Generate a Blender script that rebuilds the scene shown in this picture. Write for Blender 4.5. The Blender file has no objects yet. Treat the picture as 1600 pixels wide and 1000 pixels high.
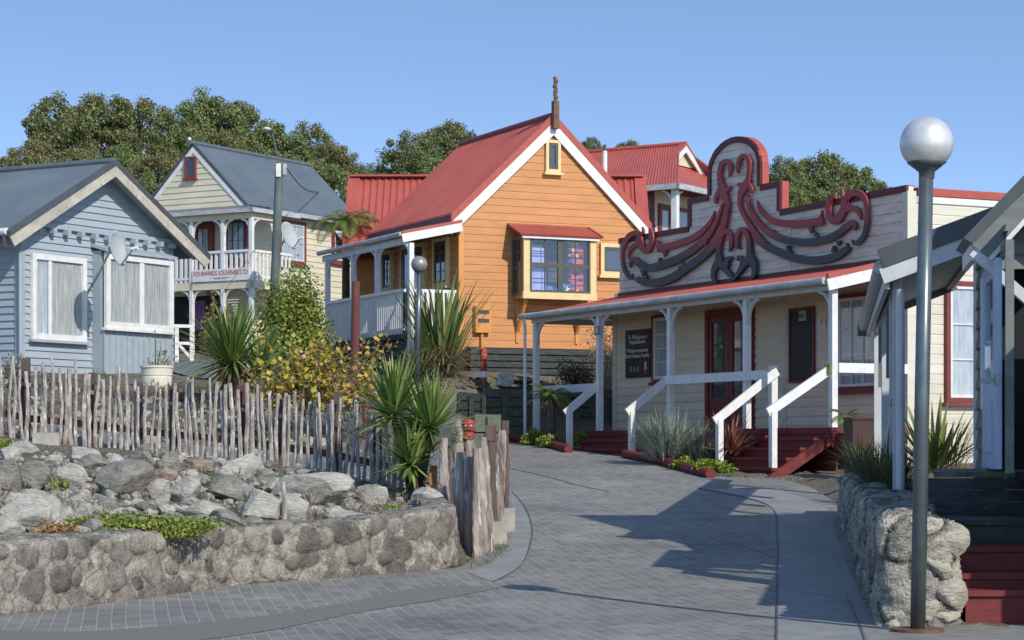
import bpy, bmesh, math, random
import numpy as np
from mathutils import Vector, Matrix, noise
R = math.radians
S = bpy.context.scene
COL = S.collection
# ------------------------------------------------------------------ camera, sky, sun, exposure
F, YH, H = 3400.0, 700.0, 1.38           # focal length in photo pixels, horizon row, eye height
cam = bpy.data.cameras.new('camera'); camo = bpy.data.objects.new('camera', cam); COL.objects.link(camo)
camo.location = (0, 0, H); camo.rotation_euler = (R(90), 0, 0)
cam.sensor_width = 36; cam.lens = 36 * F / 1600; cam.shift_y = (YH - 500) / 1600
cam.clip_start = .1; cam.clip_end = 2000
S.camera = camo
SUN_AZ, SUN_EL = 35.0, 35.0              # degrees to the right of straight behind the camera, height
sd = Vector((math.sin(R(SUN_AZ)) * math.cos(R(SUN_EL)), -math.cos(R(SUN_AZ)) * math.cos(R(SUN_EL)), math.sin(R(SUN_EL))))
sun = bpy.data.lights.new('sun', 'SUN'); suno = bpy.data.objects.new('sun', sun); COL.objects.link(suno)
sun.energy = 2.35; sun.angle = R(.5); sun.color = (1, .93, .83)
suno.rotation_euler = sd.to_track_quat('Z', 'Y').to_euler()
suno.location = (20, -20, 40)
W = bpy.data.worlds.new('World'); S.world = W; W.use_nodes = True
wn = W.node_tree; bg = wn.nodes['Background']
sky = wn.nodes.new('ShaderNodeTexSky'); sky.sky_type = 'NISHITA'; sky.sun_disc = False
sky.sun_elevation = R(SUN_EL); sky.sun_rotation = math.atan2(sd.x, sd.y)
sky.altitude = 300; sky.air_density = 1.0; sky.dust_density = .1; sky.ozone_density = 1.6
wtc = wn.nodes.new('ShaderNodeTexCoord'); wad = wn.nodes.new('ShaderNodeVectorMath'); wad.operation = 'MULTIPLY_ADD'; wad.inputs[1].default_value = (1, 1, 2.9); wad.inputs[2].default_value = (0, 0, .10)   # clearer, bluer air: the zenith colours start lower
wnm = wn.nodes.new('ShaderNodeVectorMath'); wnm.operation = 'NORMALIZE'
wn.links.new(wtc.outputs['Generated'], wad.inputs[0]); wn.links.new(wad.outputs[0], wnm.inputs[0]); wn.links.new(wnm.outputs[0], sky.inputs[0])
wn.links.new(sky.outputs[0], bg.inputs[0]); bg.inputs[1].default_value = .15
S.view_settings.view_transform = 'Standard'; S.view_settings.look = 'None'
S.view_settings.exposure = 0.88; S.view_settings.gamma = 1
S.render.engine = 'CYCLES'

# ------------------------------------------------------------------ materials
MATS = {}
def nodes_of(name):
    m = bpy.data.materials.new(name); m.use_nodes = True
    t = m.node_tree; b = t.nodes['Principled BSDF']; MATS[name] = m
    return m, t, b
def N(t, typ, **kw):
    n = t.nodes.new(typ)
    for k, v in kw.items():
        if k.startswith('i_'):
            key = k[2:]; key = int(key) if key.isdigit() else key
            n.inputs[key].default_value = v
        else: setattr(n, k, v)
    return n
def L(t, a, b): t.links.new(a, b)
def rgba(c): return (c[0], c[1], c[2], 1)
def ramp(t, stops, interp='LINEAR'):
    n = t.nodes.new('ShaderNodeValToRGB'); n.color_ramp.interpolation = interp
    e = n.color_ramp.elements
    while len(e) < len(stops): e.new(.5)
    for k, (p, c) in zip(e, stops): k.position = p; k.color = rgba(c)
    return n
def mk(name, c1, c2=None, scale=6, rough=.6, bump=0, bscale=40, metal=0, stretch=(1, 1, 1), spec=.35, lo=.35, hi=.65, c3=None, s3=40, p3=.62):
    """noise-mottled paint / wood / stone: two tones, an optional third in spots, and a fine bump"""
    m, t, b = nodes_of(name)
    b.inputs['Roughness'].default_value = rough; b.inputs['Metallic'].default_value = metal
    b.inputs['Specular IOR Level'].default_value = spec
    tc = N(t, 'ShaderNodeTexCoord'); mp = N(t, 'ShaderNodeMapping', i_Scale=stretch); L(t, tc.outputs['Object'], mp.inputs[0])
    if c2 is None: c2 = tuple(x * .86 for x in c1)
    n = N(t, 'ShaderNodeTexNoise', i_Scale=scale, i_Detail=7.0, i_Roughness=.62); L(t, mp.outputs[0], n.inputs['Vector'])
    r = ramp(t, [(lo, c2), (hi, c1)]); L(t, n.outputs[0], r.inputs[0]); out = r.outputs[0]
    if c3:
        n3 = N(t, 'ShaderNodeTexNoise', i_Scale=s3, i_Detail=5.0, i_Roughness=.7); L(t, mp.outputs[0], n3.inputs['Vector'])
        r3 = ramp(t, [(p3, (0, 0, 0)), (p3 + .07, (1, 1, 1))]); L(t, n3.outputs[0], r3.inputs[0])
        mx = N(t, 'ShaderNodeMixRGB'); L(t, r3.outputs[0], mx.inputs[0]); L(t, out, mx.inputs[1]); mx.inputs[2].default_value = rgba(c3); out = mx.outputs[0]
    L(t, out, b.inputs['Base Color'])
    if bump:
        nb = N(t, 'ShaderNodeTexNoise', i_Scale=bscale, i_Detail=6.0, i_Roughness=.6); L(t, mp.outputs[0], nb.inputs['Vector'])
        bp = N(t, 'ShaderNodeBump', i_Strength=bump, i_Distance=.02); L(t, nb.outputs[0], bp.inputs['Height']); L(t, bp.outputs[0], b.inputs['Normal'])
    return m
def leafmat(name, stops, rough=.5, trans=.25):
    m, t, b = nodes_of(name)
    g = N(t, 'ShaderNodeNewGeometry'); r = ramp(t, stops); L(t, g.outputs['Random Per Island'], r.inputs[0])
    L(t, r.outputs[0], b.inputs['Base Color']); b.inputs['Roughness'].default_value = rough; b.inputs['Specular IOR Level'].default_value = .3
    tr = N(t, 'ShaderNodeBsdfTranslucent'); L(t, r.outputs[0], tr.inputs[0])
    mx = N(t, 'ShaderNodeMixShader', i_0=trans); L(t, b.outputs[0], mx.inputs[1]); L(t, tr.outputs[0], mx.inputs[2])
    L(t, mx.outputs[0], t.nodes['Material Output'].inputs[0])
    return m
def attrmat(name, stone, mortar, rough=.85, streak=(1, 1, 1), bump=.6):
    """stones set in mortar: the stone mask and a random tone per stone come with the mesh"""
    m, t, b = nodes_of(name); b.inputs['Roughness'].default_value = rough; b.inputs['Specular IOR Level'].default_value = .25
    a = N(t, 'ShaderNodeAttribute', attribute_name='stone'); a2 = N(t, 'ShaderNodeAttribute', attribute_name='tone')
    tc = N(t, 'ShaderNodeTexCoord'); mp = N(t, 'ShaderNodeMapping', i_Scale=streak); L(t, tc.outputs['Object'], mp.inputs[0])
    n = N(t, 'ShaderNodeTexNoise', i_Scale=9.0, i_Detail=9.0, i_Roughness=.7); L(t, mp.outputs[0], n.inputs['Vector'])
    r1 = ramp(t, stone); L(t, a2.outputs['Fac'], r1.inputs[0])
    re_ = ramp(t, [(0, (1, 1, 1)), (.22, (.95, .95, .95)), (.42, (.34, .32, .29)), (.62, (.9, .9, .9)), (1, (1, 1, 1))]); L(t, a.outputs['Fac'], re_.inputs[0])
    r2 = ramp(t, [(.3, mortar[0]), (.7, mortar[1])]); L(t, n.outputs[0], r2.inputs[0])
    mx = N(t, 'ShaderNodeMixRGB'); L(t, a.outputs['Fac'], mx.inputs[0]); L(t, r2.outputs[0], mx.inputs[1]); L(t, r1.outputs[0], mx.inputs[2])
    r3 = ramp(t, [(.3, (.45, .45, .45)), (.5, (.9, .9, .9)), (.72, (1.25, 1.22, 1.16))]); L(t, n.outputs[0], r3.inputs[0])
    mu = N(t, 'ShaderNodeMixRGB', blend_type='MULTIPLY', i_0=1.0); L(t, mx.outputs[0], mu.inputs[1]); L(t, r3.outputs[0], mu.inputs[2])
    n4 = N(t, 'ShaderNodeTexNoise', i_Scale=55.0, i_Detail=4.0); L(t, tc.outputs['Object'], n4.inputs['Vector'])
    r4 = ramp(t, [(.34, (.6, .6, .6)), (.5, (1, 1, 1)), (.7, (1.2, 1.2, 1.2))]); L(t, n4.outputs[0], r4.inputs[0])
    mu2 = N(t, 'ShaderNodeMixRGB', blend_type='MULTIPLY', i_0=.8); L(t, mu.outputs[0], mu2.inputs[1]); L(t, r4.outputs[0], mu2.inputs[2])
    mu3 = N(t, 'ShaderNodeMixRGB', blend_type='MULTIPLY', i_0=.8); L(t, mu2.outputs[0], mu3.inputs[1]); L(t, re_.outputs[0], mu3.inputs[2]); L(t, mu3.outputs[0], b.inputs['Base Color'])
    ad = N(t, 'ShaderNodeMath', operation='ADD'); L(t, n.outputs[0], ad.inputs[0]); L(t, n4.outputs[0], ad.inputs[1])
    bp = N(t, 'ShaderNodeBump', i_Strength=bump, i_Distance=.03); L(t, ad.outputs[0], bp.inputs['Height']); L(t, bp.outputs[0], b.inputs['Normal'])
    return m
def glassmat(name, tint=(.97, .98, .98), refl=.09):
    m, t, b = nodes_of(name); t.nodes.remove(b)
    tr = N(t, 'ShaderNodeBsdfTransparent', i_0=rgba(tint)); gl = N(t, 'ShaderNodeBsdfGlossy', i_Roughness=.03)
    fr = N(t, 'ShaderNodeFresnel'); ge = N(t, 'ShaderNodeNewGeometry'); mr = N(t, 'ShaderNodeMapRange'); mr.inputs[3].default_value = 1.5; mr.inputs[4].default_value = 1 / 1.5; L(t, ge.outputs['Backfacing'], mr.inputs[0]); L(t, mr.outputs[0], fr.inputs[0]); ad = N(t, 'ShaderNodeMath', operation='ADD', i_1=refl); L(t, fr.outputs[0], ad.inputs[0])
    mx = N(t, 'ShaderNodeMixShader'); L(t, ad.outputs[0], mx.inputs[0]); L(t, tr.outputs[0], mx.inputs[1]); L(t, gl.outputs[0], mx.inputs[2])
    L(t, mx.outputs[0], t.nodes['Material Output'].inputs[0])
    return m
white = mk('white_paint', (.74, .74, .71), (.62, .62, .59), scale=5, rough=.45, c3=(.42, .40, .36), s3=30, p3=.68)
bluewhite = mk('grey_and_shaded_white_paint', (.60, .62, .62), (.50, .52, .53), scale=4, rough=.5)  # also white paint on shaded verandah parts, with the shade in the colour
gutterm = mk('weathered_gutter', (.50, .52, .51), (.30, .32, .32), scale=3, rough=.5, stretch=(1, 1, 4))
redroof = mk('red_roof_paint', (.42, .098, .072), (.33, .078, .060), scale=.9, rough=.42, bump=.05, bscale=20)
redtrim = mk('red_trim_paint', (.42, .092, .064), (.34, .074, .054), scale=8, rough=.45)
darkred = mk('dark_red_paint', (.125, .022, .024), (.095, .018, .020), scale=6, rough=.5)
redwood = mk('red_stained_timber', (.20, .030, .028), (.11, .020, .020), scale=5, rough=.6, bump=.2, stretch=(1, 1, 6))
redbrown = mk('red_brown_window_paint', (.22, .048, .040), (.15, .034, .03), scale=8, rough=.5)
orange = mk('orange_weatherboard', (.59, .275, .105), (.49, .225, .085), scale=2.2, rough=.55, stretch=(.6, .6, 3), bump=.06, c3=(.50, .25, .10), s3=5, p3=.63)
orangetrim = mk('orange_trim', (.66, .295, .085), (.58, .25, .07), scale=3, rough=.5)
yellowtrim = mk('pale_yellow_trim', (.74, .57, .29), (.66, .50, .25), scale=5, rough=.5)
cream = mk('cream_weatherboard', (.68, .62, .46), (.58, .52, .38), scale=1.5, rough=.6, stretch=(.5, .5, 3))
taupe = mk('beige_weatherboard', (.78, .67, .50), (.66, .57, .42), scale=2, rough=.6, stretch=(.5, .5, 3), bump=.05)
parapetm = mk('weathered_pale_board', (.74, .67, .55), (.54, .48, .41), scale=2.5, rough=.65, stretch=(.7, .7, 3), bump=.08)
sidecream = mk('pale_cream_board', (.68, .65, .54), (.56, .53, .43), scale=1.6, rough=.6, stretch=(.5, .5, 3))
bluebd = mk('grey_blue_weatherboard', (.345, .40, .435), (.30, .352, .39), scale=1.5, rough=.5, stretch=(.5, .5, 3))
bluetrim = mk('grey_blue_trim', (.35, .405, .44), (.30, .35, .385), scale=4, rough=.5)
greyroof = mk('grey_roof_paint', (.115, .145, .165), (.09, .115, .135), scale=.9, rough=.42, bump=.05, bscale=15)
barge = mk('weathered_bargeboard', (.50, .47, .38), (.36, .34, .28), scale=3, rough=.6, c3=(.25, .15, .08), s3=9, p3=.6)
greybd = mk('grey_green_weatherboard', (.20, .215, .205), (.14, .155, .15), scale=2.5, rough=.6, stretch=(.6, .6, 3))
darkgrey = mk('dark_grey_metal', (.085, .095, .10), (.06, .07, .075), scale=2, rough=.4)
bluedoor = mk('pale_blue_door_paint', (.40, .52, .68), (.33, .44, .60), scale=3, rough=.4)
olive = mk('dark_olive_sash', (.10, .10, .075), (.08, .08, .06), scale=6, rough=.4)
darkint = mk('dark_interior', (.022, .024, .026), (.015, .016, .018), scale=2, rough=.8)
dimint = mk('dim_interior', (.075, .08, .085), (.05, .055, .06), scale=2, rough=.8)
blacksign = mk('black_sign_board', (.022, .024, .026), (.016, .018, .02), scale=4, rough=.45)
letter = mk('white_lettering', (.75, .75, .73), (.68, .68, .66), rough=.5)
redletter = mk('red_lettering', (.42, .05, .055), (.36, .04, .05), rough=.5)
greyletter = mk('grey_lettering', (.22, .20, .20), (.18, .17, .17), rough=.5)
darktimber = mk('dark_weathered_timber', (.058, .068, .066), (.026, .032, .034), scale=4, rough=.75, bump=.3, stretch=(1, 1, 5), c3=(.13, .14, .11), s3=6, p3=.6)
greentimber = mk('green_treated_timber', (.15, .165, .115), (.075, .085, .065), scale=5, rough=.8, bump=.3, stretch=(1, 1, 5))
sleeper = mk('brown_timber_sleeper', (.16, .088, .055), (.09, .05, .035), scale=6, rough=.8, bump=.2)
bark = mk('weathered_manuka_bark', (.47, .435, .395), (.21, .175, .155), scale=16, rough=.9, bump=.9, bscale=45, stretch=(1, 1, .35), c3=(.66, .62, .58), s3=26, p3=.56)
driftwood = mk('weathered_slab_wood', (.43, .375, .33), (.15, .115, .10), scale=17, rough=.9, bump=1.0, bscale=34, stretch=(1, 1, .10), c3=(.64, .61, .57), s3=18, p3=.58)
postwood = mk('old_brown_post_wood', (.15, .10, .085), (.07, .05, .045), scale=8, rough=.8, bump=.5, stretch=(1, 1, .2))
slatewood = mk('blue_grey_post_cap', (.10, .115, .13), (.06, .07, .08), scale=8, rough=.7, bump=.3)
maroonpost = mk('maroon_painted_post', (.16, .052, .045), (.10, .035, .03), scale=8, rough=.7, bump=.4, stretch=(1, 1, .3))
carvered = mk('red_painted_carving', (.40, .06, .042), (.26, .04, .03), scale=9, rough=.5, bump=.3, bscale=25)
concrete = mk('pale_concrete', (.42, .40, .34), (.30, .29, .25), scale=6, rough=.85, bump=.3)
steel = mk('galvanised_steel', (.16, .19, .195), (.12, .15, .155), scale=7, rough=.32, metal=.55)
rust = mk('rusty_steel', (.20, .10, .055), (.10, .06, .04), scale=12, rough=.8)
dishm = mk('grey_dish', (.42, .44, .44), (.36, .38, .38), rough=.5)
polewood = mk('green_treated_pole', (.13, .17, .155), (.075, .10, .095), scale=4, rough=.8, bump=.3, stretch=(1, 1, .3))
trunkm = mk('tree_trunk_bark', (.13, .105, .08), (.07, .055, .042), scale=6, rough=.9, bump=.6)
curtain = mk('white_net_curtain', (.54, .56, .545), (.33, .355, .36), scale=3.2, rough=.8, stretch=(6, 6, .6))  # vertical tone streaks put the fold shading into the colour
curtain2 = mk('dim_lace_curtain', (.48, .52, .55), (.32, .36, .40), scale=14, rough=.8, stretch=(6, 6, .8))
potm = mk('cream_glazed_pot', (.68, .64, .53), (.60, .56, .46), scale=3, rough=.4)
brass = mk('brass_plate', (.35, .27, .08), (.22, .17, .05), rough=.35, metal=.6)
brownbin = mk('dark_brown_box', (.075, .035, .032), (.05, .025, .024), rough=.6)
glass = glassmat('window_glass'); darkglass = glassmat('tinted_window_glass', (.75, .8, .82), .10)
mulch = mk('bark_mulch', (.20, .16, .125), (.10, .078, .06), scale=30, rough=.95, bump=.8, bscale=50, c3=(.36, .31, .25), s3=45)
bluebox = mk('pale_blue_plastic', (.42, .47, .78), (.34, .38, .70), scale=5); toyred = mk('red_plastic', (.62, .10, .085), (.52, .08, .07)); toyyel = mk('yellow_plastic', (.75, .50, .08)); toyblue = mk('blue_plastic', (.06, .18, .50)); cardb = mk('cardboard', (.40, .28, .16))
poster = mk('purple_poster', (.25, .08, .25), (.10, .07, .22), scale=9, c3=(.35, .12, .08), s3=14, p3=.55)
treeleaf = leafmat('dark_tree_leaves', [(0, (.07, .09, .03)), (.5, (.145, .172, .058)), (.85, (.23, .25, .09)), (1, (.33, .30, .15))])
treeleaf2 = leafmat('olive_tree_leaves', [(0, (.095, .10, .036)), (.5, (.185, .188, .068)), (.85, (.27, .255, .105)), (1, (.36, .31, .17))])
treeleaf3 = leafmat('fresh_tree_leaves', [(0, (.075, .115, .034)), (.5, (.155, .21, .068)), (.85, (.235, .285, .10)), (1, (.33, .33, .15))])
bushleaf = leafmat('yellow_green_leaves', [(0, (.11, .16, .025)), (.5, (.22, .27, .05)), (1, (.34, .37, .09))])
limeleaf = leafmat('lime_leaves', [(0, (.09, .16, .015)), (.6, (.20, .30, .03)), (1, (.36, .42, .06))])
autumn = leafmat('autumn_leaves', [(0, (.16, .20, .03)), (.25, (.32, .32, .05)), (.5, (.52, .40, .05)), (.75, (.58, .42, .07)), (.88, (.40, .18, .05)), (1, (.60, .54, .36))])
yucca = leafmat('yucca_leaves', [(0, (.07, .13, .03)), (.5, (.15, .235, .06)), (.9, (.27, .36, .10)), (1, (.40, .32, .13))], rough=.4, trans=.15)
flaxm = leafmat('flax_leaves', [(0, (.085, .125, .035)), (.5, (.185, .235, .07)), (1, (.33, .34, .13))], rough=.4, trans=.12)
redflax = leafmat('bronze_flax_leaves', [(0, (.14, .05, .04)), (.5, (.28, .12, .07)), (1, (.42, .26, .14))], rough=.45, trans=.12)
lavender = leafmat('grey_green_leaves', [(0, (.16, .20, .16)), (.5, (.28, .33, .26)), (1, (.42, .45, .36))])
fernm = leafmat('fern_fronds', [(0, (.07, .13, .02)), (.5, (.15, .23, .035)), (1, (.28, .33, .06))])
drygrass = leafmat('dry_thatch', [(0, (.16, .11, .07)), (.5, (.30, .22, .14)), (1, (.44, .36, .25))])
tuft = leafmat('tussock_grass', [(0, (.055, .075, .025)), (.5, (.12, .14, .05)), (1, (.24, .22, .10))])
vineleaf = leafmat('dry_reddish_leaves', [(0, (.22, .10, .05)), (.5, (.38, .22, .09)), (1, (.46, .36, .16))])

# ------------------------------------------------------------------ frames, mesh builder, tagging
class Frame:
    """a plan frame: local x runs along u, local y along v, heights are absolute"""
    def __init__(s, x, y, deg=0, z0=0):
        s.o = (x, y); s.z0 = z0; s.th = R(deg); s.u = (math.cos(s.th), math.sin(s.th)); s.v = (-s.u[1], s.u[0])
    def world(s, a, b, z): return Vector((s.o[0] + a * s.u[0] + b * s.v[0], s.o[1] + a * s.u[1] + b * s.v[1], z))
    def vz(s, px, py, a=0):              # where the sight line of a photo pixel meets the wall a = const
        k = (px - 800) / F; ox = s.o[0] + a * s.u[0]; oy = s.o[1] + a * s.u[1]
        b = (k * oy - ox) / (s.v[0] - k * s.v[1]); Y = oy + b * s.v[1]
        return b, H + (YH - py) * Y / F
    def uz(s, px, py, b=0):              # the same for the wall b = const
        k = (px - 800) / F; ox = s.o[0] + b * s.v[0]; oy = s.o[1] + b * s.v[1]
        a = (k * oy - ox) / (s.u[0] - k * s.u[1]); Y = oy + a * s.u[1]
        return a, H + (YH - py) * Y / F
    def rect(s, kind, x0, x1, y0, y1, off=0):
        f = s.vz if kind == 'v' else s.uz
        p, _ = f(x0, y0, off); q, _ = f(x1, y0, off); m = (x0 + x1) / 2
        return min(p, q), max(p, q), f(m, y1, off)[1], f(m, y0, off)[1]
class MB:
    def __init__(s): s.v = []; s.f = []; s.mi = []
    def add(s, vs, fs, mi=0):
        n = len(s.v); s.v += [tuple(p) for p in vs]; s.f += [tuple(i + n for i in f) for f in fs]; s.mi += [mi] * len(fs); return s
    def hexa(s, p, mi=0):                # eight corners: bottom ring then top ring
        return s.add(p, [(3, 2, 1, 0), (4, 5, 6, 7), (0, 1, 5, 4), (1, 2, 6, 5), (2, 3, 7, 6), (3, 0, 4, 7)], mi)
    def box(s, a0, a1, b0, b1, z0, z1, mi=0):
        return s.hexa([(a0, b0, z0), (a1, b0, z0), (a1, b1, z0), (a0, b1, z0), (a0, b0, z1), (a1, b0, z1), (a1, b1, z1), (a0, b1, z1)], mi)
    def bar(s, p, q, w, h, mi=0, up=(0, 0, 1)):
        p = Vector(p); q = Vector(q); d = (q - p).normalized(); up = Vector(up)
        if abs(d.dot(up)) > .99: up = Vector((1, 0, 0))
        x = d.cross(up).normalized() * w / 2; y = x.cross(d).normalized() * h / 2
        return s.hexa([p - x - y, p + x - y, q + x - y, q - x - y, p - x + y, p + x + y, q + x + y, q - x + y], mi)
    def tube(s, path, rad, n=8, mi=0, cap=True, flat=1, seed=None, rough=0):
        path = [Vector(p) for p in path]; rs = rad if isinstance(rad, (list, tuple)) else [rad] * len(path); vs = []; fs = []
        rng = random.Random(seed)
        for i, p in enumerate(path):
            d = (path[min(i + 1, len(path) - 1)] - path[max(i - 1, 0)]).normalized()
            up = Vector((0, 0, 1)) if abs(d.z) < .9 else Vector((0, 1, 0))
            x = d.cross(up).normalized(); y = x.cross(d)
            for k in range(n):
                t = 2 * math.pi * k / n; r = rs[i] * (1 + (rng.uniform(-rough, rough) if rough else 0))
                vs.append(p + x * math.cos(t) * r + y * math.sin(t) * r * flat)
        for i in range(len(path) - 1):
            for k in range(n):
                fs.append((i * n + k, i * n + (k + 1) % n, (i + 1) * n + (k + 1) % n, (i + 1) * n + k))
        if cap: fs += [tuple(range(n - 1, -1, -1)), tuple((len(path) - 1) * n + k for k in range(n))]
        return s.add(vs, fs, mi)
    def sphere(s, c, r, nu=16, nv=10, mi=0, sc=(1, 1, 1)):
        vs = []; fs = []
        for i in range(nv + 1):
            p = math.pi * i / nv
            for k in range(nu):
                t = 2 * math.pi * k / nu
                vs.append((c[0] + r * sc[0] * math.sin(p) * math.cos(t), c[1] + r * sc[1] * math.sin(p) * math.sin(t), c[2] + r * sc[2] * math.cos(p)))
        for i in range(nv):
            for k in range(nu): fs.append((i * nu + k, (i + 1) * nu + k, (i + 1) * nu + (k + 1) % nu, i * nu + (k + 1) % nu))
        return s.add(vs, fs, mi)
    def lathe(s, c, prof, n=20, mi=0):
        vs = []; fs = []
        for r, z in prof:
            for k in range(n): t = 2 * math.pi * k / n; vs.append((c[0] + r * math.cos(t), c[1] + r * math.sin(t), c[2] + z))
        for i in range(len(prof) - 1):
            for k in range(n): fs.append((i * n + k, i * n + (k + 1) % n, (i + 1) * n + (k + 1) % n, (i + 1) * n + k))
        return s.add(vs, fs, mi)
    def prism(s, pts, off, mi=0):        # closed polygon of 3D points pushed along off
        n = len(pts); off = Vector(off); vs = [Vector(p) for p in pts] + [Vector(p) + off for p in pts]
        return s.add(vs, [tuple(range(n))[::-1], tuple(range(n, 2 * n))] + [(i, (i + 1) % n, n + (i + 1) % n, n + i) for i in range(n)], mi)
    def build_each(s, name, mat, parent):
        for i in range(0, len(s.v), 8): MB().hexa(s.v[i:i + 8]).build(name, mat, parent)
    def build(s, name, mat, parent=None, z0=None, loc=None, smooth=False, kind=None):
        me = bpy.data.meshes.new(name)
        if loc is not None: off = loc
        else: off = (0, 0, z0 if z0 is not None else (parent['z0'] if parent is not None and 'z0' in parent else 0))
        me.from_pydata([(v[0] - off[0], v[1] - off[1], v[2] - off[2]) for v in s.v], [], s.f)
        for m in (mat if isinstance(mat, list) else [mat]): me.materials.append(m)
        if isinstance(mat, list): me.polygons.foreach_set('material_index', s.mi)
        bm = bmesh.new(); bm.from_mesh(me); bmesh.ops.recalc_face_normals(bm, faces=bm.faces); bm.to_mesh(me); bm.free()
        if smooth: me.polygons.foreach_set('use_smooth', [True] * len(me.polygons))
        o = bpy.data.objects.new(name, me); COL.objects.link(o)
        if parent is not None: o.parent = parent
        elif loc is not None: o.location = loc
        if parent is not None and 'z0' in parent and loc is None: o['z0'] = parent['z0']
        if kind: o['kind'] = kind
        return o
def tag(o, label, cat, group=None, kind=None):
    o['label'] = label; o['category'] = cat
    if group: o['group'] = group
    if kind: o['kind'] = kind
    return o
def thing(name, label, cat, fr, group=None):
    o = bpy.data.objects.new(name, None); COL.objects.link(o); o.empty_display_size = .2
    o.location = (fr.o[0], fr.o[1], fr.z0); o.rotation_euler = (0, 0, fr.th); o['z0'] = fr.z0
    return tag(o, label, cat, group)
def nmesh(name, V, Fc, mat, parent=None, loc=(0, 0, 0), smooth=False):
    """fast mesh from numpy quads; V (n,3), Fc (m,4)"""
    me = bpy.data.meshes.new(name); V = np.asarray(V, np.float32); Fc = np.asarray(Fc, np.int32)
    me.vertices.add(len(V)); me.vertices.foreach_set('co', V.ravel())
    me.loops.add(Fc.size); me.loops.foreach_set('vertex_index', Fc.ravel())
    me.polygons.add(len(Fc)); me.polygons.foreach_set('loop_start', np.arange(0, Fc.size, Fc.shape[1], dtype=np.int32))
    me.polygons.foreach_set('use_smooth', np.full(len(Fc), smooth))
    me.update(calc_edges=True); me.validate()
    me.materials.append(mat)
    o = bpy.data.objects.new(name, me); COL.objects.link(o); o.location = loc
    if parent is not None: o.parent = parent
    return o
def clip(poly, z, above):
    out = []
    for i in range(len(poly)):
        p = poly[i]; q = poly[(i + 1) % len(poly)]; pi = (p[1] >= z) == above or p[1] == z; qi = (q[1] >= z) == above or q[1] == z
        if pi: out.append(p)
        if pi != qi:
            t = (z - p[1]) / (q[1] - p[1]); out.append((p[0] + t * (q[0] - p[0]), z))
    return out
def mapper(kind, off, sign=1):
    if kind == 'v': return lambda s, z, d=0: (off - d * sign, s, z)
    return lambda s, z, d=0: (s, off - d * sign, z)
def boards(mb, poly, M, pitch=.17, depth=.022, zref=0, mi=0, rustic=False):
    """lapped weatherboards over a convex outline (s,z); the lower edge of every board stands proud"""
    lo = min(p[1] for p in poly); hi = max(p[1] for p in poly); k = math.floor((lo - zref) / pitch)
    while zref + k * pitch < hi:
        z0 = zref + k * pitch; z1 = z0 + pitch; k += 1
        c = clip(clip(poly, z0, True), z1, False)
        if len(c) < 3: continue
        if rustic:                       # flat board whose top edge is chamfered back
            zc_ = z1 - .026
            for cc, f_ in ((clip(c, zc_, False), lambda z: .022), (clip(c, zc_, True), lambda z: .022 - .018 * (z - zc_) / .026)):
                if len(cc) > 2: mb.add([M(s, z, f_(z)) for s, z in cc], [tuple(range(len(cc)))], mi)
            e = [p for p in c if abs(p[1] - z0) < 1e-6]
            if len(e) >= 2:
                s0 = min(p[0] for p in e); s1 = max(p[0] for p in e); mb.add([M(s0, z0, .022), M(s1, z0, .022), M(s1, z0, 0), M(s0, z0, 0)], [(0, 1, 2, 3)], mi)
            continue
        D = lambda z: .006 + depth * (1 - (z - z0) / pitch)
        mb.add([M(s, z, D(z)) for s, z in c], [tuple(range(len(c)))], mi)
        zb = min(p[1] for p in c); e = [p for p in c if abs(p[1] - zb) < 1e-6]
        if len(e) >= 2:
            s0 = min(p[0] for p in e); s1 = max(p[0] for p in e)
            mb.add([M(s0, zb, D(zb)), M(s1, zb, D(zb)), M(s1, zb, 0), M(s0, zb, 0)], [(0, 1, 2, 3)], mi)
    return mb
def mbox(mb, M, s0, s1, z0, z1, d0, d1, mi=0):
    return mb.hexa([M(s0, z0, d0), M(s1, z0, d0), M(s1, z0, d1), M(s0, z0, d1), M(s0, z1, d0), M(s1, z1, d0), M(s1, z1, d1), M(s0, z1, d1)], mi)
def rim(mb, M, s0, s1, z0, z1, w, d0, d1):
    mbox(mb, M, s0, s0 + w, z0, z1, d0, d1); mbox(mb, M, s1 - w, s1, z0, z1, d0, d1)
    mbox(mb, M, s0 + w, s1 - w, z0, z0 + w, d0, d1); mbox(mb, M, s0 + w, s1 - w, z1 - w, z1, d0, d1)
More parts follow.
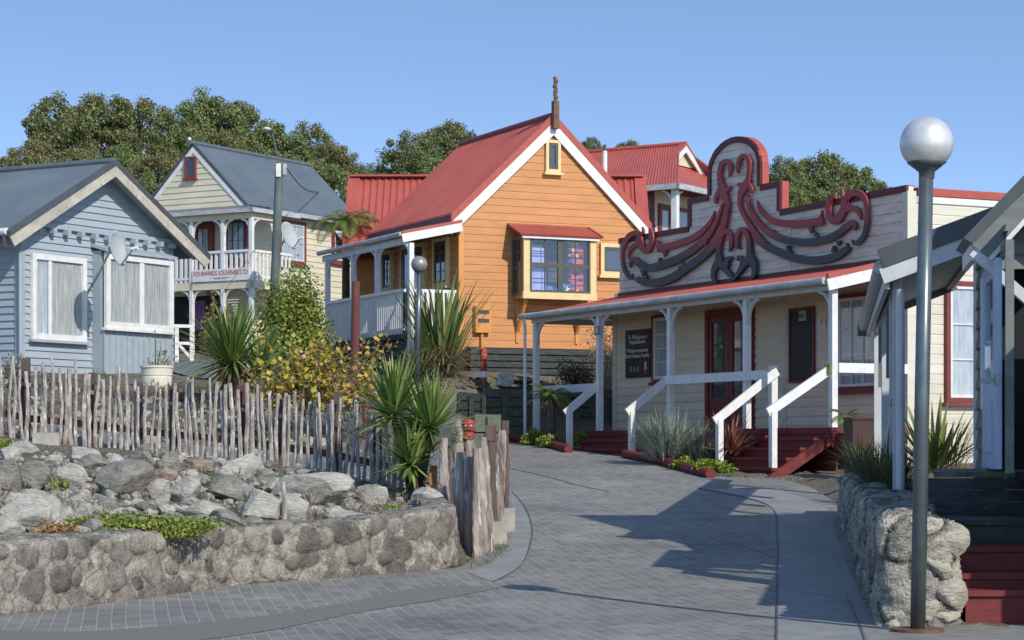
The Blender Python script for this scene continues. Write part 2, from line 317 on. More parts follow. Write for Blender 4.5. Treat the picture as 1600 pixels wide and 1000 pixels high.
def window(parent, kind, off, s0, s1, z0, z1, fm, fw=.07, sm=None, sw=.05, cols=1, rows=1, cm=None, back=None, sill=True, sillm=None, gl=None, splits=None, mun=.022, name='window', base=.052):
    """architrave > sash with glazing bars, pane, curtain, sill"""
    M = mapper(kind, off); d = base
    mb = MB(); rim(mb, M, s0, s1, z0, z1, fw, d - .03, d + .05); fo = mb.build(name, fm, parent)
    a0, a1, c0, c1 = s0 + fw, s1 - fw, z0 + fw, z1 - fw
    sh = MB()
    if sm:
        rim(sh, M, a0, a1, c0, c1, sw, d - .01, d + .035); a0 += sw; a1 -= sw; c0 += sw; c1 -= sw
    for f in (splits if splits is not None else [i / cols for i in range(1, cols)]):
        x = a0 + (a1 - a0) * f; w = mun if splits is None else sw; mbox(sh, M, x - w / 2, x + w / 2, c0, c1, d + .012, d + .032)
    for i in range(1, rows):
        z = c0 + (c1 - c0) * i / rows; mbox(sh, M, a0, a1, z - mun / 2, z + mun / 2, d + .012, d + .030)
    if sh.v: sh.build('sash', sm or fm, fo)
    MB().add([M(a0, c0, d + .016), M(a1, c0, d + .016), M(a1, c1, d + .016), M(a0, c1, d + .016)], [(0, 1, 2, 3)]).build('pane', gl or glass, fo)
    if cm:
        n = max(12, int((a1 - a0) * 40)); vs = []; fs = []
        for i in range(n + 1):
            x = a0 + (a1 - a0) * i / n; w = d - .002 + .004 * math.sin(i * 1.9) + .003 * math.sin(i * .7)
            vs += [M(x, c0, w), M(x, c1, w)]
            if i: fs.append((2 * i - 2, 2 * i, 2 * i + 1, 2 * i - 1))
        MB().add(vs, fs).build('curtain', cm, fo)
    mbox(MB(), M, a0, a1, c0, c1, d - .022, d - .013).build('window_back', back or darkint, fo)
    if sill:
        mbox(MB(), M, s0 - .05, s1 + .05, z0 - .06, z0 - .003, d - .03, d + .09).build('sill', sillm or fm, fo)
    return fo
def sheet(mb, p00, p10, p01, p11, pitch=.076, amp=.009, mi=0, up=(0, 0, 1)):
    """corrugated roofing: p00-p10 runs across the ribs (the eave), p01-p11 is the upper edge"""
    p00, p10, p01, p11 = map(Vector, (p00, p10, p01, p11)); n = max(2, int((p10 - p00).length / pitch * 6))
    nn = (p10 - p00).cross(p01 - p00).normalized()
    if nn.dot(Vector(up)) < 0: nn = -nn
    vs = []; fs = []
    for i in range(n + 1):
        t = i / n; o = nn * amp * math.sin(i * math.pi / 3)
        vs += [p00.lerp(p10, t) + o, p01.lerp(p11, t) + o]
        if i: fs.append((2 * i - 2, 2 * i, 2 * i + 1, 2 * i - 1))
    return mb.add(vs, fs, mi)
def slab(mb, p00, p10, p01, p11, th=.05):
    P = [Vector(p) for p in (p00, p10, p11, p01)]; nn = (P[1] - P[0]).cross(P[3] - P[0]).normalized()
    if nn.z < 0: nn = -nn
    return mb.hexa([p - nn * (th + .012) for p in P] + [p - nn * .012 for p in P])
def text(parent, body, mat, size, kind, off, s, z, name='lettering', sx=1, align='CENTER', ext=.003):
    c = bpy.data.curves.new(name, 'FONT'); c.body = body; c.size = size; c.align_x = align; c.align_y = 'CENTER'; c.extrude = ext; c.resolution_u = 3
    c.materials.append(mat)
    t_ = bpy.data.objects.new(name, c); COL.objects.link(t_); bpy.context.view_layer.update()
    me = bpy.data.meshes.new_from_object(t_.evaluated_get(bpy.context.evaluated_depsgraph_get())); bpy.data.objects.remove(t_)
    o = bpy.data.objects.new(name, me); COL.objects.link(o); o.parent = parent
    z -= parent['z0'] if 'z0' in parent else 0
    if kind == 'v': m = Matrix(((0, 0, -1, off), (-1, 0, 0, s), (0, 1, 0, z), (0, 0, 0, 1)))
    else: m = Matrix(((1, 0, 0, s), (0, 0, -1, off), (0, 1, 0, z), (0, 0, 0, 1)))
    o.matrix_local = m @ Matrix.Diagonal((sx, 1, 1, 1)); return o
def bracket(mb, p, dirv, r, w=.05, h=.05):
    """curved verandah brace from the post up to the beam"""
    p = Vector(p); d = Vector(dirv); pts = []
    for i in range(7):
        t = i / 6 * math.pi / 2; pts.append(p + d * r * (1 - math.cos(t)) + Vector((0, 0, -r * 1.25 * (1 - math.sin(t)))))
    for i in range(6): mb.bar(pts[i], pts[i + 1] + (pts[i + 1] - pts[i]) * .06, w, h)
    return mb
# ------------------------------------------------------------------ terrain, road, paths
def g(Y):
    x = np.asarray(Y, float) - 20; return .06 * np.where(x > 3, x, np.where(x < -3, 0, (x + 3) ** 2 / 12))
def cpt(px, py, Y): return ((px - 800) / F * Y, Y, H + (YH - py) * Y / F)
CP = [(-30, 0, 0), (30, 0, 0), (0, -20, 0), (-12, 12, 0), (12, 10, 0), (0, 15, 0),
      (-12, 18, .7), (-9, 22, 1.0), (-4.4, 18.8, .56), (-2.6, 21.2, .56), (-1.2, 22.9, .5), (-3.8, 21.5, .85), (-5.5, 21, .78), (-3, 24.5, 1.0),
      cpt(0, 683, 29), cpt(150, 700, 29), cpt(300, 714, 28.5), cpt(450, 728, 28), cpt(560, 750, 27.3), cpt(680, 790, 26),
      (-9.5, 29.5, 1.6), cpt(50, 665, 33), cpt(250, 702, 32.5), cpt(450, 738, 31), cpt(600, 752, 30), cpt(690, 765, 29.5),
      cpt(0, 640, 37), cpt(150, 650, 37), cpt(300, 664, 37), cpt(0, 590, 43), cpt(120, 604, 42), cpt(230, 606, 42), cpt(300, 610, 43),
      cpt(400, 640, 38), cpt(520, 650, 36), cpt(560, 660, 40), cpt(640, 630, 42), cpt(700, 640, 43.5), cpt(300, 572, 52), cpt(420, 560, 54), cpt(560, 590, 50),
      cpt(620, 592, 47), cpt(700, 600, 46.5), cpt(780, 604, 46.7), cpt(860, 600, 47.6), (1.8, 50, 2.9), (4, 51, 2.6),
      (1.2, 46.5, 1.7), (3, 48.5, 1.9), (0, 45.4, 1.52), (-1, 45, 1.7),
      (-10, 66, 3.9), (-6, 66, 3.9), (-16, 60, 3.6), (-4, 58, 3.6), (0, 60, 3.8), (6, 62, 4.2), (14, 60, 3), (10, 50, 2), (20, 40, 1.5),
      (3.2, 17.5, .05), (4.5, 18.5, .1), (3.6, 20, .75), (4.2, 24, .85), (5, 28, 1.0), (5.2, 31, .85), (5.5, 34, .9), (7, 33, 1), (9, 30, 1.0), (8, 38, 1.2), (12, 20, .3),
      (4.2, 36, .95), (5, 38, 1.1), (2.7, 42, 1.3), (4, 44, 1.4),
      (-40, 40, 3), (-40, 80, 7), (-25, 85, 8), (-10, 85, 6.5), (5, 85, 6), (25, 85, 5), (50, 80, 4), (-45, 120, 13), (-25, 120, 13.5), (-8, 118, 11), (10, 120, 9), (40, 120, 8),
      (-60, 200, 14), (0, 200, 10), (60, 200, 8), (60, 30, 1), (-60, 30, 2), (-200, 100, 9), (200, 100, 4), (0, 420, 9)]
CP = np.array(CP); _P = CP[:, :2]
_K = np.sqrt(((_P[:, None] - _P[None]) ** 2).sum(-1)); _n = len(CP)
_A = np.zeros((_n + 3, _n + 3)); _A[:_n, :_n] = -_K + np.eye(_n) * .02; _A[:_n, _n] = 1; _A[:_n, _n + 1:] = _P; _A[_n, :_n] = 1; _A[_n + 1:, :_n] = _P.T
_c = np.linalg.solve(_A, np.r_[CP[:, 2], 0, 0, 0])
XL = np.array([(-20, -14), (10, -14), (12.8, -8.5), (17.9, -4.15), (20.75, -2.66), (21.7, -1.42), (22.45, -.52), (25.4, -.1), (29.5, -.1), (30.5, -.6), (36, -.6), (44, -.3), (48, -.1)])
XR = np.array([(-20, 14), (16.6, 14), (16.75, 3.3), (17.0, 2.85), (28, 4.2), (30, 4.45), (33, 4.5), (34.6, 4.3), (35.2, 3.45), (40, 2.1), (42, 1.35), (46, .15), (48, .0)])
def xl(Y): return np.interp(Y, XL[:, 0], XL[:, 1])
def xr(Y): return np.interp(Y, XR[:, 0], XR[:, 1])
def tz(X, Y):
    X = np.atleast_1d(np.asarray(X, float)); Y = np.atleast_1d(np.asarray(Y, float))
    P = np.stack([X.ravel(), Y.ravel()], -1); out = np.empty(len(P))
    for i in range(0, len(P), 4000):
        q = P[i:i + 4000]; d = np.sqrt(((q[:, None] - _P[None]) ** 2).sum(-1)); out[i:i + 4000] = -d @ _c[:_n] + _c[_n] + q @ _c[_n + 1:]
    out = out.reshape(X.shape)
    d = np.maximum(np.maximum(xl(Y) - X, X - xr(Y)), np.maximum(Y - 47.5, -15 - Y))
    w = np.clip((d - .05) / .4, 0, 1); w = w * w * (3 - 2 * w)
    return (g(Y) - .05) * (1 - w) + out * w
def tz1(x, y): return float(tz([x], [y])[0])
def hit(px, py, Y0=15, Y1=140):
    """the ground point a photo pixel looks at"""
    Ys = np.arange(Y0, Y1, .05); X = (px - 800) / F * Ys; Z = H + (YH - py) / F * Ys; T = tz(X, Ys)
    i = np.argmax(T >= Z); 
    if not (T >= Z).any(): i = len(Ys) - 1
    return float(X[i]), float(Ys[i]), float(T[i])
def at(px, Y): x = (px - 800) / F * Y; return x, Y, tz1(x, Y)
def zpx(py, Y): return H + (YH - py) * Y / F
xs = np.r_[-400, -250, -160, -110, np.arange(-80, -12, 6), np.arange(-12, 9, .25), np.arange(9, 16, 1), np.arange(16, 80, 7), 110, 160, 250, 400]
ys = np.r_[-60, -30, -15, -5, 0, 5, np.arange(8, 14, 1), np.arange(14, 50, .25), np.arange(50, 90, 1.5), np.arange(90, 150, 5), np.arange(150, 300, 25), 350, 450, 600, 800, 1200]
GX, GY = np.meshgrid(xs, ys); GZ = tz(GX, GY)
rngn = np.random.default_rng(3)
fine = (GX > -12) & (GX < 9) & (GY > 16) & (GY < 50) & ((GX < xl(GY) - .4) | (GX > xr(GY) + .4))
GZ = GZ + np.where(fine, rngn.normal(0, .018, GZ.shape), 0)
V = np.stack([GX, GY, GZ], -1).reshape(-1, 3); nx = len(xs); ny = len(ys)
I = np.arange(nx * ny).reshape(ny, nx); Q = np.stack([I[:-1, :-1], I[:-1, 1:], I[1:, 1:], I[1:, :-1]], -1).reshape(-1, 4)
m, t, b = nodes_of('garden_ground'); b.inputs['Roughness'].default_value = .95; b.inputs['Specular IOR Level'].default_value = .1
tc = N(t, 'ShaderNodeTexCoord'); n1 = N(t, 'ShaderNodeTexNoise', i_Scale=28.0, i_Detail=8.0, i_Roughness=.75); n2 = N(t, 'ShaderNodeTexNoise', i_Scale=.55, i_Detail=5.0); n3 = N(t, 'ShaderNodeTexVoronoi', i_Scale=22.0)
for q in (n1, n2, n3): L(t, tc.outputs['Object'], q.inputs['Vector'])
r1 = ramp(t, [(.3, (.075, .06, .048)), (.5, (.20, .17, .135)), (.68, (.40, .36, .30))]); L(t, n1.outputs[0], r1.inputs[0])
r2 = ramp(t, [(.3, (.03, .045, .015)), (.5, (.085, .11, .03)), (.7, (.19, .18, .07))]); L(t, n1.outputs[0], r2.inputs[0])
r3 = ramp(t, [(.52, (0, 0, 0)), (.6, (.8, .8, .8))]); L(t, n2.outputs[0], r3.inputs[0])
mx = N(t, 'ShaderNodeMixRGB'); L(t, r3.outputs[0], mx.inputs[0]); L(t, r1.outputs[0], mx.inputs[1]); L(t, r2.outputs[0], mx.inputs[2]); L(t, mx.outputs[0], b.inputs['Base Color'])
ad = N(t, 'ShaderNodeMath', operation='ADD'); L(t, n1.outputs[0], ad.inputs[0]); L(t, n3.outputs[0], ad.inputs[1])
bp = N(t, 'ShaderNodeBump', i_Strength=.9, i_Distance=.05); L(t, ad.outputs[0], bp.inputs['Height']); L(t, bp.outputs[0], b.inputs['Normal'])
gr = nmesh('ground', V, Q, m, smooth=True); gr['kind'] = 'structure'

def paver(name, c1, c2, mortar, bw=.20, rh=.115, ang=-10):
    m, t, b = nodes_of(name); b.inputs['Roughness'].default_value = .78; b.inputs['Specular IOR Level'].default_value = .3
    tc = N(t, 'ShaderNodeTexCoord'); mp = N(t, 'ShaderNodeMapping', i_Rotation=(0, 0, R(ang + 90))); L(t, tc.outputs['Object'], mp.inputs[0])
    wn_ = N(t, 'ShaderNodeTexNoise', i_Scale=1.2, i_Detail=3.0); L(t, mp.outputs[0], wn_.inputs['Vector'])
    sc = N(t, 'ShaderNodeVectorMath', operation='SCALE'); sc.inputs['Scale'].default_value = .025; L(t, wn_.outputs['Color'], sc.inputs[0])
    va = N(t, 'ShaderNodeVectorMath', operation='ADD'); L(t, mp.outputs[0], va.inputs[0]); L(t, sc.outputs[0], va.inputs[1])
    br = N(t, 'ShaderNodeTexBrick', i_Color1=rgba(c1), i_Color2=rgba(c2), i_Mortar=rgba(mortar), i_Scale=1.0); br.inputs['Mortar Size'].default_value = .010; br.inputs['Mortar Smooth'].default_value = .4
    br.inputs['Brick Width'].default_value = bw; br.inputs['Row Height'].default_value = rh; br.inputs['Bias'].default_value = -.1
    L(t, va.outputs[0], br.inputs['Vector'])
    n = N(t, 'ShaderNodeTexNoise', i_Scale=.5, i_Detail=8.0, i_Roughness=.7); L(t, tc.outputs['Object'], n.inputs['Vector'])
    n2 = N(t, 'ShaderNodeTexNoise', i_Scale=60.0, i_Detail=4.0); L(t, tc.outputs['Object'], n2.inputs['Vector'])
    rr = ramp(t, [(.28, (.50, .51, .53)), (.42, (.85, .86, .87)), (.55, (1, 1, 1)), (.72, (1.35, 1.33, 1.28))]); L(t, n.outputs[0], rr.inputs[0])
    mu = N(t, 'ShaderNodeMixRGB', blend_type='MULTIPLY', i_0=1.0); L(t, br.outputs[0], mu.inputs[1]); L(t, rr.outputs[0], mu.inputs[2])
    r2_ = ramp(t, [(.3, (.7, .7, .7)), (.6, (1.15, 1.15, 1.15))]); L(t, n2.outputs[0], r2_.inputs[0])
    mu2 = N(t, 'ShaderNodeMixRGB', blend_type='MULTIPLY', i_0=.7); L(t, mu.outputs[0], mu2.inputs[1]); L(t, r2_.outputs[0], mu2.inputs[2])
    L(t, mu2.outputs[0], b.inputs['Base Color'])
    ad = N(t, 'ShaderNodeMath', operation='MULTIPLY_ADD', i_1=-1.2); L(t, br.outputs['Fac'], ad.inputs[0]); L(t, n2.outputs[0], ad.inputs[2])
    bp = N(t, 'ShaderNodeBump', i_Strength=.6, i_Distance=.014); L(t, ad.outputs[0], bp.inputs['Height']); L(t, bp.outputs[0], b.inputs['Normal'])
    return m
paverm = paver('grey_pavers', (.238, .232, .208), (.160, .160, .148), (.30, .295, .265))
asphalt = mk('worn_grey_asphalt', (.19, .20, .205), (.13, .145, .15), scale=3, rough=.85, bump=.25, bscale=80, c3=(.23, .25, .26), s3=50)
concm = mk('smooth_concrete_strip', (.265, .268, .255), (.20, .205, .20), scale=2.5, rough=.8, bump=.15, bscale=60)
exposed = mk('exposed_aggregate_strip', (.215, .205, .165), (.135, .13, .11), scale=30, rough=.9, bump=.5, bscale=70, c3=(.33, .31, .26), s3=60)
jointm = mk('dark_joint', (.085, .088, .088))
YY = np.r_[np.arange(-18, 13, 1.0), np.arange(13, 48.01, .2)]; vs = []; fs = []
K = 14
for Y in YY:
    a, c = float(xl(Y)), float(xr(Y)) + .05
    for k in range(K + 1): vs.append((a + (c - a) * k / K, Y, float(g(Y))))
for i in range(len(YY) - 1):
    for k in range(K): o_ = i * (K + 1) + k; fs.append((o_, o_ + 1, o_ + K + 2, o_ + K + 1))
MB().add(vs, fs).build('road', paverm, kind='structure', smooth=True)
def gp(px, py):                                    # point of the road plane under a photo pixel
    Y = 8772 / ((py - 700) + 204)
    for _ in range(6): Y = F * (H - float(g(Y))) / max(py - 700, 1e-3) if py > 830 else Y
    return (px - 800) / F * Y, Y, float(g(Y))
def strip(name, left, right, mat, lift=.004, n=40):
    """a thin sheet on the road between two edge lines given as photo pixels"""
    def cr(P, t):
        k = min(int(t * (len(P) - 1)), len(P) - 2); f = t * (len(P) - 1) - k
        p0, p1, p2, p3 = (np.array(P[max(k - 1, 0)]), np.array(P[k]), np.array(P[k + 1]), np.array(P[min(k + 2, len(P) - 1)]))
        return .5 * (2 * p1 + (p2 - p0) * f + (2 * p0 - 5 * p1 + 4 * p2 - p3) * f * f + (3 * p1 - p0 - 3 * p2 + p3) * f ** 3)
    A = [gp(*p)[:2] for p in left]; B = [gp(*p)[:2] for p in right]; vs = []; fs = []
    for i in range(n + 1):
        a, b_ = cr(A, i / n), cr(B, i / n)
        for k in range(9):
            p = a + (b_ - a) * k / 8; vs.append((p[0], p[1], float(g(p[1])) + lift))
        if i:
            for k in range(8): o_ = (i - 1) * 9 + k; fs.append((o_, o_ + 1, o_ + 10, o_ + 9))
    return MB().add(vs, fs).build(name, mat, kind='structure')
strip('concrete_band', [(-60, 985), (150, 986), (400, 964), (529, 944), (664, 918), (772, 917)], [(-60, 1030), (150, 1018), (400, 989), (550, 959), (680, 938), (782, 919)], exposed)
strip('kerb_strip', [(797, 772), (800, 800), (799, 835), (785, 865), (755, 886), (728, 894)], [(799, 768), (820, 795), (830, 825), (826, 855), (812, 885), (770, 910)], concm)
strip('kerb_joint', [(799, 768), (820, 795), (830, 825), (826, 855), (812, 885), (770, 910)], [(800, 767.5), (821.8, 794.5), (832, 825), (828, 855.5), (813, 885.5), (770.5, 911)], jointm, .008)
strip('drain_joint', [(797, 732), (850, 743), (900, 757), (952, 768)], [(797, 733), (850, 744), (900, 758), (952, 768.5)], jointm)
strip('concrete_apron', [(1090, 763), (1200, 790), (1216, 840), (1216, 900), (1214, 1010)], [(1220, 766), (1292, 795), (1310, 850), (1340, 920), (1382, 1010)], concm)
strip('apron_joint', [(1090, 762), (1198, 788), (1213, 840), (1213, 900), (1211, 1010)], [(1090, 763), (1200, 790), (1216, 840), (1216, 900), (1215, 1010)], jointm, .008)
strip('drain_edge', [(1322, 932), (1338, 970), (1352, 1010)], [(1324, 932), (1341, 970), (1356, 1010)], jointm, .008)
strip('concrete_landing', [(1345, 978), (1360, 1010), (1380, 1060)], [(1640, 962), (1660, 990), (1700, 1060)], mk('landing_concrete', (.25, .25, .225), (.17, .17, .16), scale=4, rough=.85, bump=.3), .006)
# asphalt path climbing left behind the paling fence, and the pavement by the houses
def pathsheet(name, line, w, mat, lift=.03, n=60):
    P = np.array(line, float); vs = []; fs = []
    d = np.r_[0, np.cumsum(np.linalg.norm(np.diff(P, axis=0), axis=1))]; T = np.linspace(0, d[-1], n + 1)
    C = np.stack([np.interp(T, d, P[:, 0]), np.interp(T, d, P[:, 1])], -1); D = np.gradient(C, axis=0); D /= np.linalg.norm(D, axis=1)[:, None]; Nn = np.stack([-D[:, 1], D[:, 0]], -1)
    M = 8
    for i in range(n + 1):
        for k in range(M + 1):
            p = C[i] + Nn[i] * w * (k / M - .5); vs.append((p[0], p[1], tz1(*p) + lift))
        if i:
            for k in range(M): o_ = (i - 1) * (M + 1) + k; fs.append((o_, o_ + 1, o_ + M + 2, o_ + M + 1))
    return MB().add(vs, fs).build(name, mat, kind='structure', smooth=True)
pathsheet('path', [(-.4, 32.5), (-2, 31.2), (-4, 31.4), (-7, 32.3), (-12, 34)], 2.6, asphalt)
pathsheet('pavement', [(-5.2, 46.5), (-6.8, 51), (-8.2, 56), (-9.5, 62)], 3.2, asphalt)
# ------------------------------------------------------------------ the long single-storey hall with the carved false front
E = Frame(6.64, 36.45, 26.5, .9)
hall = thing('hall_building', 'beige weatherboard hall with stepped arched false front and swirling red and black carving', 'building', E)
PB = lambda px, a=-1.5: E.vz(px, 600, a)[0]      # run along the verandah under a photo column
BL = 10.05                                        # left end of the front wall
M0 = mapper('v', 0)
mb = boards(MB(), [(.0, .95), (BL, 1.2), (BL, 4.6), (.0, 4.6)], M0, .168, zref=.95)
mb.box(.0, .2, .0, BL, .9, 4.6)
mb.build('front_wall', taupe, hall)
mb = boards(MB(), [(.0, .8), (9, .8), (9, 5.6), (.0, 5.6)], mapper('u', 0), .168, zref=.95, rustic=True); mb.box(.02, 9, .0, .15, .8, 5.62); mb.build('side_wall', sidecream, hall); mb = MB()
boards(mb, [(.0, 1.2), (7, 1.2), (7, 4.3), (.0, 4.3)], mapper('u', BL, -1), .168, zref=.95)
mb.build('side_wall', sidecream, hall)
VB = lambda px, py: E.vz(px, py, -.02)
(bL, zL) = VB(968, 373); bLm, zLm = VB(1077, 355); _, zmL = VB(1077, 314.5); bA, zA = VB(1108, 308); bR, zR = VB(1189, 291.5); bRm, zRm = VB(1220, 281.5); _, zl2 = VB(1220, 329); bC, zC = VB(1411, 292)
low_z = (zLm + zl2) / 2; mid_z = (zmL + zRm) / 2
bc = (bA + bR) / 2; hw = (bA - bR) / 2; zt = VB(1150, 215)[1]; zs = (zA + zR) / 2
arch = [(bc + hw * math.cos(R(a)) * 1.0, zs + .45 + (zt - zs - .45) * math.sin(R(a))) for a in range(0, 181, 12)]
mb = MB(); base = 4.52
for poly in ([(bL, base), (bLm, base), (bLm, zLm), (bL, zLm)], [(bLm, base), (bA, base), (bA, mid_z), (bLm, mid_z)], [(bA, base), (bR, base), (bR, zs), (bA, zs)], [(bR, base), (bRm, base), (bRm, mid_z), (bR, mid_z)], [(bRm, base), (.02, base), (.02, zC), (bRm, zl2)]):
    boards(mb, poly, M0, .168, zref=base, rustic=True)
boards(mb, [(bR, zs)] + [(bc - hw * math.cos(R(a)), zs + .45 + (zt - zs - .45) * math.sin(R(a))) for a in range(0, 181, 12)] + [(bA, zs)], M0, .168, zref=base, rustic=True)
outline = [(bL, base), (bL, zLm), (bLm, zLm), (bLm, mid_z), (bA, mid_z)] + arch + [(bR, mid_z), (bRm, mid_z), (bRm, zl2), (.0, zC), (.0, base)]
mb.prism([(.004, s, z) for s, z in outline], (.10, 0, 0)); mb.build('false_front', parapetm, hall)
tr = MB(); ol = outline[1:-1]
cenB, cenZ = bc, 5.2
def inward(p, q):
    d = Vector((q[0] - p[0], q[1] - p[1])); return Vector((d.y, -d.x)).normalized()
for i in range(len(ol) - 1):
    p, q = ol[i], ol[i + 1]; n_ = inward(p, q)
    if n_.dot(Vector((bc - (p[0] + q[0]) / 2, 4.6 - (p[1] + q[1]) / 2))) < 0: n_ = -n_
    w = .095; o = -n_ * .02; e = (i % 2) * .003
    A = [(-.05 - e, p[0] + o.x, p[1] + o.y), (-.05 - e, q[0] + o.x, q[1] + o.y), (-.05 - e, q[0] + n_.x * w, q[1] + n_.y * w), (-.05 - e, p[0] + n_.x * w, p[1] + n_.y * w)]
    tr.prism(A, (.05, 0, 0), 0)
    B_ = [(-.045 - e, p[0] + o.x, p[1] + o.y), (-.045 - e, q[0] + o.x, q[1] + o.y), (.14 + e, q[0] + o.x, q[1] + o.y), (.14 + e, p[0] + o.x, p[1] + o.y)]
    tr.prism(B_, (0, -o.x * .9, -o.y * .9), 1)
tr.build('parapet_trim', [darkred, redtrim], hall)  # returns in brighter red than the fronts: sunlight put into the colour
mb = MB(); mb.box(-.06, .02, .02, bL, 4.49, 4.60); mb.build('fascia', darkred, hall)
mb = MB(); mb.box(-.05, .13, -.045, .1, .9, zC - .08); mb.box(-.04, .1, BL - .1, BL + .05, .95, 4.5); mb.box(-.035, .02, PB(1228, 0) - .05, PB(1228, 0) + .05, .95, 4.3)
mb.box(-.032, .0, VB(1235, 340)[0] - .035, VB(1235, 340)[0] + .035, 4.61, zl2 - .12); mb.box(-.032, .0, VB(1067, 380)[0] - .035, VB(1067, 380)[0] + .035, 4.61, zLm - .1)
mb.build_each('corner_board', sidecream, hall)
MB().box(.16, 9, -.06, .12, 5.62, 5.75).build('side_flashing', redtrim, hall)
MB().box(.16, 9, -.04, -.02, 5.5, 5.61).build('side_frieze', white, hall)
# verandah
beamz = 3.98; bEnd = PB(836) + .05
posts = [0.03, PB(1167), PB(1048), PB(937), PB(838)]
rf = MB()
sheet(rf, (-1.7, -.1, 4.15), (-1.7, bEnd + .12, 4.15), (-.01, -.1, 4.53), (-.01, BL - .3, 4.53))
slab(rf, (-1.7, -.1, 4.15), (-1.7, bEnd + .12, 4.15), (-.01, -.1, 4.53), (-.01, BL - .3, 4.53), .02)
slab(rf, (-1.7, bEnd + .12, 4.15), (5, bEnd + .12, 4.15), (-.01, BL - .3, 4.53), (5, BL - .3, 4.53), .02)
rf.build('verandah_roof', redroof, hall)
mb = MB(); mb.tube([(-1.74, -.08, 4.12), (-1.74, bEnd + .14, 4.12)], .062, 10); mb.build('gutter', gutterm, hall, smooth=False)
mb = MB(); mb.box(-1.56, -1.46, -.05, bEnd, beamz, 4.10); mb.bar((-1.5, bEnd, 4.04), (4, bEnd, 4.04), .09, .13)
mb.build('verandah_beam', bluewhite, hall)
mb = MB(); mb.bar((-1.72, -.13, 4.05), (-.02, -.13, 4.43), .04, .19); mb.build('rake_board', white, hall)
mb = MB(); mb.bar((-1.72, -.125, 4.19), (-.02, -.125, 4.57), .06, .085); mb.build('rake_flashing', redroof, hall)
for i, b_ in enumerate(posts):
    po = MB().box(-1.555, -1.445, b_ - .055, b_ + .055, 1.0 if i in (3, 4) else 1.72, beamz).build('verandah_post', white, hall)
    br = MB()
    if i: bracket(br, (-1.5, b_ - .05, 3.97), (0, -1, 0), .34)
    if i < 4: bracket(br, (-1.5, b_ + .05, 3.97), (0, 1, 0), .34)
    br.build('bracket', bluewhite, po)
MB().tube([(-1.62, bEnd + .25, 4.1), (-1.6, bEnd + .22, 3.9), (-1.6, bEnd + .22, 1.4)], .035, 8).build('downpipe', white, hall)
mb = MB(); mb.box(-1.62, .0, -.1, posts[3] + .3, 1.62, 1.72); mb.build('deck', redwood, hall)
mb = MB(); mb.box(-1.6, -1.54, -.1, posts[3] + .3, 1.38, 1.615); mb.box(-1.55, -1.5, -.6, -.1, 1.2, 1.6); mb.box(-1.54, -1.5, -.1, posts[3], 1.0, 1.37); mb.build('deck_fascia', redwood, hall)
# doors, windows
r = E.rect('v', 1107, 1181, 482, 668, 0); MO = mapper('v', 0)
dm = MB(); rim(dm, MO, r[0], r[1], 1.70, r[3], .11, .0, .09); dr = dm.build('double_door', redbrown, hall)
mid = (r[0] + r[1]) / 2
for s0, s1 in ((r[0] + .11, mid - .005), (mid + .005, r[1] - .11)):
    lf = MB(); z0 = 1.74; z1 = r[3] - .115
    mbox(lf, MO, s0, s0 + .11, z0, z1, .02, .06); mbox(lf, MO, s1 - .11, s1, z0, z1, .02, .06); mbox(lf, MO, s0 + .11, s1 - .11, z0, z0 + .62, .02, .058); mbox(lf, MO, s0 + .11, s1 - .11, z1 - .14, z1, .02, .058)
    d_ = lf.build('door_leaf', redbrown, dr)
    MB().add([MO(s0 + .1, z0 + .6, .035), MO(s1 - .1, z0 + .6, .035), MO(s1 - .1, z1 - .13, .035), MO(s0 + .1, z1 - .13, .035)], [(0, 1, 2, 3)]).build('door_glass', glass, dr)
mbox(MB(), MO, r[0] + .1, r[1] - .1, 1.72, r[3] - .1, .022, .028).build('door_back', dimint, dr)
MB().sphere(MO(mid + .06, 2.7, .09), .03).build('door_handle', steel, dr)
r = E.rect('v', 1312, 1379, 458, 610, 0); window(hall, 'v', 0, r[0], r[1], r[2], r[3], redbrown, .07, white, .05, 3, 3, curtain, dimint, name='window')
r = E.rect('v', 1024, 1053, 492, 597, 0); window(hall, 'v', 0, r[0], r[1], r[2], r[3], redbrown, .06, white, .06, 1, 4, curtain2, dimint, name='window')
r = E.rect('u', 1474, 1528, 440, 629, 0); window(hall, 'u', 0, r[0], r[1], r[2], r[3], redbrown, .08, white, .05, 1, 3, curtain, dimint, name='window')
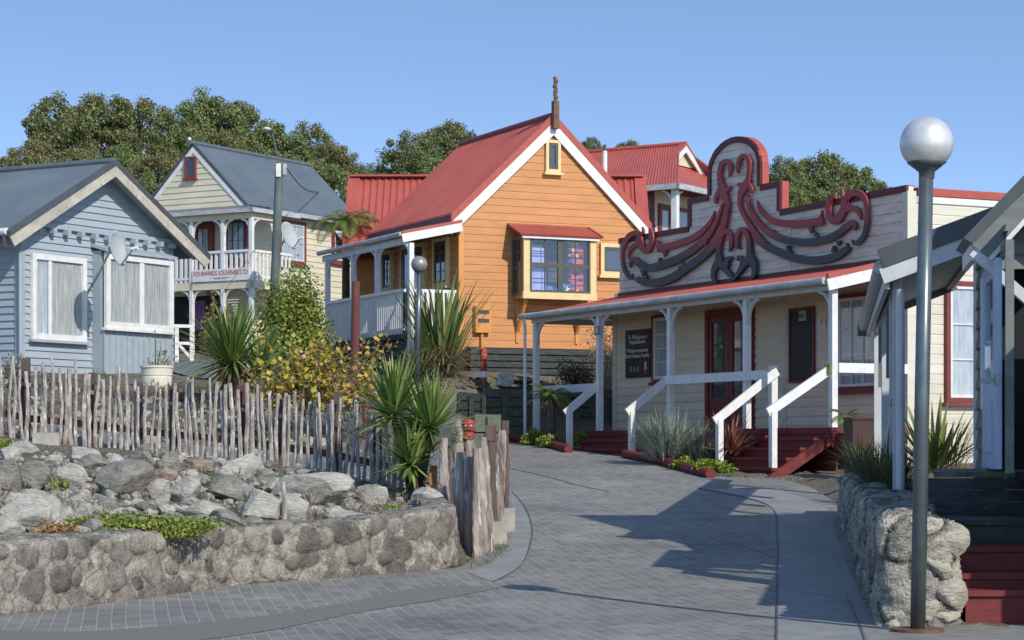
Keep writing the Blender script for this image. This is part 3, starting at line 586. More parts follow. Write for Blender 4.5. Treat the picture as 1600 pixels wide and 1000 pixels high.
# carving on the false front: every sweep is a thick board with its own outline
XA = lambda x, y, w: (960 + x / 6.25, 300 + y / 6.25, w / 6.25); XB = lambda x, y, w: (1070 + x / 7.143, 205 + y / 7.143, w / 7.143)
XC = lambda x, y, w: (1080 + x / 7.69, 320 + y / 7.69, w / 7.69); XD = lambda x, y, w: (1170 + x / 6.667, 280 + y / 6.667, w / 6.667)
STR = [
 (XA, [(255, 415, 40), (200, 400, 55), (140, 420, 55), (95, 480, 45), (68, 560, 32), (65, 660, 28), (85, 760, 32), (125, 825, 36), (155, 840, 28), (166, 795, 8)]),
 (XA, [(262, 342, 10), (268, 390, 25), (235, 430, 50), (240, 500, 70), (285, 575, 58), (325, 555, 55), (348, 490, 50), (345, 410, 45), (332, 352, 16)]),
 (XA, [(240, 500, 60), (180, 525, 45), (138, 575, 30), (128, 655, 8)]),
 (XA, [(404, 555, 80), (500, 535, 78), (650, 490, 70), (780, 432, 62), (890, 340, 48), (950, 250, 28), (968, 182, 8)]),
 (XA, [(440, 520, 40), (418, 490, 25), (408, 450, 6)]), (XA, [(480, 570, 40), (482, 605, 26), (480, 632, 8)]),
 (XA, [(1052, 108, 22), (1020, 200, 32), (970, 320, 45), (900, 430, 60), (800, 530, 75), (650, 630, 85), (480, 705, 88), (330, 740, 82), (240, 705, 75), (190, 655, 60), (152, 680, 38), (148, 738, 8)]),
 (XA, [(270, 760, 55), (272, 800, 30), (268, 822, 8)]), (XA, [(438, 690, 36), (438, 665, 28), (436, 640, 12)]), (XA, [(780, 540, 30), (785, 515, 22), (780, 500, 8)]), (XA, [(885, 455, 36), (885, 510, 18), (880, 525, 8)]),
 (XA, [(1090, 150, 50), (1062, 320, 52), (1010, 440, 70), (950, 530, 85), (850, 630, 80), (700, 740, 85), (550, 840, 88), (400, 885, 90), (290, 880, 85), (212, 845, 55)]),
 (XA, [(300, 860, 36), (302, 830, 26), (300, 802, 8)]), (XA, [(630, 780, 36), (632, 745, 26), (630, 722, 8)]), (XA, [(650, 690, 40), (660, 715, 14), (645, 722, 6)]), (XA, [(925, 540, 40), (918, 510, 20), (925, 500, 6)]),
 (XB, [(485, 508, 12), (492, 450, 38), (492, 375, 48), (450, 332, 52), (398, 370, 52), (375, 460, 50), (380, 540, 60), (398, 620, 90), (408, 690, 110), (440, 750, 85), (462, 830, 58), (455, 920, 50), (438, 1010, 48), (420, 1100, 48)]),
 (XB, [(430, 665, 60), (480, 632, 42), (505, 612, 14)]), (XB, [(372, 660, 60), (338, 730, 44), (332, 785, 34), (345, 806, 10)]),
 (XB, [(582, 472, 14), (578, 400, 38), (600, 312, 48), (650, 270, 52), (700, 320, 50), (705, 420, 44), (695, 520, 48), (670, 590, 80), (628, 660, 85), (605, 740, 50), (605, 830, 46), (640, 920, 50), (690, 1000, 54), (745, 1085, 54)]),
 (XB, [(640, 625, 70), (595, 588, 38), (578, 612, 8)]), (XB, [(680, 570, 70), (728, 640, 40), (724, 698, 10)]),
 (XC, [(605, 85, 46), (660, 190, 52), (740, 310, 60), (830, 430, 78), (930, 520, 85), (1077, 595, 82), (1150, 625, 82)]),
 (XC, [(450, 560, 16), (472, 480, 48), (465, 375, 55), (420, 312, 60), (352, 360, 72), (328, 460, 62), (318, 580, 62), (325, 670, 95), (280, 745, 82), (256, 820, 52), (262, 890, 50), (300, 952, 10)]),
 (XC, [(320, 690, 90), (400, 775, 76), (470, 855, 50), (512, 910, 6)]), (XC, [(400, 745, 70), (430, 655, 60), (468, 632, 30), (482, 662, 8)]),
 (XC, [(582, 520, 10), (545, 510, 48), (540, 440, 42), (552, 350, 52), (605, 292, 58), (662, 350, 58), (688, 460, 58), (692, 580, 70), (722, 680, 110), (752, 765, 62), (742, 850, 52), (712, 902, 14)]),
 (XC, [(690, 640, 95), (620, 725, 76), (552, 835, 46), (508, 908, 6)]), (XC, [(605, 725, 60), (585, 645, 52), (552, 625, 32), (540, 672, 8)]),
 (XD, [(75, 222, 6), (108, 320, 45), (180, 395, 62), (290, 450, 80), (430, 465, 92), (580, 460, 95), (700, 442, 95), (762, 445, 85)]),
 (XD, [(715, 430, 60), (740, 380, 26), (753, 322, 5)]), (XD, [(632, 500, 50), (638, 540, 34), (640, 566, 8)]), (XD, [(690, 600, 44), (688, 570, 34), (676, 546, 10)]),
 (XB, [(695, 702, 12), (692, 780, 40), (720, 870, 48), (770, 960, 52), (812, 1020, 52), (860, 1080, 56)]),
 (XD, [(20, 350, 40), (60, 420, 46), (120, 490, 58), (225, 572, 76), (360, 630, 86), (520, 655, 92), (680, 650, 92), (820, 615, 86), (930, 560, 80), (1010, 490, 76), (1065, 455, 62), (1098, 490, 42), (1092, 535, 10)]),
 (XD, [(925, 640, 55), (926, 672, 34), (925, 692, 8)]), (XD, [(245, 590, 40), (245, 545, 22), (250, 525, 6)]), (XD, [(402, 690, 40), (400, 700, 30), (392, 706, 12)]),
 (XD, [(40, 575, 52), (90, 635, 60), (160, 690, 75), (300, 760, 86), (450, 815, 92), (620, 845, 96), (780, 835, 95), (920, 790, 86), (1000, 735, 70), (1042, 728, 40)]),
 (XD, [(1000, 740, 50), (1016, 700, 28), (1016, 664, 5)]), (XD, [(878, 760, 46), (878, 715, 34), (888, 692, 8)]), (XD, [(415, 770, 46), (405, 730, 30), (386, 694, 8)]),
 (XD, [(1000, 200, 70), (1040, 155, 85), (1110, 140, 80), (1180, 190, 68), (1214, 300, 46), (1214, 450, 50), (1186, 580, 50), (1125, 660, 58), (1085, 665, 45), (1060, 628, 8)]),
 (XD, [(958, 98, 10), (958, 180, 36), (985, 230, 68), (970, 320, 82), (900, 430, 88), (842, 410, 76), (816, 320, 62), (826, 225, 60), (868, 180, 42), (890, 205, 8)]),
 (XD, [(985, 305, 82), (1080, 302, 62), (1130, 342, 50), (1162, 425, 14)]),
]
def smooth_stroke(P, k=5):
    out = []
    for i in range(len(P) - 1):
        p0, p1, p2, p3 = (np.array(P[max(i - 1, 0)]), np.array(P[i]), np.array(P[i + 1]), np.array(P[min(i + 2, len(P) - 1)]))
        for j in range(k):
            f = j / k; out.append(.5 * (2 * p1 + (p2 - p0) * f + (2 * p0 - 5 * p1 + 4 * p2 - p3) * f * f + (3 * p1 - p0 - 3 * p2 + p3) * f ** 3))
    return out + [np.array(P[-1])]
cv = MB()
for i, (X, P) in enumerate(STR):
    Q_ = smooth_stroke([X(*p) for p in P]); a0 = -.108 - .0017 * (i % 14); vs = []; fs = []
    for k, (x, y, w) in enumerate(Q_):
        d = Q_[min(k + 1, len(Q_) - 1)][:2] - Q_[max(k - 1, 0)][:2]; d = d / (np.linalg.norm(d) + 1e-9); n_ = np.array((-d[1], d[0])) * max(w * .88, .6) / 2
        for sx in (1, -1):
            b_, z_ = E.vz(x + n_[0] * sx, y + n_[1] * sx, -.125)
            vs += [(a0, b_, z_), (-.07, b_, z_)]
        if k:
            o_ = (k - 1) * 4; fs += [(o_, o_ + 2, o_ + 6, o_ + 4), (o_ + 1, o_ + 3, o_ + 7, o_ + 5), (o_, o_ + 1, o_ + 5, o_ + 4), (o_ + 2, o_ + 3, o_ + 7, o_ + 6)]
    e = len(vs) - 4; fs += [(0, 1, 3, 2), (e, e + 1, e + 3, e + 2)]
    cv.add(vs, fs)
m, t, b = nodes_of('carving_paint'); b.inputs['Roughness'].default_value = .5
tc = N(t, 'ShaderNodeTexCoord'); sp = N(t, 'ShaderNodeSeparateXYZ'); L(t, tc.outputs['Object'], sp.inputs[0]); nn = N(t, 'ShaderNodeTexNoise', i_Scale=3.0)
ad = N(t, 'ShaderNodeMath', operation='MULTIPLY_ADD', i_1=.25); L(t, nn.outputs[0], ad.inputs[0]); L(t, sp.outputs[2], ad.inputs[2])
mr = N(t, 'ShaderNodeMapRange'); mr.inputs[1].default_value = 4.22; mr.inputs[2].default_value = 4.62; L(t, ad.outputs[0], mr.inputs[0])
rr = ramp(t, [(0, (.035, .045, .052)), (.35, (.05, .04, .046)), (1, (.30, .036, .042))]); L(t, mr.outputs[0], rr.inputs[0]); L(t, rr.outputs[0], b.inputs['Base Color'])
cv.build('carving', m, hall)
# small fixtures on the hall
sg = tag(MB().prism([(-1.575, PB(937) + .10 - .2, E.vz(937, 523, -1.57)[1]), (-1.575, PB(937) + .1, E.vz(937, 523, -1.57)[1]), (-1.575, PB(937) + .1, E.vz(937, 509, -1.57)[1]), (-1.575, PB(937) - .1, E.vz(937, 509, -1.57)[1])], (.015, 0, 0)).build('number_plate', mk('blue_grey_plate', (.16, .21, .27))), 'small blue grey house number 20 on the verandah post nearest the tree fern', 'number plate')
def adopt(o, fr):                                 # stand a mesh built in frame coordinates on its own
    o.location = (fr.o[0], fr.o[1], 0); o.rotation_euler = (0, 0, fr.th); o['z0'] = 0.0; return o
adopt(sg, E); text(sg, '20', letter, .17, 'v', -1.578, PB(937), E.vz(937, 516, -1.57)[1], 'digits')
r = E.rect('v', 979, 1017.5, 515, 590, -.03)
sb = adopt(tag(mbox(MB(), mapper('v', 0), r[0], r[1], r[2], r[3], .03, .06).build('sign_board', blacksign), 'tall black sign board with white Maori and English lettering on the hall wall', 'sign'), E)
mz = lambda f: r[2] + (r[3] - r[2]) * f; bm_ = (r[0] + r[1]) / 2
for s_, f, z_ in (('Te Mātāpuna o', .845, .125), ('Papatūānuku', .745, .125), ('Whakarewarewa', .565, .125), ('Earth Science Facility', .455, .125)):
    text(sb, s_, letter, z_, 'v', -.063, bm_, mz(f), 'lettering', 1.0 if len(s_) < 15 else .94)
k = MB(); bb = r[0] + .17
mbox(k, mapper('v', 0), bb - .055, bb + .055, mz(.06), mz(.33), .06, .064); k.build('red_emblem', mk('emblem_red', (.42, .05, .10)), sb)
k = MB()
for i, (x, z) in enumerate(((-.02, .28), (.02, .25), (0, .21), (-.02, .17), (.02, .17))): mbox(k, mapper('v', 0), bb + x - .022, bb + x + .022, mz(z), mz(z) + .035, .064, .068)
k.build('emblem_marks', letter, sb)
k = MB()
for i in range(3):
    c_ = r[1] - .24 - i * .14; mbox(k, mapper('v', 0), c_ - .03, c_ + .03, mz(.13), mz(.24 - .02 * (i % 2)), .06, .064)
k.build('small_figures', mk('figure_tan', (.42, .33, .25), (.25, .16, .12), scale=30), sb)
r = E.rect('v', 1236, 1272, 484, 594, -.03)
nb = adopt(tag(mbox(MB(), mapper('v', 0), r[0], r[1], r[2], r[3], .03, .05).build('notice_board', blacksign), 'tall empty black notice board in a thin brown frame right of the double door', 'notice board'), E)
k = MB(); rim(k, mapper('v', 0), r[0] - .04, r[1] + .04, r[2] - .04, r[3] + .04, .045, .03, .065); k.build('frame', redbrown, nb)
mbox(MB(), mapper('v', 0), r[0] + .22, r[1] - .28, r[3] - .2, r[3] - .02, .05, .056).build('name_tile', barge, nb)
c_ = (r[0] + r[1]) / 2 + .02; mbox(MB(), mapper('v', 0), c_ - .1, c_ + .06, r[3] - .15, r[3] - .08, .056, .059).build('oval_mark', mk('teal_mark', (.04, .20, .22)), nb)
r = E.rect('v', 1279, 1290.5, 497, 512, -.03)
np7 = adopt(tag(mbox(MB(), mapper('v', 0), r[0], r[1], r[2], r[3], .03, .045).build('number_plate', white), 'small white plate with number 7 beside the black notice board', 'number plate'), E)
text(np7, '7', greyletter, .15, 'v', -.048, (r[0] + r[1]) / 2, (r[2] + r[3]) / 2, 'digit')
# steps and rails
gE = lambda a, b_: float(g(E.world(a, b_, 0).y))
st = thing('front_steps', 'broad dark red timber steps with white handrails leading up to the hall door', 'steps', E)
for i in range(1, 5):
    a = -1.62 - .27 * i; z = 1.72 - .165 * i
    MB().box(a - .03, a + .27, -.02, 1.72, z - .05, z).build('tread', redwood, st)
    MB().box(a + .0, a + .03, .0, 1.70, z - .165, z - .055).build('riser', redwood, st)
MB().bar((-1.62, -.06, 1.53), (-2.80, -.06, .84), .05, .17).build('stringer', redwood, st); MB().bar((-1.62, 1.78, 1.53), (-2.80, 1.78, .84), .05, .17).build('stringer', redwood, st)
def rail(par, b_, a1, ztop, zlow, newel=None):
    MB().bar((-1.5 + .02, b_, ztop), (a1 - .1, b_, zlow), .045, .15).build('handrail', white, par)
    MB().box(a1 - .05, a1 + .05, b_ - .05, b_ + .05, gE(a1, b_) - .05, zlow + .02).build('rail_post', white, par)
rail(st, 0.085, -2.64, 2.70, E.vz(1210, 640, -2.64)[1] - .05); rail(st, 1.72, -2.64, 2.70, E.vz(1122, 654, -2.64)[1] - .05)
MB().box(-1.56, -1.44, 1.76, 1.87, 1.72, 2.79).build('rail_post', white, st)
for b0, b1 in ((1.87, posts[2] - .06), ): MB().box(-1.59, -1.558, b0, posts[2] + .1, 2.56, 2.72).build('landing_rail', white, st)
MB().box(-1.44, -.05, -.06, -.015, 2.62, 2.78).build('landing_rail', white, st)
pl = adopt(tag(MB().box(-1.6, -1.56, -.02, .13, 2.62, 2.75).build('brass_plate', brass), 'small square brass plate fixed on the white handrail post', 'plaque'), E)
st2 = thing('side_steps', 'low red timber steps with white handrails at the left end of the hall verandah', 'steps', E)
bl, br_ = posts[3], posts[2]; aL = E.uz(892, 650, bl)[0]; aR = E.uz(991, 650, br_)[0]
for i in range(1, 3):
    a = -1.62 - .3 * i; z = 1.72 - .17 * i
    MB().box(a - .03, a + .3, br_ + .1, bl - .02, z - .06, z).build('tread', redwood, st2); MB().box(a, a + .03, br_ + .1, bl, z - .2, z - .065).build('riser', redwood, st2)
rail(st2, bl + .06, aL, 2.64, E.vz(884, 640, aL)[1] - .08); rail(st2, br_ + .09, aR, 2.68, E.vz(984, 640, aR)[1] - .06)
MB().box(-1.54, -1.5, posts[3] + .05, posts[4] - .05, 2.5, 2.66).build('landing_rail', bluewhite, st2)  # white rail, its shade put into the bluish grey colour
for k, (pts, lab) in enumerate(((((978, 716), (1030, 726), (1075, 738), (1112, 748)), 'dark red log edging of the lavender bed beside the steps'), (((797, 690), (830, 694), (865, 701), (889, 708)), 'dark red log edging of the low bed at the far end of the hall'))):
    P = [Vector(gp(*p)) + Vector((0, .12, .0)) for p in pts]; P = [p + Vector((0, 0, .075)) for p in P]
    tag(MB().tube(P, .085, 10, seed=k, rough=.04).build('log_edging', redwood, loc=P[0]), lab, 'edging')
q = thing('storage_box', 'dark brown box against the hall deck to the right of the steps', 'box', Frame(*at(1347, 34.0)[:2], 10, 0.9))
MB().box(-.22, .22, -.2, .2, .9, zpx(656, 34)).build('box_body', brownbin, q); MB().box(-.24, .24, -.22, .22, zpx(656, 34) + .002, zpx(652, 34)).build('lid', brownbin, q)
x, y, z = at(1373, 33.0); tag(MB().tube([(x, y, z - .1), (x, y, zpx(646, 33)), (x, y, zpx(640, 33))], [.075, .075, .05], 10).build('bollard', darktimber, loc=(x, y, z)), 'black round timber bollard in front of the brown box', 'bollard')

# ------------------------------------------------------------------ the orange cottage
O = Frame(-1.18, 49.02, 25.2, 2.9)
oc = thing('orange_house', 'steep gabled orange weatherboard cottage with red roof, bay window and white verandah', 'house', O)
AR, ZR, ZE, DB = 2.31, 9.0, 6.66, 5.2; RW = 4.62
sl = (ZR - ZE) / (AR + .17)
mb = boards(MB(), [(0, 3.66), (RW, 3.66), (RW, ZR - sl * (RW - AR) - .12), (AR, ZR - .12), (0, ZR - sl * AR - .12)], mapper('u', 0), .17, zref=3.66, rustic=True)
mb.prism([(.0, .02, 3.66), (RW, .02, 3.66), (RW, .02, ZR - sl * AR - .15), (AR, .02, ZR - .15), (0, .02, ZR - sl * AR - .15)], (0, .12, 0)); mb.build('gable_wall', orange, oc)
mb = boards(MB(), [(.0, 3.66), (DB, 3.66), (DB, 6.6), (.0, 6.6)], mapper('v', 0), .17, zref=3.66, rustic=True); mb.box(.01, .12, .14, DB, 3.66, 6.6); mb.build('side_wall', orange, oc); MB().box(RW - .12, RW, .14, DB, 3.66, 6.6).build('side_wall', orange, oc)
MB().box(-.035, .09, -.035, .07, 3.6, 6.5).box(RW - .08, RW + .03, -.035, .07, 3.6, 6.5).build_each('corner_board', orangetrim, oc)
rf = MB()
for s in (-1, 1):
    ae = AR + s * (AR + .19); ze = ZR - sl * (AR + .19)
    sheet(rf, (ae, -.07, ze), (ae, DB, ze), (AR, -.07, ZR), (AR, DB, ZR)); slab(rf, (ae, -.07, ze), (ae, DB, ze), (AR, -.07, ZR), (AR, DB, ZR), .03)
rf.build('main_roof', redroof, oc)
rc = MB(); rc.tube([(AR, -.12, ZR + .02), (AR, DB, ZR + .02)], .07, 8); rc.build('ridge_cap', mk('dark_red_flashing', (.26, .075, .085), (.2, .06, .07)), oc)
for s in (-1, 1):
    ae = AR + s * (AR + .25); ze = ZR - sl * (AR + .25); dn = Vector((s * sl, 0, 1)).normalized()
    p = Vector((AR, -.115, ZR)); q_ = Vector((ae, -.115, ze))
    MB().prism([p - Vector((0, 0, .14)), q_ - Vector((0, 0, .14)), q_ - Vector((0, 0, .42)), p - Vector((0, 0, .44))], (0, .045, 0)).build('bargeboard', white, oc)
    MB().prism([p + Vector((0, -.01, .06)), q_ + Vector((0, -.01, .06)), q_ - Vector((0, .01, .135)), p - Vector((0, .01, .135))], (0, .08, 0)).build('barge_flashing', redtrim, oc)
fi = MB(); zz0 = zpx(203, 50); 
fi.box(AR - .07, AR + .07, -.26, -.135, zz0, zpx(160, 50)); fi.build('finial', mk('carved_brown_wood', (.20, .11, .06), (.10, .06, .04), scale=10, rough=.8, bump=.6), oc)
fk = MB()
for i in range(9): fk.sphere((AR + .015 * math.sin(i * 2.1), -.2, zpx(158, 50) + i * .062), .062 if i % 2 else .05, 8, 6, sc=(1.0, .9, .95))
fk.build('carved_finial_top', MATS['carved_brown_wood'], oc)
MB().prism([(-.17, -.05, 6.68), (-.17, DB, 6.68), (-.2, DB, 6.40), (-.2, -.05, 6.40)], (.03, 0, 0)).build('roof_flashing', mk('lead_flashing', (.13, .085, .085), (.09, .06, .06), scale=3), oc)
# verandah along the left side
rf = MB(); sheet(rf, (-1.42, -.1, 6.17), (-1.42, DB, 6.17), (-.2, -.1, 6.44), (-.2, DB, 6.44)); slab(rf, (-1.42, -.1, 6.17), (-1.42, DB, 6.17), (-.2, -.1, 6.44), (-.2, DB, 6.44), .02); rf.build('verandah_roof', redroof, oc)
MB().bar((-1.45, -.13, 6.04), (.0, -.13, 6.35), .04, .19).build('rake_board', white, oc); MB().bar((-1.45, -.125, 6.17), (.0, -.125, 6.48), .06, .07).build('rake_flashing', redroof, oc)
MB().tube([(-1.45, -.1, 6.13), (-1.45, DB + .05, 6.13)], .06, 10).build('gutter', gutterm, oc)
MB().box(-1.37, -1.27, -.05, DB, 5.92, 6.07).build('verandah_beam', bluewhite, oc)
op = [O.vz(px, 450, -1.32)[0] for px in (642, 590, 552.5, 512)]
for i, b_ in enumerate(op):
    po = MB().box(-1.375, -1.265, b_ - .055, b_ + .055, 3.0 if i in (0, 3) else 3.9, 5.92).build('verandah_post', white if i in (0, 3) else bluewhite, oc); br = MB()
    if i: bracket(br, (-1.32, b_ - .05, 5.91), (0, -1, 0), .3)
    if i < 3: bracket(br, (-1.32, b_ + .05, 5.91), (0, 1, 0), .3)
    br.build('bracket', bluewhite, po)
MB().box(-1.4, .0, .0, DB, 3.82, 3.92).build('deck', darktimber, oc)
ba = MB(); ba.box(-1.40, -1.28, .06, op[3] - .05, 4.86, 4.93); ba.box(-1.37, -1.31, .06, op[3] - .05, 4.0, 4.06); b_ = .1
while b_ < op[3] - .06: ba.box(-1.37, -1.34, b_, b_ + .045, 3.86, 4.86); b_ += .115
ba.build('balustrade', white, oc)
ba = MB(); ba.box(-1.26, -.05, -.03, .05, 4.86, 4.93); ba.box(-1.26, -.05, -.02, .04, 3.95, 4.02); a = -1.2
while a < -.1: ba.box(a, a + .07, -.035, -.0, 3.88, 4.86); a += .125
ba.build('balustrade', white, oc)
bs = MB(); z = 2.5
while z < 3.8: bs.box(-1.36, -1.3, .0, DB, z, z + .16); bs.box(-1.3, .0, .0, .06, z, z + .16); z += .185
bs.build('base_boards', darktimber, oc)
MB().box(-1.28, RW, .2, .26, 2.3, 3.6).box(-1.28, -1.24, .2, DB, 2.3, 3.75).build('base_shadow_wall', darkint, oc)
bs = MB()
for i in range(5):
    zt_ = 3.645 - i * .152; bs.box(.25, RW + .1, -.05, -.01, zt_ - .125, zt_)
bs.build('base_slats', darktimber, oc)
def ov(px0, px1, py0, py1): return O.rect('v', px0, px1, py0, py1, 0)
r = ov(681, 704, 372, 448); window(oc, 'v', 0, r[0], r[1], r[2], r[3], yellowtrim, .08, olive, .06, 2, 4, None, dimint, gl=darkglass)
r = ov(601, 617, 392, 455); window(oc, 'v', 0, r[0], r[1], r[2], r[3], yellowtrim, .08, olive, .06, 2, 4, None, dimint, gl=darkglass)
r = ov(630, 668, 382, 470); d_ = window(oc, 'v', 0, r[0], r[1], 3.93, r[3], yellowtrim, .09, olive, .12, 2, 1, None, dimint, sill=False, gl=darkglass, name='door')
r = O.rect('u', 850.5, 873.5, 219.5, 270, 0); window(oc, 'u', 0, r[0], r[1], r[2], r[3], yellowtrim, .07, olive, .06, 1, 1, None, dimint, gl=darkglass)
r = O.rect('u', 936, 978, 381, 431, 0); window(oc, 'u', 0, r[0], r[1], r[2], r[3], yellowtrim, .09, olive, .05, 1, 1, None, dimint, gl=darkglass)
# bay window: a real box with its contents behind the glass
BB = -.62; x0, zb = O.uz(818, 464, BB); x1, _ = O.uz(931, 464, BB); ztp = O.uz(870, 371, BB)[1]
bayt = MB(); bayt.box(x0, x1, BB + .03, -.03, zb, zb + .05); bayt.box(x0, x1, -.045, -.03, zb + .05, ztp); bay = bayt.build('bay_window', yellowtrim, oc)
MB().box(x0 + .01, x1 - .01, -.066, -.05, zb + .05, ztp - .02).build('bay_back', dimint, bay)
fm = MB(); fm.box(x0, x0 + .15, BB - .02, BB + .05, zb + .05, ztp); fm.box(x1 - .15, x1, BB - .02, BB + .05, zb + .05, ztp); fm.box(x0 - .02, x1 + .02, BB - .03, BB + .06, zb - .03, zb + .12); fm.build('bay_frame', yellowtrim, bay)
so = MB(); s0, s1, c0, c1 = x0 + .15, x1 - .15, zb + .12, ztp - .02; Mu = mapper('u', BB); rim(so, Mu, s0, s1, c0, c1, .05, -.02, .03); mid = (s0 + s1) / 2; mz_ = (c0 + c1) / 2
mbox(so, Mu, mid - .06, mid + .06, c0 + .05, c1 - .05, -.02, .025); mbox(so, Mu, s0 + .05, mid - .06, mz_ - .05, mz_ + .05, -.02, .022); mbox(so, Mu, mid + .06, s1 - .05, mz_ - .05, mz_ + .05, -.02, .022)
for u0, u1 in ((s0 + .05, mid - .06), (mid + .06, s1 - .05)):
    mbox(so, Mu, (u0 + u1) / 2 - .01, (u0 + u1) / 2 + .01, c0 + .05, c1 - .05, -.01, .012)
    for zz in ((c0 + mz_) / 2, (c1 + mz_) / 2): mbox(so, Mu, u0, u1, zz - .01, zz + .01, -.01, .010)
so.build('sash', olive, bay)
MB().add([(s0, BB + .0, c0), (s1, BB + .0, c0), (s1, BB + .0, c1), (s0, BB + .0, c1)], [(0, 1, 2, 3)]).build('pane', glass, bay)
sd_ = MB(); Mv = mapper('v', x0); rim(sd_, Mv, BB + .06, -.05, zb + .05, ztp, .06, -.02, .02); mbox(sd_, Mv, -.33, -.3, zb + .11, ztp - .06, -.01, .015)
for f in (.25, .5, .75): mbox(sd_, Mv, BB + .12, -.11, zb + (ztp - zb) * f - .012, zb + (ztp - zb) * f + .012, -.01, .012)
sd_.build('side_sash', olive, bay)
MB().box(x1 - .03, x1, BB + .06, -.05, zb + .05, ztp).build('side_panel', orange, bay)
MB().add([(x0, BB + .06, zb), (x0, -.05, zb), (x0, -.05, ztp), (x0, BB + .06, ztp)], [(0, 1, 2, 3)]).build('side_pane', darkglass, bay)
br = MB(); zr1 = ztp + .32; e0, e1 = (x0 - .1, BB - .12, ztp + .03), (x1 + .1, BB - .12, ztp + .03); u0, u1 = (x0 - .1, -.01, zr1), (x1 + .1, -.01, zr1)
sheet(br, e0, e1, u0, u1, .076, .011, up=(0, -1, 1)); slab(br, e0, e1, u0, u1, .02); br.bar(u0, u1, .10, .04); br.bar((x0 - .11, -.03, zr1), (x0 - .11, BB - .12, ztp + .04), .05, .05); br.bar((x1 + .11, -.03, zr1), (x1 + .11, BB - .12, ztp + .04), .05, .05); br.build('bay_roof', redroof, bay)
MB().box(x0 - .06, x1 + .06, BB - .09, BB - .03, ztp - .05, ztp + .005).build('bay_fascia', white, bay)
for a in (x0 + .12, x1 - .2): MB().bar((a, BB + .1, zb - .02), (a, -.04, zb - .75), .07, .07, up=(1, 0, 0)).box(a - .035, a + .035, -.06, -.03, zb - 1.0, zb - .05).build('bay_bracket', orangetrim, bay)
def bayitem(mbs, name, mats, lab, cat): o = mbs.build(name, mats); adopt(o, O); tag(o, lab, cat); return o
k = MB(); k.box(s0 + .06, s0 + .46, -.5, -.2, zb + .06, mz_ - .1); 
for i in range(10): k.box(s0 + .07 + i * .039, s0 + .085 + i * .039, -.508, -.49, zb + .1, mz_ - .14)
bayitem(k, 'plastic_crate', bluebox, 'ribbed pale blue crate at the bottom left of the bay window', 'crate')
k = MB(); k.box(s0 + .06, s0 + .44, -.48, -.2, mz_ - .095, mz_ + .40); k.box(s0 + .05, s0 + .45, -.49, -.19, mz_ + .26, mz_ + .29, 1); bayitem(k, 'storage_tub', [bluebox, toyblue], 'pale blue tub with a dark band standing on the ribbed crate', 'tub')
bayitem(MB().box(s0 + .1, s0 + .4, -.45, -.22, mz_ + .402, mz_ + .47), 'cardboard_box', cardb, 'flat brown cardboard box on top of the pale blue tub', 'box')
k = MB(); a0 = s1 - .42; k.box(a0, a0 + .33, -.46, -.22, zb + .06, c1 - .12)
rr_ = random.Random(4)
for i in range(9):
    for j in range(3):
        if rr_.random() < .75:
            zc = zb + .14 + i * .135; k.box(a0 + .03 + j * .1, a0 + .10 + j * .1, -.475, -.455, zc, zc + .07, 1 + rr_.randrange(3))
for i in range(9): k.sphere((a0 - .03, -.46, zb + .15 + i * .14), .035, 8, 6, 2 + i % 2)
bayitem(k, 'toy_tower', [toyred, darkint, toyyel, toyblue], 'tall red toy tower with yellow and blue pieces on the right of the bay window', 'toy')
k = MB(); k.sphere((mid - .18, -.4, zb + .2), .13, 12, 8, 0, (1, .8, .8)); k.box(mid - .32, mid - .06, -.5, -.35, zb + .06, zb + .13, 1); bayitem(k, 'soft_toy', [toyblue, cream], 'blue round toy on a pale base left of the bay mullion', 'toy')
k = MB(); k.bar((mid + .1, -.42, zb + .12), (mid + .42, -.4, zb + .34), .09, .09, 0); k.sphere((mid + .17, -.44, zb + .27), .09, 10, 8, 1); bayitem(k, 'toy_plane', [white, toyblue], 'small white and blue toy plane right of the bay mullion', 'toy')
x0, x1, z0, z1 = O.rect('u', 740.5, 764.5, 478, 520, -.06)
mbx = thing('meter_box', 'orange painted meter box with two glass slots on the orange gable wall', 'meter box', O)
MB().box(x0, x1, -.16, -.03, z0, z1).build('box_body', orangetrim, mbx)
for f in (.74, .42): MB().box(x0 + .05, x1 - .05, -.166, -.158, z0 + (z1 - z0) * f - .03, z0 + (z1 - z0) * f + .06).build('meter_slot', dimint, mbx)
MB().tube([((x0 + x1) / 2, -.08, z0), ((x0 + x1) / 2, -.08, 3.55)], .035, 8).build('conduit', orangetrim, mbx)
# steep roofed wing standing square behind the cottage
WF = Frame(-4.12, 53.4, 0, 2.9)
wg = thing('rear_wing', 'low building with a steep ribbed red roof directly behind the orange cottage', 'building', WF)
rf = MB(); wl, wr, wz, wzr = 0, 7.48, 6.05, 8.33
sheet(rf, (wl, 0, wz), (wr, 0, wz), (wl, 2.4, wzr), (wr, 2.4, wzr), .17, .024, up=(0, -1, 1)); slab(rf, (wl, 0, wz), (wr, 0, wz), (wl, 2.4, wzr), (wr, 2.4, wzr), .04)
sheet(rf, (wl, 4.8, wz), (wr, 4.8, wz), (wl, 2.4, wzr), (wr, 2.4, wzr), .17, .024); slab(rf, (wl, 4.8, wz), (wr, 4.8, wz), (wl, 2.4, wzr), (wr, 2.4, wzr), .04)
rf.bar((wl, 2.38, wzr + .02), (wr, 2.38, wzr + .02), .34, .05); rf.bar((wl + .08, 0, wz + .03), (wl + .08, 2.4, wzr + .03), .3, .07); rf.bar((wr - .08, 0, wz + .03), (wr - .08, 2.4, wzr + .03), .3, .07); rf.build('roof', redroof, wg)
ww = boards(MB(), [(wl + .2, 2.9), (wr - .2, 2.9), (wr - .2, wz), (wl + .2, wz)], mapper('u', .3), .17); ww.box(wl + .2, wr - .2, .31, 4.5, 2.9, wz); ww.build('wall', orange, wg)
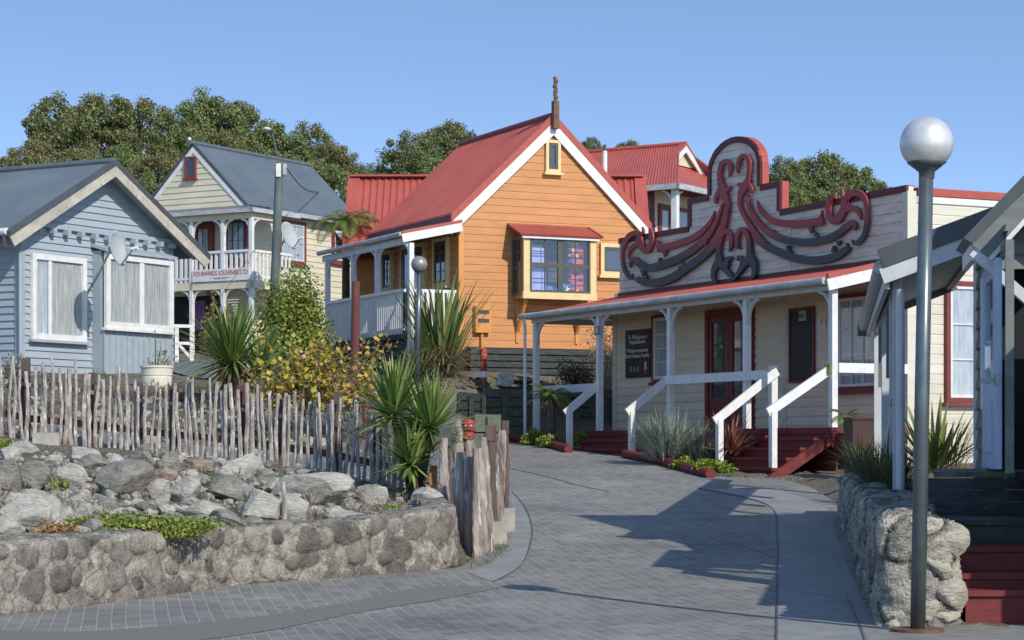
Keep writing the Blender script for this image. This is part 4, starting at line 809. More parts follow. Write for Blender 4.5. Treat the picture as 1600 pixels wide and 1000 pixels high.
# ------------------------------------------------------------------ the two-storey cream house with the grey roof
C = Frame(-8.14, 68.0, 59.6, 3.9)
ch = thing('cream_house', 'two storey cream weatherboard house with steep grey roof and white balcony', 'house', C)
AW, BW, BE, AE = 1.1, 1.1, 5.25, 7.5; AP, ZA_, ZB_ = 3.17, 11.25, 9.0
kz = (ZA_ - 9.15) / (AP - 1.0)
mb = boards(MB(), [(BW, 3.8), (BE, 3.8), (BE, ZA_ - kz * (BE - AP) - .1), (AP, ZA_ - .12), (BW, ZA_ - kz * (AP - BW) - .1)], mapper('v', AW), .19, zref=3.8); mb.prism([(AW + .02, BW, 3.8), (AW + .02, BE, 3.8), (AW + .02, BE, ZA_ - kz * (BE - AP) - .15), (AW + .02, AP, ZA_ - .17), (AW + .02, BW, ZA_ - kz * (AP - BW) - .15)], (.1, 0, 0)); mb.build('gable_wall', cream, ch)
mb = boards(MB(), [(AW, 3.8), (AE, 3.8), (AE, 9.08), (AW, 9.08)], mapper('u', BW), .19, zref=3.8); mb.box(AW + .13, AE, BW + .01, BW + .1, 3.8, 9.08); mb.build('side_wall', cream, ch)
rf = MB()
for s in (-1, 1):
    be = AP + s * 2.15; ze = ZA_ - kz * 2.15
    sheet(rf, (AW - .005, be, ze), (AE + .1, be, ze), (AW - .005, AP, ZA_), (AE + .1, AP, ZA_), .076, .006); slab(rf, (AW - .005, be, ze), (AE + .1, be, ze), (AW - .005, AP, ZA_), (AE + .1, AP, ZA_), .04)
rf.tube([(AW - .22, AP, ZA_ + .02), (AE + .1, AP, ZA_ + .02)], .07, 8); rf.build('main_roof', greyroof, ch)
for s in (-1, 1):
    be = AP + s * 2.2; ze = ZA_ - kz * 2.2
    MB().prism([(AW - .050, AP, ZA_ - .1), (AW - .050, be, ze - .1), (AW - .050, be, ze - .29), (AW - .050, AP, ZA_ - .31)], (.05, 0, 0)).build('bargeboard', white, ch)
    MB().prism([(AW - .058, AP, ZA_ + .04), (AW - .058, be, ze + .04), (AW - .058, be, ze - .095), (AW - .058, AP, ZA_ - .095)], (.08, 0, 0)).build('barge_flashing', darkgrey, ch)
MB().sphere((AW - .22, AP, ZA_ + .12), .06, 8, 6).build('finial', white, ch)
VE = 4.3
rf = MB(); zo, zi = 8.86, 9.16
slab(rf, (-.15, -.15, zo), (-.15, VE, zo), (AW, BW, zi), (AW, VE - .2, zi), .03); slab(rf, (-.15, -.15, zo), (2.2, -.15, zo), (AW, BW, zi), (2.2, BW, zi), .03); slab(rf, (2.2, BW - .3, 9.07), (AE, BW - .3, 9.07), (2.2, BW + .05, 9.3), (AE, BW + .05, 9.3), .03)
rf.build('verandah_roof', greyroof, ch)
gt = MB(); gt.bar((-.18, -.2, zo - .05), (-.18, VE, zo - .05), .1, .13); gt.bar((-.23, -.18, zo - .052), (2.3, -.18, zo - .052), .1, .13); gt.bar((2.2, BW - .33, 9.02), (AE, BW - .33, 9.02), .1, .13); gt.build('gutter', gutterm, ch)
bm_ = MB(); bm_.box(-.05, .05, -.05, VE, 8.56, 8.74); bm_.box(.05, AW, -.05, .05, 8.56, 8.74); bm_.box(-.06, .06, -.06, VE, 6.38, 6.62); bm_.box(.06, 2.2, -.06, .06, 6.38, 6.62); bm_.build_each('verandah_beam', cream, ch)
MB().box(.06, AW, .06, VE, 6.5, 6.6).box(AW, 2.2, .06, BW, 6.5, 6.6).build('balcony_floor', barge, ch)
MB().box(-.05, AW + .2, .0, VE + .2, 3.85, 4.05).build('ground_deck', darktimber, ch)
cp = [0, C.vz(349, 450, 0)[0], C.vz(300, 450, 0)[0], 3.4, 4.25]
for i, b_ in enumerate(cp):
    po = MB().box(-.06, .06, b_ - .06, b_ + .06, 4.0, 8.56).build('verandah_post', white, ch)
    for zz in (8.55, 6.37):
        if i: bracket(MB(), (0, b_ - .06, zz), (0, -1, 0), .32, .05, .06).build('bracket', white, po)
        bracket(MB(), (0, b_ + .06, zz), (0, 1, 0), .32, .05, .06).build('bracket', white, po)
        if not i: bracket(MB(), (.06, 0, zz), (1, 0, 0), .32, .06, .05).build('bracket', white, po)
MB().bar((0, cp[3] - .06, 6.35), (0, cp[4], 5.1), .07, .09, up=(1, 0, 0)).build('diagonal_brace', white, ch)
ba = MB(); ba.box(-.05, .05, .06, VE, 7.52, 7.60); ba.box(-.03, .03, .06, VE, 6.72, 6.79); b_ = .15
while b_ < VE: ba.box(-.02, .02, b_, b_ + .09, 6.63, 7.52); b_ += .2
ba.build('balustrade', white, ch)
ba = MB(); ba.box(.06, 2.1, -.05, .05, 7.52, 7.60); ba.box(.06, 2.1, -.03, .03, 6.72, 6.79); a = .15
while a < 2.1: ba.box(a, a + .08, -.02, .02, 6.63, 7.52); a += .2
ba.build('balustrade', white, ch)
def cw(kind, x0, x1, y0, y1, off): return C.rect(kind, x0, x1, y0, y1, off)
r = cw('v', 291, 308, 245, 279, AW); window(ch, 'v', AW, r[0], r[1], r[2], r[3], redbrown, .055, None, 0, 1, 1, None, darkint)
r = cw('v', 302, 336, 347, 440, AW); window(ch, 'v', AW, r[0], r[1], 6.65, r[3], redbrown, .10, redbrown, .14, 2, 2, curtain2, dimint, sill=False, name='door')
r = cw('v', 352, 388, 342, 410, AW); window(ch, 'v', AW, r[0], r[1], r[2], r[3], redbrown, .09, olive, .05, 3, 2, curtain2, dimint)
r = cw('u', 434, 475, 345, 412, BW); window(ch, 'u', BW, r[0], r[1], r[2], r[3], redbrown, .10, bluewhite, .06, 3, 2, curtain2, dimint)
r = cw('u', 517, 541, 356, 412, BW); wn2 = window(ch, 'u', BW, r[0], r[1], r[2], r[3], redbrown, .10, bluewhite, .06, 1, 2, None, dimint)
sm_ = MB(); m_ = (r[2] + r[3]) / 2; sm_.hexa([(r[0] + .1, BW - .45, m_ + .1), (r[1] - .1, BW - .45, m_ + .1), (r[1] - .1, BW - .41, m_ + .1), (r[0] + .1, BW - .41, m_ + .1), (r[0] + .1, BW - .08, r[3] - .1), (r[1] - .1, BW - .08, r[3] - .1), (r[1] - .1, BW - .04, r[3] - .1), (r[0] + .1, BW - .04, r[3] - .1)]); sm_.build('open_sash', bluewhite, wn2)
# shop front below
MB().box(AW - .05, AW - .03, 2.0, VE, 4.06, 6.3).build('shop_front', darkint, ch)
r = cw('v', 302, 320, 470, 516, AW - .06); MB().box(AW - .050, AW - .06, r[0], r[1], r[2], r[3]).build('poster_door', poster, ch)
r = cw('v', 302, 320, 451, 462, AW - .2); tag(adopt(MB().box(AW - .050, AW - .22, r[0], r[1], r[2], r[3]).build('shop_sign', white), C), 'small white plate hanging over the shop door of the cream house', 'sign')
k = MB(); rr_ = random.Random(8)
for i in range(15):
    b_ = .35 + i * .055; n_ = int(8 - 5 * abs(math.sin(i * .43)))
    for j in range(n_ + 2): k.sphere((.12, b_, 6.3 - j * .085), .03, 6, 4)
adopt(tag(k.build('shell_curtain', barge), 'strings of pale shells hanging under the balcony beside the corner post', 'hanging strings'), C)
s0, z1 = C.vz(301, 419, -.09); s1, z0 = C.vz(390, 437, -.09)[0], 6.64
z1 = 7.02
fs_ = adopt(tag(MB().box(-.10, -.07, s1, s0, z0, z1).build('shop_banner', white), 'long white shop banner with red lettering on the balcony rail', 'sign'), C)
text(fs_, 'FOURWINDS SOUVENIRS LTD', redletter, .21, 'v', -.103, (s0 + s1) / 2, z0 + .245, 'lettering', .76)
text(fs_, '* *  MAORI CRAFTS  * *', greyletter, .09, 'v', -.103, (s0 + s1) / 2, z0 + .085, 'small_lettering', .9)
rl = thing('entry_rail', 'white gate rail with diagonal brace before the cream house verandah', 'railing', Frame(*at(283, 56)[:2], 20, at(283, 56)[2]))
z0 = rl['z0']; zt_ = zpx(512, 56)
MB().box(-.17, -.07, -.05, .05, z0 - .3, zt_).build('rail_post', white, rl); MB().box(.22, .32, -.05, .05, z0 - .3, zt_).build('rail_post', white, rl); MB().box(-.2, .34, -.06, .06, zt_, zt_ + .08).build('handrail', white, rl); MB().bar((-.07, 0, z0 + .5), (.24, 0, z0 + .15), .05, .07).build('brace', white, rl); MB().box(-.07, .22, -.03, .03, z0 + .48, z0 + .56).build('lower_rail', white, rl)
def dish(name, lab, c, nrm, r, foot, lnb):
    o = tag(bpy.data.objects.new(name, None), lab, 'satellite dish'); COL.objects.link(o); o.location = foot; o['z0'] = 0.0
    nrm = Vector(nrm).normalized(); x = nrm.cross((0, 0, 1)).normalized(); y = x.cross(nrm); vs = []; fs = []
    for i in range(7):
        for k in range(24):
            t = 2 * math.pi * k / 24; q = i / 6 * r; vs.append(Vector(c) - Vector(foot) + x * math.cos(t) * q * .9 + y * math.sin(t) * q + nrm * (q * q / r * .28))
    for i in range(6):
        for k in range(24): fs.append((i * 24 + k, i * 24 + (k + 1) % 24, (i + 1) * 24 + (k + 1) % 24, (i + 1) * 24 + k))
    n_ = len(vs); vs += [v - nrm * .02 for v in vs]; fs += [tuple(i + n_ for i in f) for f in fs] + [(6 * 24 + k, 6 * 24 + (k + 1) % 24, n_ + 6 * 24 + (k + 1) % 24, n_ + 6 * 24 + k) for k in range(24)]
    MB().add(vs, fs).build('reflector', dishm, o, smooth=True)
    c = Vector(c) - Vector(foot); l = Vector(lnb) - Vector(foot); f0 = Vector((0, 0, 0))
    MB().bar(f0, c - nrm * .1, .04, .04).bar(c - nrm * .12, c, .12, .12).build('bracket', gutterm, o)
    MB().tube([c - y * r * .92 + nrm * .25 * r, l], .018, 6).build('feed_arm', gutterm, o)
    MB().tube([l - nrm * .06, l + nrm * .1], .04, 8).bar(l - x * .09, l + x * .09, .05, .05).build('receiver', white, o)
    return o
c = C.world(2.7, -.1, zpx(373, 69)); Yd = 66.5; c = Vector(((449 - 800) / F * Yd, Yd, zpx(370, Yd)))
dish('satellite_dish', 'grey satellite dish in front of the tall cream house window', c, (.85, -.5, .35), .45, c + Vector((-.32, .3, -.5)), Vector(((471 - 800) / F * Yd, Yd - .5, zpx(375, Yd))))
# utility pole and its cable
x, y, z = at(424, 62.0)
up = tag(bpy.data.objects.new('utility_pole', None), 'leaning green grey timber power pole with a thin lamp arm before the grey roof', 'utility pole'); COL.objects.link(up); up.location = (x, y, z); up['z0'] = 0.0
tp = Vector(((437 - 800) / F * 62 - x, 0, zpx(254, 62) - z))
MB().tube([(0, 0, -.3), tp * .5, tp], [.15, .13, .115], 12).build('pole', polewood, up)
MB().box(tp.x - .09, tp.x + .05, -.15, -.10, tp.z - .42, tp.z - .04).build('white_marker', white, up)
MB().box(tp.x + .1, tp.x + .2, -.12, .02, tp.z - .35, tp.z - .05).sphere((tp.x + .16, -.05, tp.z - .1), .06, 8, 6).build('insulator', gutterm, up)
ar = [tp, Vector((tp.x - .12, -.05, tp.z + .45)), Vector((tp.x - .2, -.1, tp.z + .8)), Vector((tp.x - .28, -.3, tp.z + .9))]
MB().tube(ar, .025, 6).build('lamp_arm', steel, up); MB().sphere((tp.x - .32, -.35, tp.z + .9), .1, 10, 8, sc=(1.2, 1.6, .6)).build('lamp_head', bluewhite, up)
p0 = Vector((x, y, z)) + tp + Vector((.16, 0, -.1)); p1 = C.world(6.4, 2.0, 10.15)
pts = [p0.lerp(p1, i / 10) - Vector((0, 0, .25 * math.sin(math.pi * i / 10))) for i in range(11)]
tag(MB().tube(pts, .016, 5).build('power_cable', darkint, loc=tuple(p0)), 'thin black power cable sagging from the leaning pole to the grey roof', 'cable')

# ------------------------------------------------------------------ the grey-blue cottage on the left
B = Frame(-8.64 - .30, 47.0 + .17, 60.0, 2.5)
bh = thing('blue_cottage', 'grey blue weatherboard cottage with low grey gable roof and white framed windows', 'house', B)
AL_, AR_ = -2.46, 2.5; ZP, ZEV, HX = 7.55, 5.78, 3.22; ks = (ZP - ZEV) / HX
Mb = mapper('u', 0)
mb = boards(MB(), [(AL_, 2.2), (AR_, 2.2), (AR_, ZP - ks * AR_ - .1), (0, ZP - .14), (AL_, ZP + ks * AL_ - .1)], Mb, .152, .03, zref=2.2)
mb.prism([(AL_, .02, 2.2), (AR_, .02, 2.2), (AR_, .02, ZP - ks * AR_ - .15), (0, .02, ZP - .2), (AL_, .02, ZP + ks * AL_ - .15)], (0, .1, 0)); mb.build('gable_wall', bluebd, bh)
mb = boards(MB(), [(0, 2.2), (9, 2.2), (9, 5.9), (0, 5.9)], mapper('v', AL_), .152, .03, zref=2.2); mb.box(AL_ + .01, AL_ + .1, .12, 9, 2.2, 5.9); mb.box(AR_ - .1, AR_ - .01, .12, 7, 2.2, 5.9); mb.build('side_wall', bluebd, bh)
cb = MB(); cb.box(AL_ - .05, AL_ + .09, -.045, .1, 2.1, 5.95); cb.box(.0, .09, -.042, .0, 2.1, zpx(395, 47)); cb.build_each('corner_board', bluetrim, bh)
rf = MB()
for s in (-1, 1):
    ae = s * HX; BK = 10 if s < 0 else 8
    sheet(rf, (ae, -.42, ZEV), (ae, BK, ZEV), (0, -.42, ZP), (0, BK, ZP), .076, .009); slab(rf, (ae, -.42, ZEV), (ae, BK, ZEV), (0, -.42, ZP), (0, BK, ZP), .05)
rf.tube([(0, -.44, ZP + .02), (0, 10, ZP + .02)], .08, 8); rf.build('roof', greyroof, bh)
for s in (-1, 1):
    ae = s * (HX + .05); ze = ZP - ks * (HX + .05)
    MB().prism([(0, -.46, ZP - .08), (ae, -.46, ze - .08), (ae - s * .14, -.46, ze - .27), (0, -.46, ZP - .31)], (0, .04, 0)).build('bargeboard', barge, bh)
    MB().prism([(0, -.475, ZP + .05), (ae, -.475, ze + .05), (ae, -.475, ze - .075), (0, -.475, ZP - .075)], (0, .1, 0)).build('barge_flashing', darkgrey, bh)
    MB().prism([(0, -.40, ZP - .10), (ae * .98, -.40, ze - .02), (ae * .98, 0, ze - .02), (0, 0, ZP - .10)], (0, 0, -.03)).build('soffit', bluetrim, bh)
MB().tube([(-HX - .02, -.35, ZEV - .0), (-HX - .02, 9, ZEV - .0)], .075, 10).build('gutter', white, bh)
MB().tube([(-HX, -.25, ZEV - .08), (-HX + .12, -.18, ZEV - .26), (AL_ - .08, -.06, ZEV - .3), (AL_ - .07, -.06, 2.3)], .04, 8).build('downpipe', bluetrim, bh)
dn = MB(); q0 = B.uz(54, 352, -.1); q1 = B.uz(272, 386, -.1); zb_ = (q0[1] + q1[1]) / 2
dn.box(q0[0], q1[0], -.10, -.03, zb_ + .03, zb_ + .12); n_ = 11
for i in range(n_): a = q0[0] + .1 + (q1[0] - q0[0] - .2) * i / (n_ - 1); dn.box(a - .05, a + .05, -.2, -.03, zb_ - .08, zb_ + .025)
dn.build('bracket_row', bluetrim, bh)
r = B.rect('u', 45, 130, 400, 532, 0); window(bh, 'u', 0, r[0], r[1], r[2], r[3], white, .12, None, .10, 1, 1, curtain, dimint, base=.06, splits=[.3], sillm=bluetrim)
# box window with boarded apron
BP = -.38; wa, wz1 = B.uz(164, 398, BP); wc, _ = B.uz(269, 415, BP); _, wz0 = B.uz(215, 515, BP)
wz1 = B.uz(215, 397, BP)[1]
bx = MB(); bx.box(wa, wc, BP + .03, -.03, 2.3, wz0 - .05); n_ = 12
for i in range(n_ + 1): a = wa + (wc - wa) * i / n_; bx.box(a - .012, a + .012, BP + .005, BP + .031, 2.3, wz0 - .052)
bxo = bx.build('box_window', bluetrim, bh)
window(bxo, 'u', BP + .05, wa, wc, wz0, wz1 - .05, white, .13, None, .15, 1, 1, curtain, dimint, splits=[.53], sill=True, sillm=white, name='window_frame')
lc = MB(); lr = random.Random(2); zl_ = wz0 + .36
for i in range(46):
    a = wa + .2 + (wc - wa - .4) * i / 45
    lc.box(a - .03, a + .03, BP + .055, BP + .058, zl_ + .03 * math.sin(i * 1.3), zl_ + .05 + .03 * math.sin(i * 1.3))
for zz in (zl_ - .08, zl_ + .12): lc.box(wa + .15, wc - .15, BP + .055, BP + .058, zz, zz + .02)
lc.build('lace_band', letter, bxo)
MB().box(wa, wc, BP + .1, -.03, wz0 - .05, wz1).build('box_body', bluetrim, bxo)
MB().hexa([(wa - .06, BP - .1, wz1 - .04), (wc + .08, BP - .1, wz1 - .04), (wc + .08, 0, wz1 + .1), (wa - .06, 0, wz1 + .1), (wa - .06, BP - .1, wz1 + .02), (wc + .08, BP - .1, wz1 + .02), (wc + .08, 0, wz1 + .16), (wa - .06, 0, wz1 + .16)]).build('box_roof', bluetrim, bxo)
Yd = 45.2; c = Vector(((179 - 800) / F * Yd, Yd, zpx(389, Yd)))
dish('satellite_dish', 'grey satellite dish bolted to the grey blue cottage wall above the window corner', c, (.93, -.32, .18), .38, B.world(*B.uz(152, 432, -.03)[:1], -.03, B.uz(152, 432, -.03)[1]), Vector(((213 - 800) / F * Yd, Yd - .35, zpx(391, Yd))))

# ------------------------------------------------------------------ the red-roofed house far behind
D = Frame(4.8, 64.0, 57.5, 3.8)
rh = thing('verandah_house', 'cream house with red hipped roof and gablet behind the orange cottage', 'house', D)
ez, gz = 9.08, 10.68; rf = MB()
sheet(rf, (-.2, -.2, ez), (-.2, 9, ez), (2.5, 1.2, gz), (2.5, 9, gz), .1, .012); slab(rf, (-.2, -.2, ez), (-.2, 9, ez), (2.5, 1.2, gz), (2.5, 9, gz), .03)
sheet(rf, (5.2, -.2, ez), (5.2, 9, ez), (2.5, 1.2, gz), (2.5, 9, gz), .1, .012); slab(rf, (5.2, -.2, ez), (5.2, 9, ez), (2.5, 1.2, gz), (2.5, 9, gz), .03)
hz = ez + .95; slab(rf, (-.2, -.2, ez), (5.2, -.2, ez), (1.45, 1.15, hz), (3.55, 1.15, hz), .03); rf.tube([(2.5, .95, gz + .02), (2.5, 9, gz + .02)], .07, 8); rf.build('roof', redroof, rh)
MB().prism([(1.5, 1.1, hz), (3.5, 1.1, hz), (2.5, 1.1, gz - .1)], (0, .06, 0)).build('gablet', cream, rh)
for s in (-1, 1): MB().prism([(2.5, .95, gz - .02), (2.5 + s * 1.3, .95, gz - .86), (2.5 + s * 1.3, .95, gz - 1.06), (2.5, .95, gz - .24)], (0, .05, 0)).build('gablet_barge', white, rh); MB().prism([(2.5, .94, gz + .06), (2.5 + s * 1.33, .94, gz - .80), (2.5 + s * 1.33, .94, gz - .87), (2.5, .94, gz - .03)], (0, .2, 0)).build('gablet_flashing', redtrim, rh)
gt = MB(); gt.bar((-.24, -.28, ez - .03), (-.24, 9, ez - .03), .12, .16); gt.bar((-.3, -.24, ez - .032), (5.3, -.24, ez - .032), .12, .16); gt.build('gutter', gutterm, rh)
mb = boards(MB(), [(1.0, 3.8), (9, 3.8), (9, ez), (1.0, ez)], mapper('v', .55), .17); mb.box(.56, .7, 1, 9, 3.8, ez); boards(mb, [(.56, 3.8), (5, 3.8), (5, ez), (.56, ez)], mapper('u', 1.0), .17); mb.box(.7, 5, 1.01, 1.1, 3.8, ez); mb.build('wall', cream, rh)
for a, b_ in ((0, 0), (2.4, 0), (4.9, 0), (0, 3.2)): 
    po = MB().box(a - .09, a + .09, b_ - .09, b_ + .09, 6.4, ez - .1).build('verandah_post', white, rh)
    bracket(MB(), (a + .09, b_, ez - .12), (1, 0, 0), .35, .06, .06).build('bracket', white, po); bracket(MB(), (a, b_ + .09, ez - .12), (0, 1, 0), .35, .06, .06).build('bracket', white, po)
ba = MB(); ba.box(.1, 4.9, -.05, .05, 7.55, 7.8); ba.box(-.05, .05, .1, 3.2, 7.55, 7.65)
for i in range(24): ba.box(.15 + i * .2, .24 + i * .2, -.02, .02, 6.6, 7.55)
for i in range(15): ba.box(-.02, .02, .15 + i * .2, .24 + i * .2, 6.6, 7.55)
ba.build('balustrade', white, rh)
MB().box(-.1, .55, -.1, 3.3, 6.45, 6.6).box(.55, 5, -.1, 1.0, 6.45, 6.6).build('balcony_floor', barge, rh)
r = D.rect('v', 1009, 1023, 301, 352, .55); window(rh, 'v', .55, r[0], r[1], r[2], r[3], redbrown, .08, olive, .05, 1, 2, None, dimint)
window(rh, 'u', 1.0, .72, 1.5, 6.62, 8.7, redbrown, .09, redbrown, .08, 1, 1, curtain2, dimint, sill=False, name='door'); window(rh, 'u', 1.0, 1.75, 2.7, 7.4, 8.7, redbrown, .08, olive, .05, 1, 1, curtain2, dimint)
x = (945 - 800) / F * 66; fl = tag(MB().tube([(x, 66, 9.0), (x, 66, zpx(236, 66))], .075, 10).build('flue_pipe', white, loc=(x, 66, 9)), 'slim white flue pipe with a dark cap rising from the far red roof', 'flue pipe')
MB().tube([(0, 0, zpx(236, 66) - 9), (0, 0, zpx(226, 66) - 9)], .05, 8).build('cap', darkgrey, fl)

# ------------------------------------------------------------------ the grey cottage on the right
G = Frame(4.72, 22.0, -8.2, .2)
gh = thing('grey_cottage', 'grey weatherboard cottage with pale blue door and corrugated porch at the right edge', 'house', G)
mb = boards(MB(), [(-1.72, .9), (0, .9), (0, 3.4), (-1.2, 3.4), (-1.72, 3.2)], mapper('v', 0), .20, .03, zref=1.17)
mb.box(.01, .12, -1.72, 0, .9, 3.2); mb.build('side_wall', greybd, gh)
MB().box(-.05, .1, -.0, .08, .9, 3.62).build('corner_board', white, gh)
# porch roof: lean-to with ribs showing underneath
pr = MB(); xe, ze, xu, zu = -.92, 3.24, .22, 3.66
sheet(pr, (xe, 0, ze), (xe, 7.7, ze), (xu, 0, zu), (xu, 7.7, zu), .15, .022); pr.build('porch_roof', darkgrey, gh)
pc = MB(); sheet(pc, (xe, 0, ze - .012), (xe, 7.7, ze - .012), (xu, 0, zu - .012), (xu, 7.7, zu - .012), .17, .028); pc.build('lightened_porch_underside', white, gh)  # lighter sheet under the roof, bounced light put into its colour
MB().bar((xe - .05, -.06, ze - .12), (xu + .05, -.06, zu - .09), .05, .16).build('rake_board', bluewhite, gh)
MB().bar((xe - .06, -.055, ze + .06), (xu + .12, -.055, zu + .12), .10, .19).build('rake_flashing', darkgrey, gh)
MB().bar((xe - .03, 7.66, ze - .1), (xu, 7.66, zu - .07), .05, .12).bar((xu - .1, 0, zu - .08), (xu - .1, 7.7, zu - .08), .08, .12).build('roof_bearer', greybd, gh)
gt = MB(); gt.tube([(xe - .06, -.02, ze - .02), (xe - .06, 9.9, ze - .08)], .075, 10); gt.build('gutter', gutterm, gh)
MB().box(xe - .02, xe + .03, .0, 9.8, ze - .24, ze - .04).build('eave_fascia', bluewhite, gh)
MB().box(xe - .15, xe + .04, 9.82, 9.95, ze - .22, ze + .02).build('gutter_end', darkgrey, gh)
pp = [(-.80, .3), (-.80, 1.5), (-.80, 4.6), (-.80, 8.9)]
for a, b_ in pp: MB().box(a - .05, a + .05, b_ - .05, b_ + .05, .7, 3.2).build('porch_post', bluewhite, gh)
MB().bar((-.8, .35, 2.75), (-.8, .85, 3.18), .05, .06).bar((-.8, 1.5, 2.6), (-.8, 2.1, 3.18), .05, .06).build('post_brace', bluewhite, gh)
MB().box(-.84, -.76, 1.6, 8.9, 3.02, 3.2).build('eave_beam', bluewhite, gh)
sc_ = MB()
for b_ in (2.3, 3.4, 5.8, 7.2): sc_.box(-.83, -.77, b_ - .12, b_ + .12, 2.2, 3.0)
sc_.build_each('slatted_screen', greybd, gh)
rl_ = MB(); rl_.box(-.84, -.76, .35, 1.45, 1.84, 1.9); rl_.box(-.83, -.77, .35, 1.45, 1.28, 1.33)
for i in range(8): rl_.box(-.82, -.79, .42 + i * .13, .46 + i * .13, 1.0, 1.84)
rl_.build('balustrade', darkgrey, gh)
MB().bar((-.8, 1.6, 1.95), (-.8, 4.4, 1.2), .05, .12).build('ramp_rail', bluewhite, gh); MB().bar((-.74, 1.6, 1.82), (-.74, 4.4, 1.08), .04, .05).build('ramp_rail', darkgrey, gh)
MB().tube([(-.78, .1, 3.0), (-.78, .1, .8)], .045, 10).build('downpipe', bluewhite, gh)
# door, frame and dark doorway
Mg = mapper('v', 0); df = MB(); zd = 3.06
mbox(df, Mg, -3.6, -1.7, zd, zd + .08, -.04, .03); mbox(df, Mg, -1.82, -1.7, 1.17, zd, -.04, .06); mbox(df, Mg, -3.68, -3.61, 1.17, zd + .08, -.04, .03); df.build('door_frame', greybd, gh)
boards(MB(), [(-3.4, 3.15), (-1.74, 3.15), (-1.74, 3.42), (-3.4, 3.3)], mapper('v', .02), .12, .03).build('door_lintel', greybd, gh)
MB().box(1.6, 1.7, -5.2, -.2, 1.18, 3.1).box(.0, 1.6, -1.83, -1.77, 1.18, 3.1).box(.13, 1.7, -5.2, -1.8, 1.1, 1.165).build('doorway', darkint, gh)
dl = MB(); b0, b1 = -3.55, -1.9; za, zb_ = 1.2, 3.0
mbox(dl, Mg, b0, b0 + .36, za, zb_, .05, .10); mbox(dl, Mg, b1 - .36, b1, za, zb_, .05, .10); mbox(dl, Mg, b0 + .36, b1 - .36, za, za + .75, .05, .095); mbox(dl, Mg, b0 + .36, b1 - .36, zb_ - .14, zb_, .05, .098); mbox(dl, Mg, b0 + .42, b1 - .42, za + .14, za + .60, .095, .11)
dlo = dl.build('door', bluedoor, gh); MB().add([Mg(b0 + .3, za + .7, .075), Mg(b1 - .3, za + .7, .075), Mg(b1 - .3, zb_ - .1, .075), Mg(b0 + .3, zb_ - .1, .075)], [(0, 1, 2, 3)]).build('door_glass', darkglass, dlo)
MB().box(-.24, -.1, b0 - .28, b0 - .22, 1.93, 1.97).box(-.13, -.09, b0 - .32, b0 - .2, 1.9, 2.0).build('door_bolt', steel, dlo)
w_ = MB(); mbox(w_, Mg, -1.45, -1.1, 1.75, 3.0, .0, .06); w_.build('narrow_window', white, gh)
# gable over the door
zh = lambda a: 3.16 + (a + .28) * .98
for s0, s1 in (((-.28, 3.16), (.22, zh(.22))), ((.72, 3.16), (.22, zh(.22)))):
    e = .16 if s0[0] < 0 else -.16
    MB().prism([(s0[0], -3.1, s0[1]), (s1[0], -3.1, s1[1]), (s1[0], -3.1, s1[1] - .24), (s0[0] + e, -3.1, s0[1] - .13)], (0, .05, 0)).build('bargeboard', greybd, gh)  # shade on the gable front is put into its grey colour
    MB().bar((s0[0] + e, -3.12, s0[1] - .14), (s1[0], -3.12, s1[1] - .25), .04, .05, up=(0, 1, 0)).build('barge_edge', white, gh)
    MB().prism([(s0[0] - e * .4, -3.14, s0[1] + .05), (s1[0], -3.14, s1[1] + .15), (s1[0], -3.14, s1[1] + .01), (s0[0] + e * .1, -3.14, s0[1])], (0, 1.2, 0)).build('hood_roof', darkgrey, gh)
MB().prism([(-.28, -3.04, 3.16), (-.28, -1.9, 3.16), (-.28, -1.9, 3.02), (-.28, -3.04, 3.02)], (.05, 0, 0)).build('hood_fascia', white, gh)
MB().bar((-.26, -3.02, 3.1), (.62, -3.02, 2.3), .09, .12, up=(0, 1, 0)).build('hood_brace', bluewhite, gh)
boards(MB(), [(-.12, 2.95), (.56, 2.95), (.22, 3.45)], mapper('u', -2.9), .14, .03).build('hood_wall', greybd, gh)
# unseen main roof and front wing, shaped and placed to shade the steps and road
A_ = (1.05, -.45, 6.5); FLc, RLc, FRc, RRc = (.85, -2.6, 3.6), (1.3, 2.6, 3.6), (7.5, -2.0, 3.45), (7.5, 2.9, 3.55); A2 = (5.5, .45, 6.3)
hr = MB(); hr.add([A_, A2, FLc, RLc, FRc, RRc], [(0, 2, 3), (0, 1, 4, 2), (0, 3, 5, 1), (1, 5, 4), (2, 4, 5, 3)]); hr.build('unseen_hip_roof', darkgrey, gh)  # unseen, shaped so that its shadow falls across the road
rw_ = MB().box(1.4, 7.4, -1.9, 2.5, .9, 3.56); boards(rw_, [(-1.9, .9), (2.5, .9), (2.5, 3.56), (-1.9, 3.56)], mapper('v', 1.4), .2, .03); boards(rw_, [(1.4, .9), (7.4, .9), (7.4, 3.56), (1.4, 3.56)], mapper('u', -1.9), .2, .03); rw_.build('rear_wing', greybd, gh)
fw = MB(); fw.box(1.35, 6, -6.6, -3.3, .1, 3.3); boards(fw, [(-6.6, .1), (-3.3, .1), (-3.3, 3.3), (-6.6, 3.3)], mapper('v', 1.35), .2, .03); boards(fw, [(1.35, .1), (6, .1), (6, 3.3), (1.35, 3.3)], mapper('u', -6.6), .2, .03); fw.build('unseen_front_wing', greybd, gh)  # unseen block added to throw the steps into shade
slab(MB(), (1.1, -6.9, 3.33), (1.1, -3.0, 3.33), (6.2, -6.9, 3.62), (6.2, -3.0, 3.62), .06).build('unseen_wing_roof', darkgrey, gh)
MB().box(1.29, 1.42, -6.66, -6.53, .1, 3.26).build('corner_board', white, gh)
window(gh, 'u', -6.6, 2.4, 3.6, 1.3, 2.6, white, .1, bluewhite, .05, 2, 2, curtain, dimint)
x, y = (1540 - 800) / F * 21, 21.0; z = zpx(450, 21)
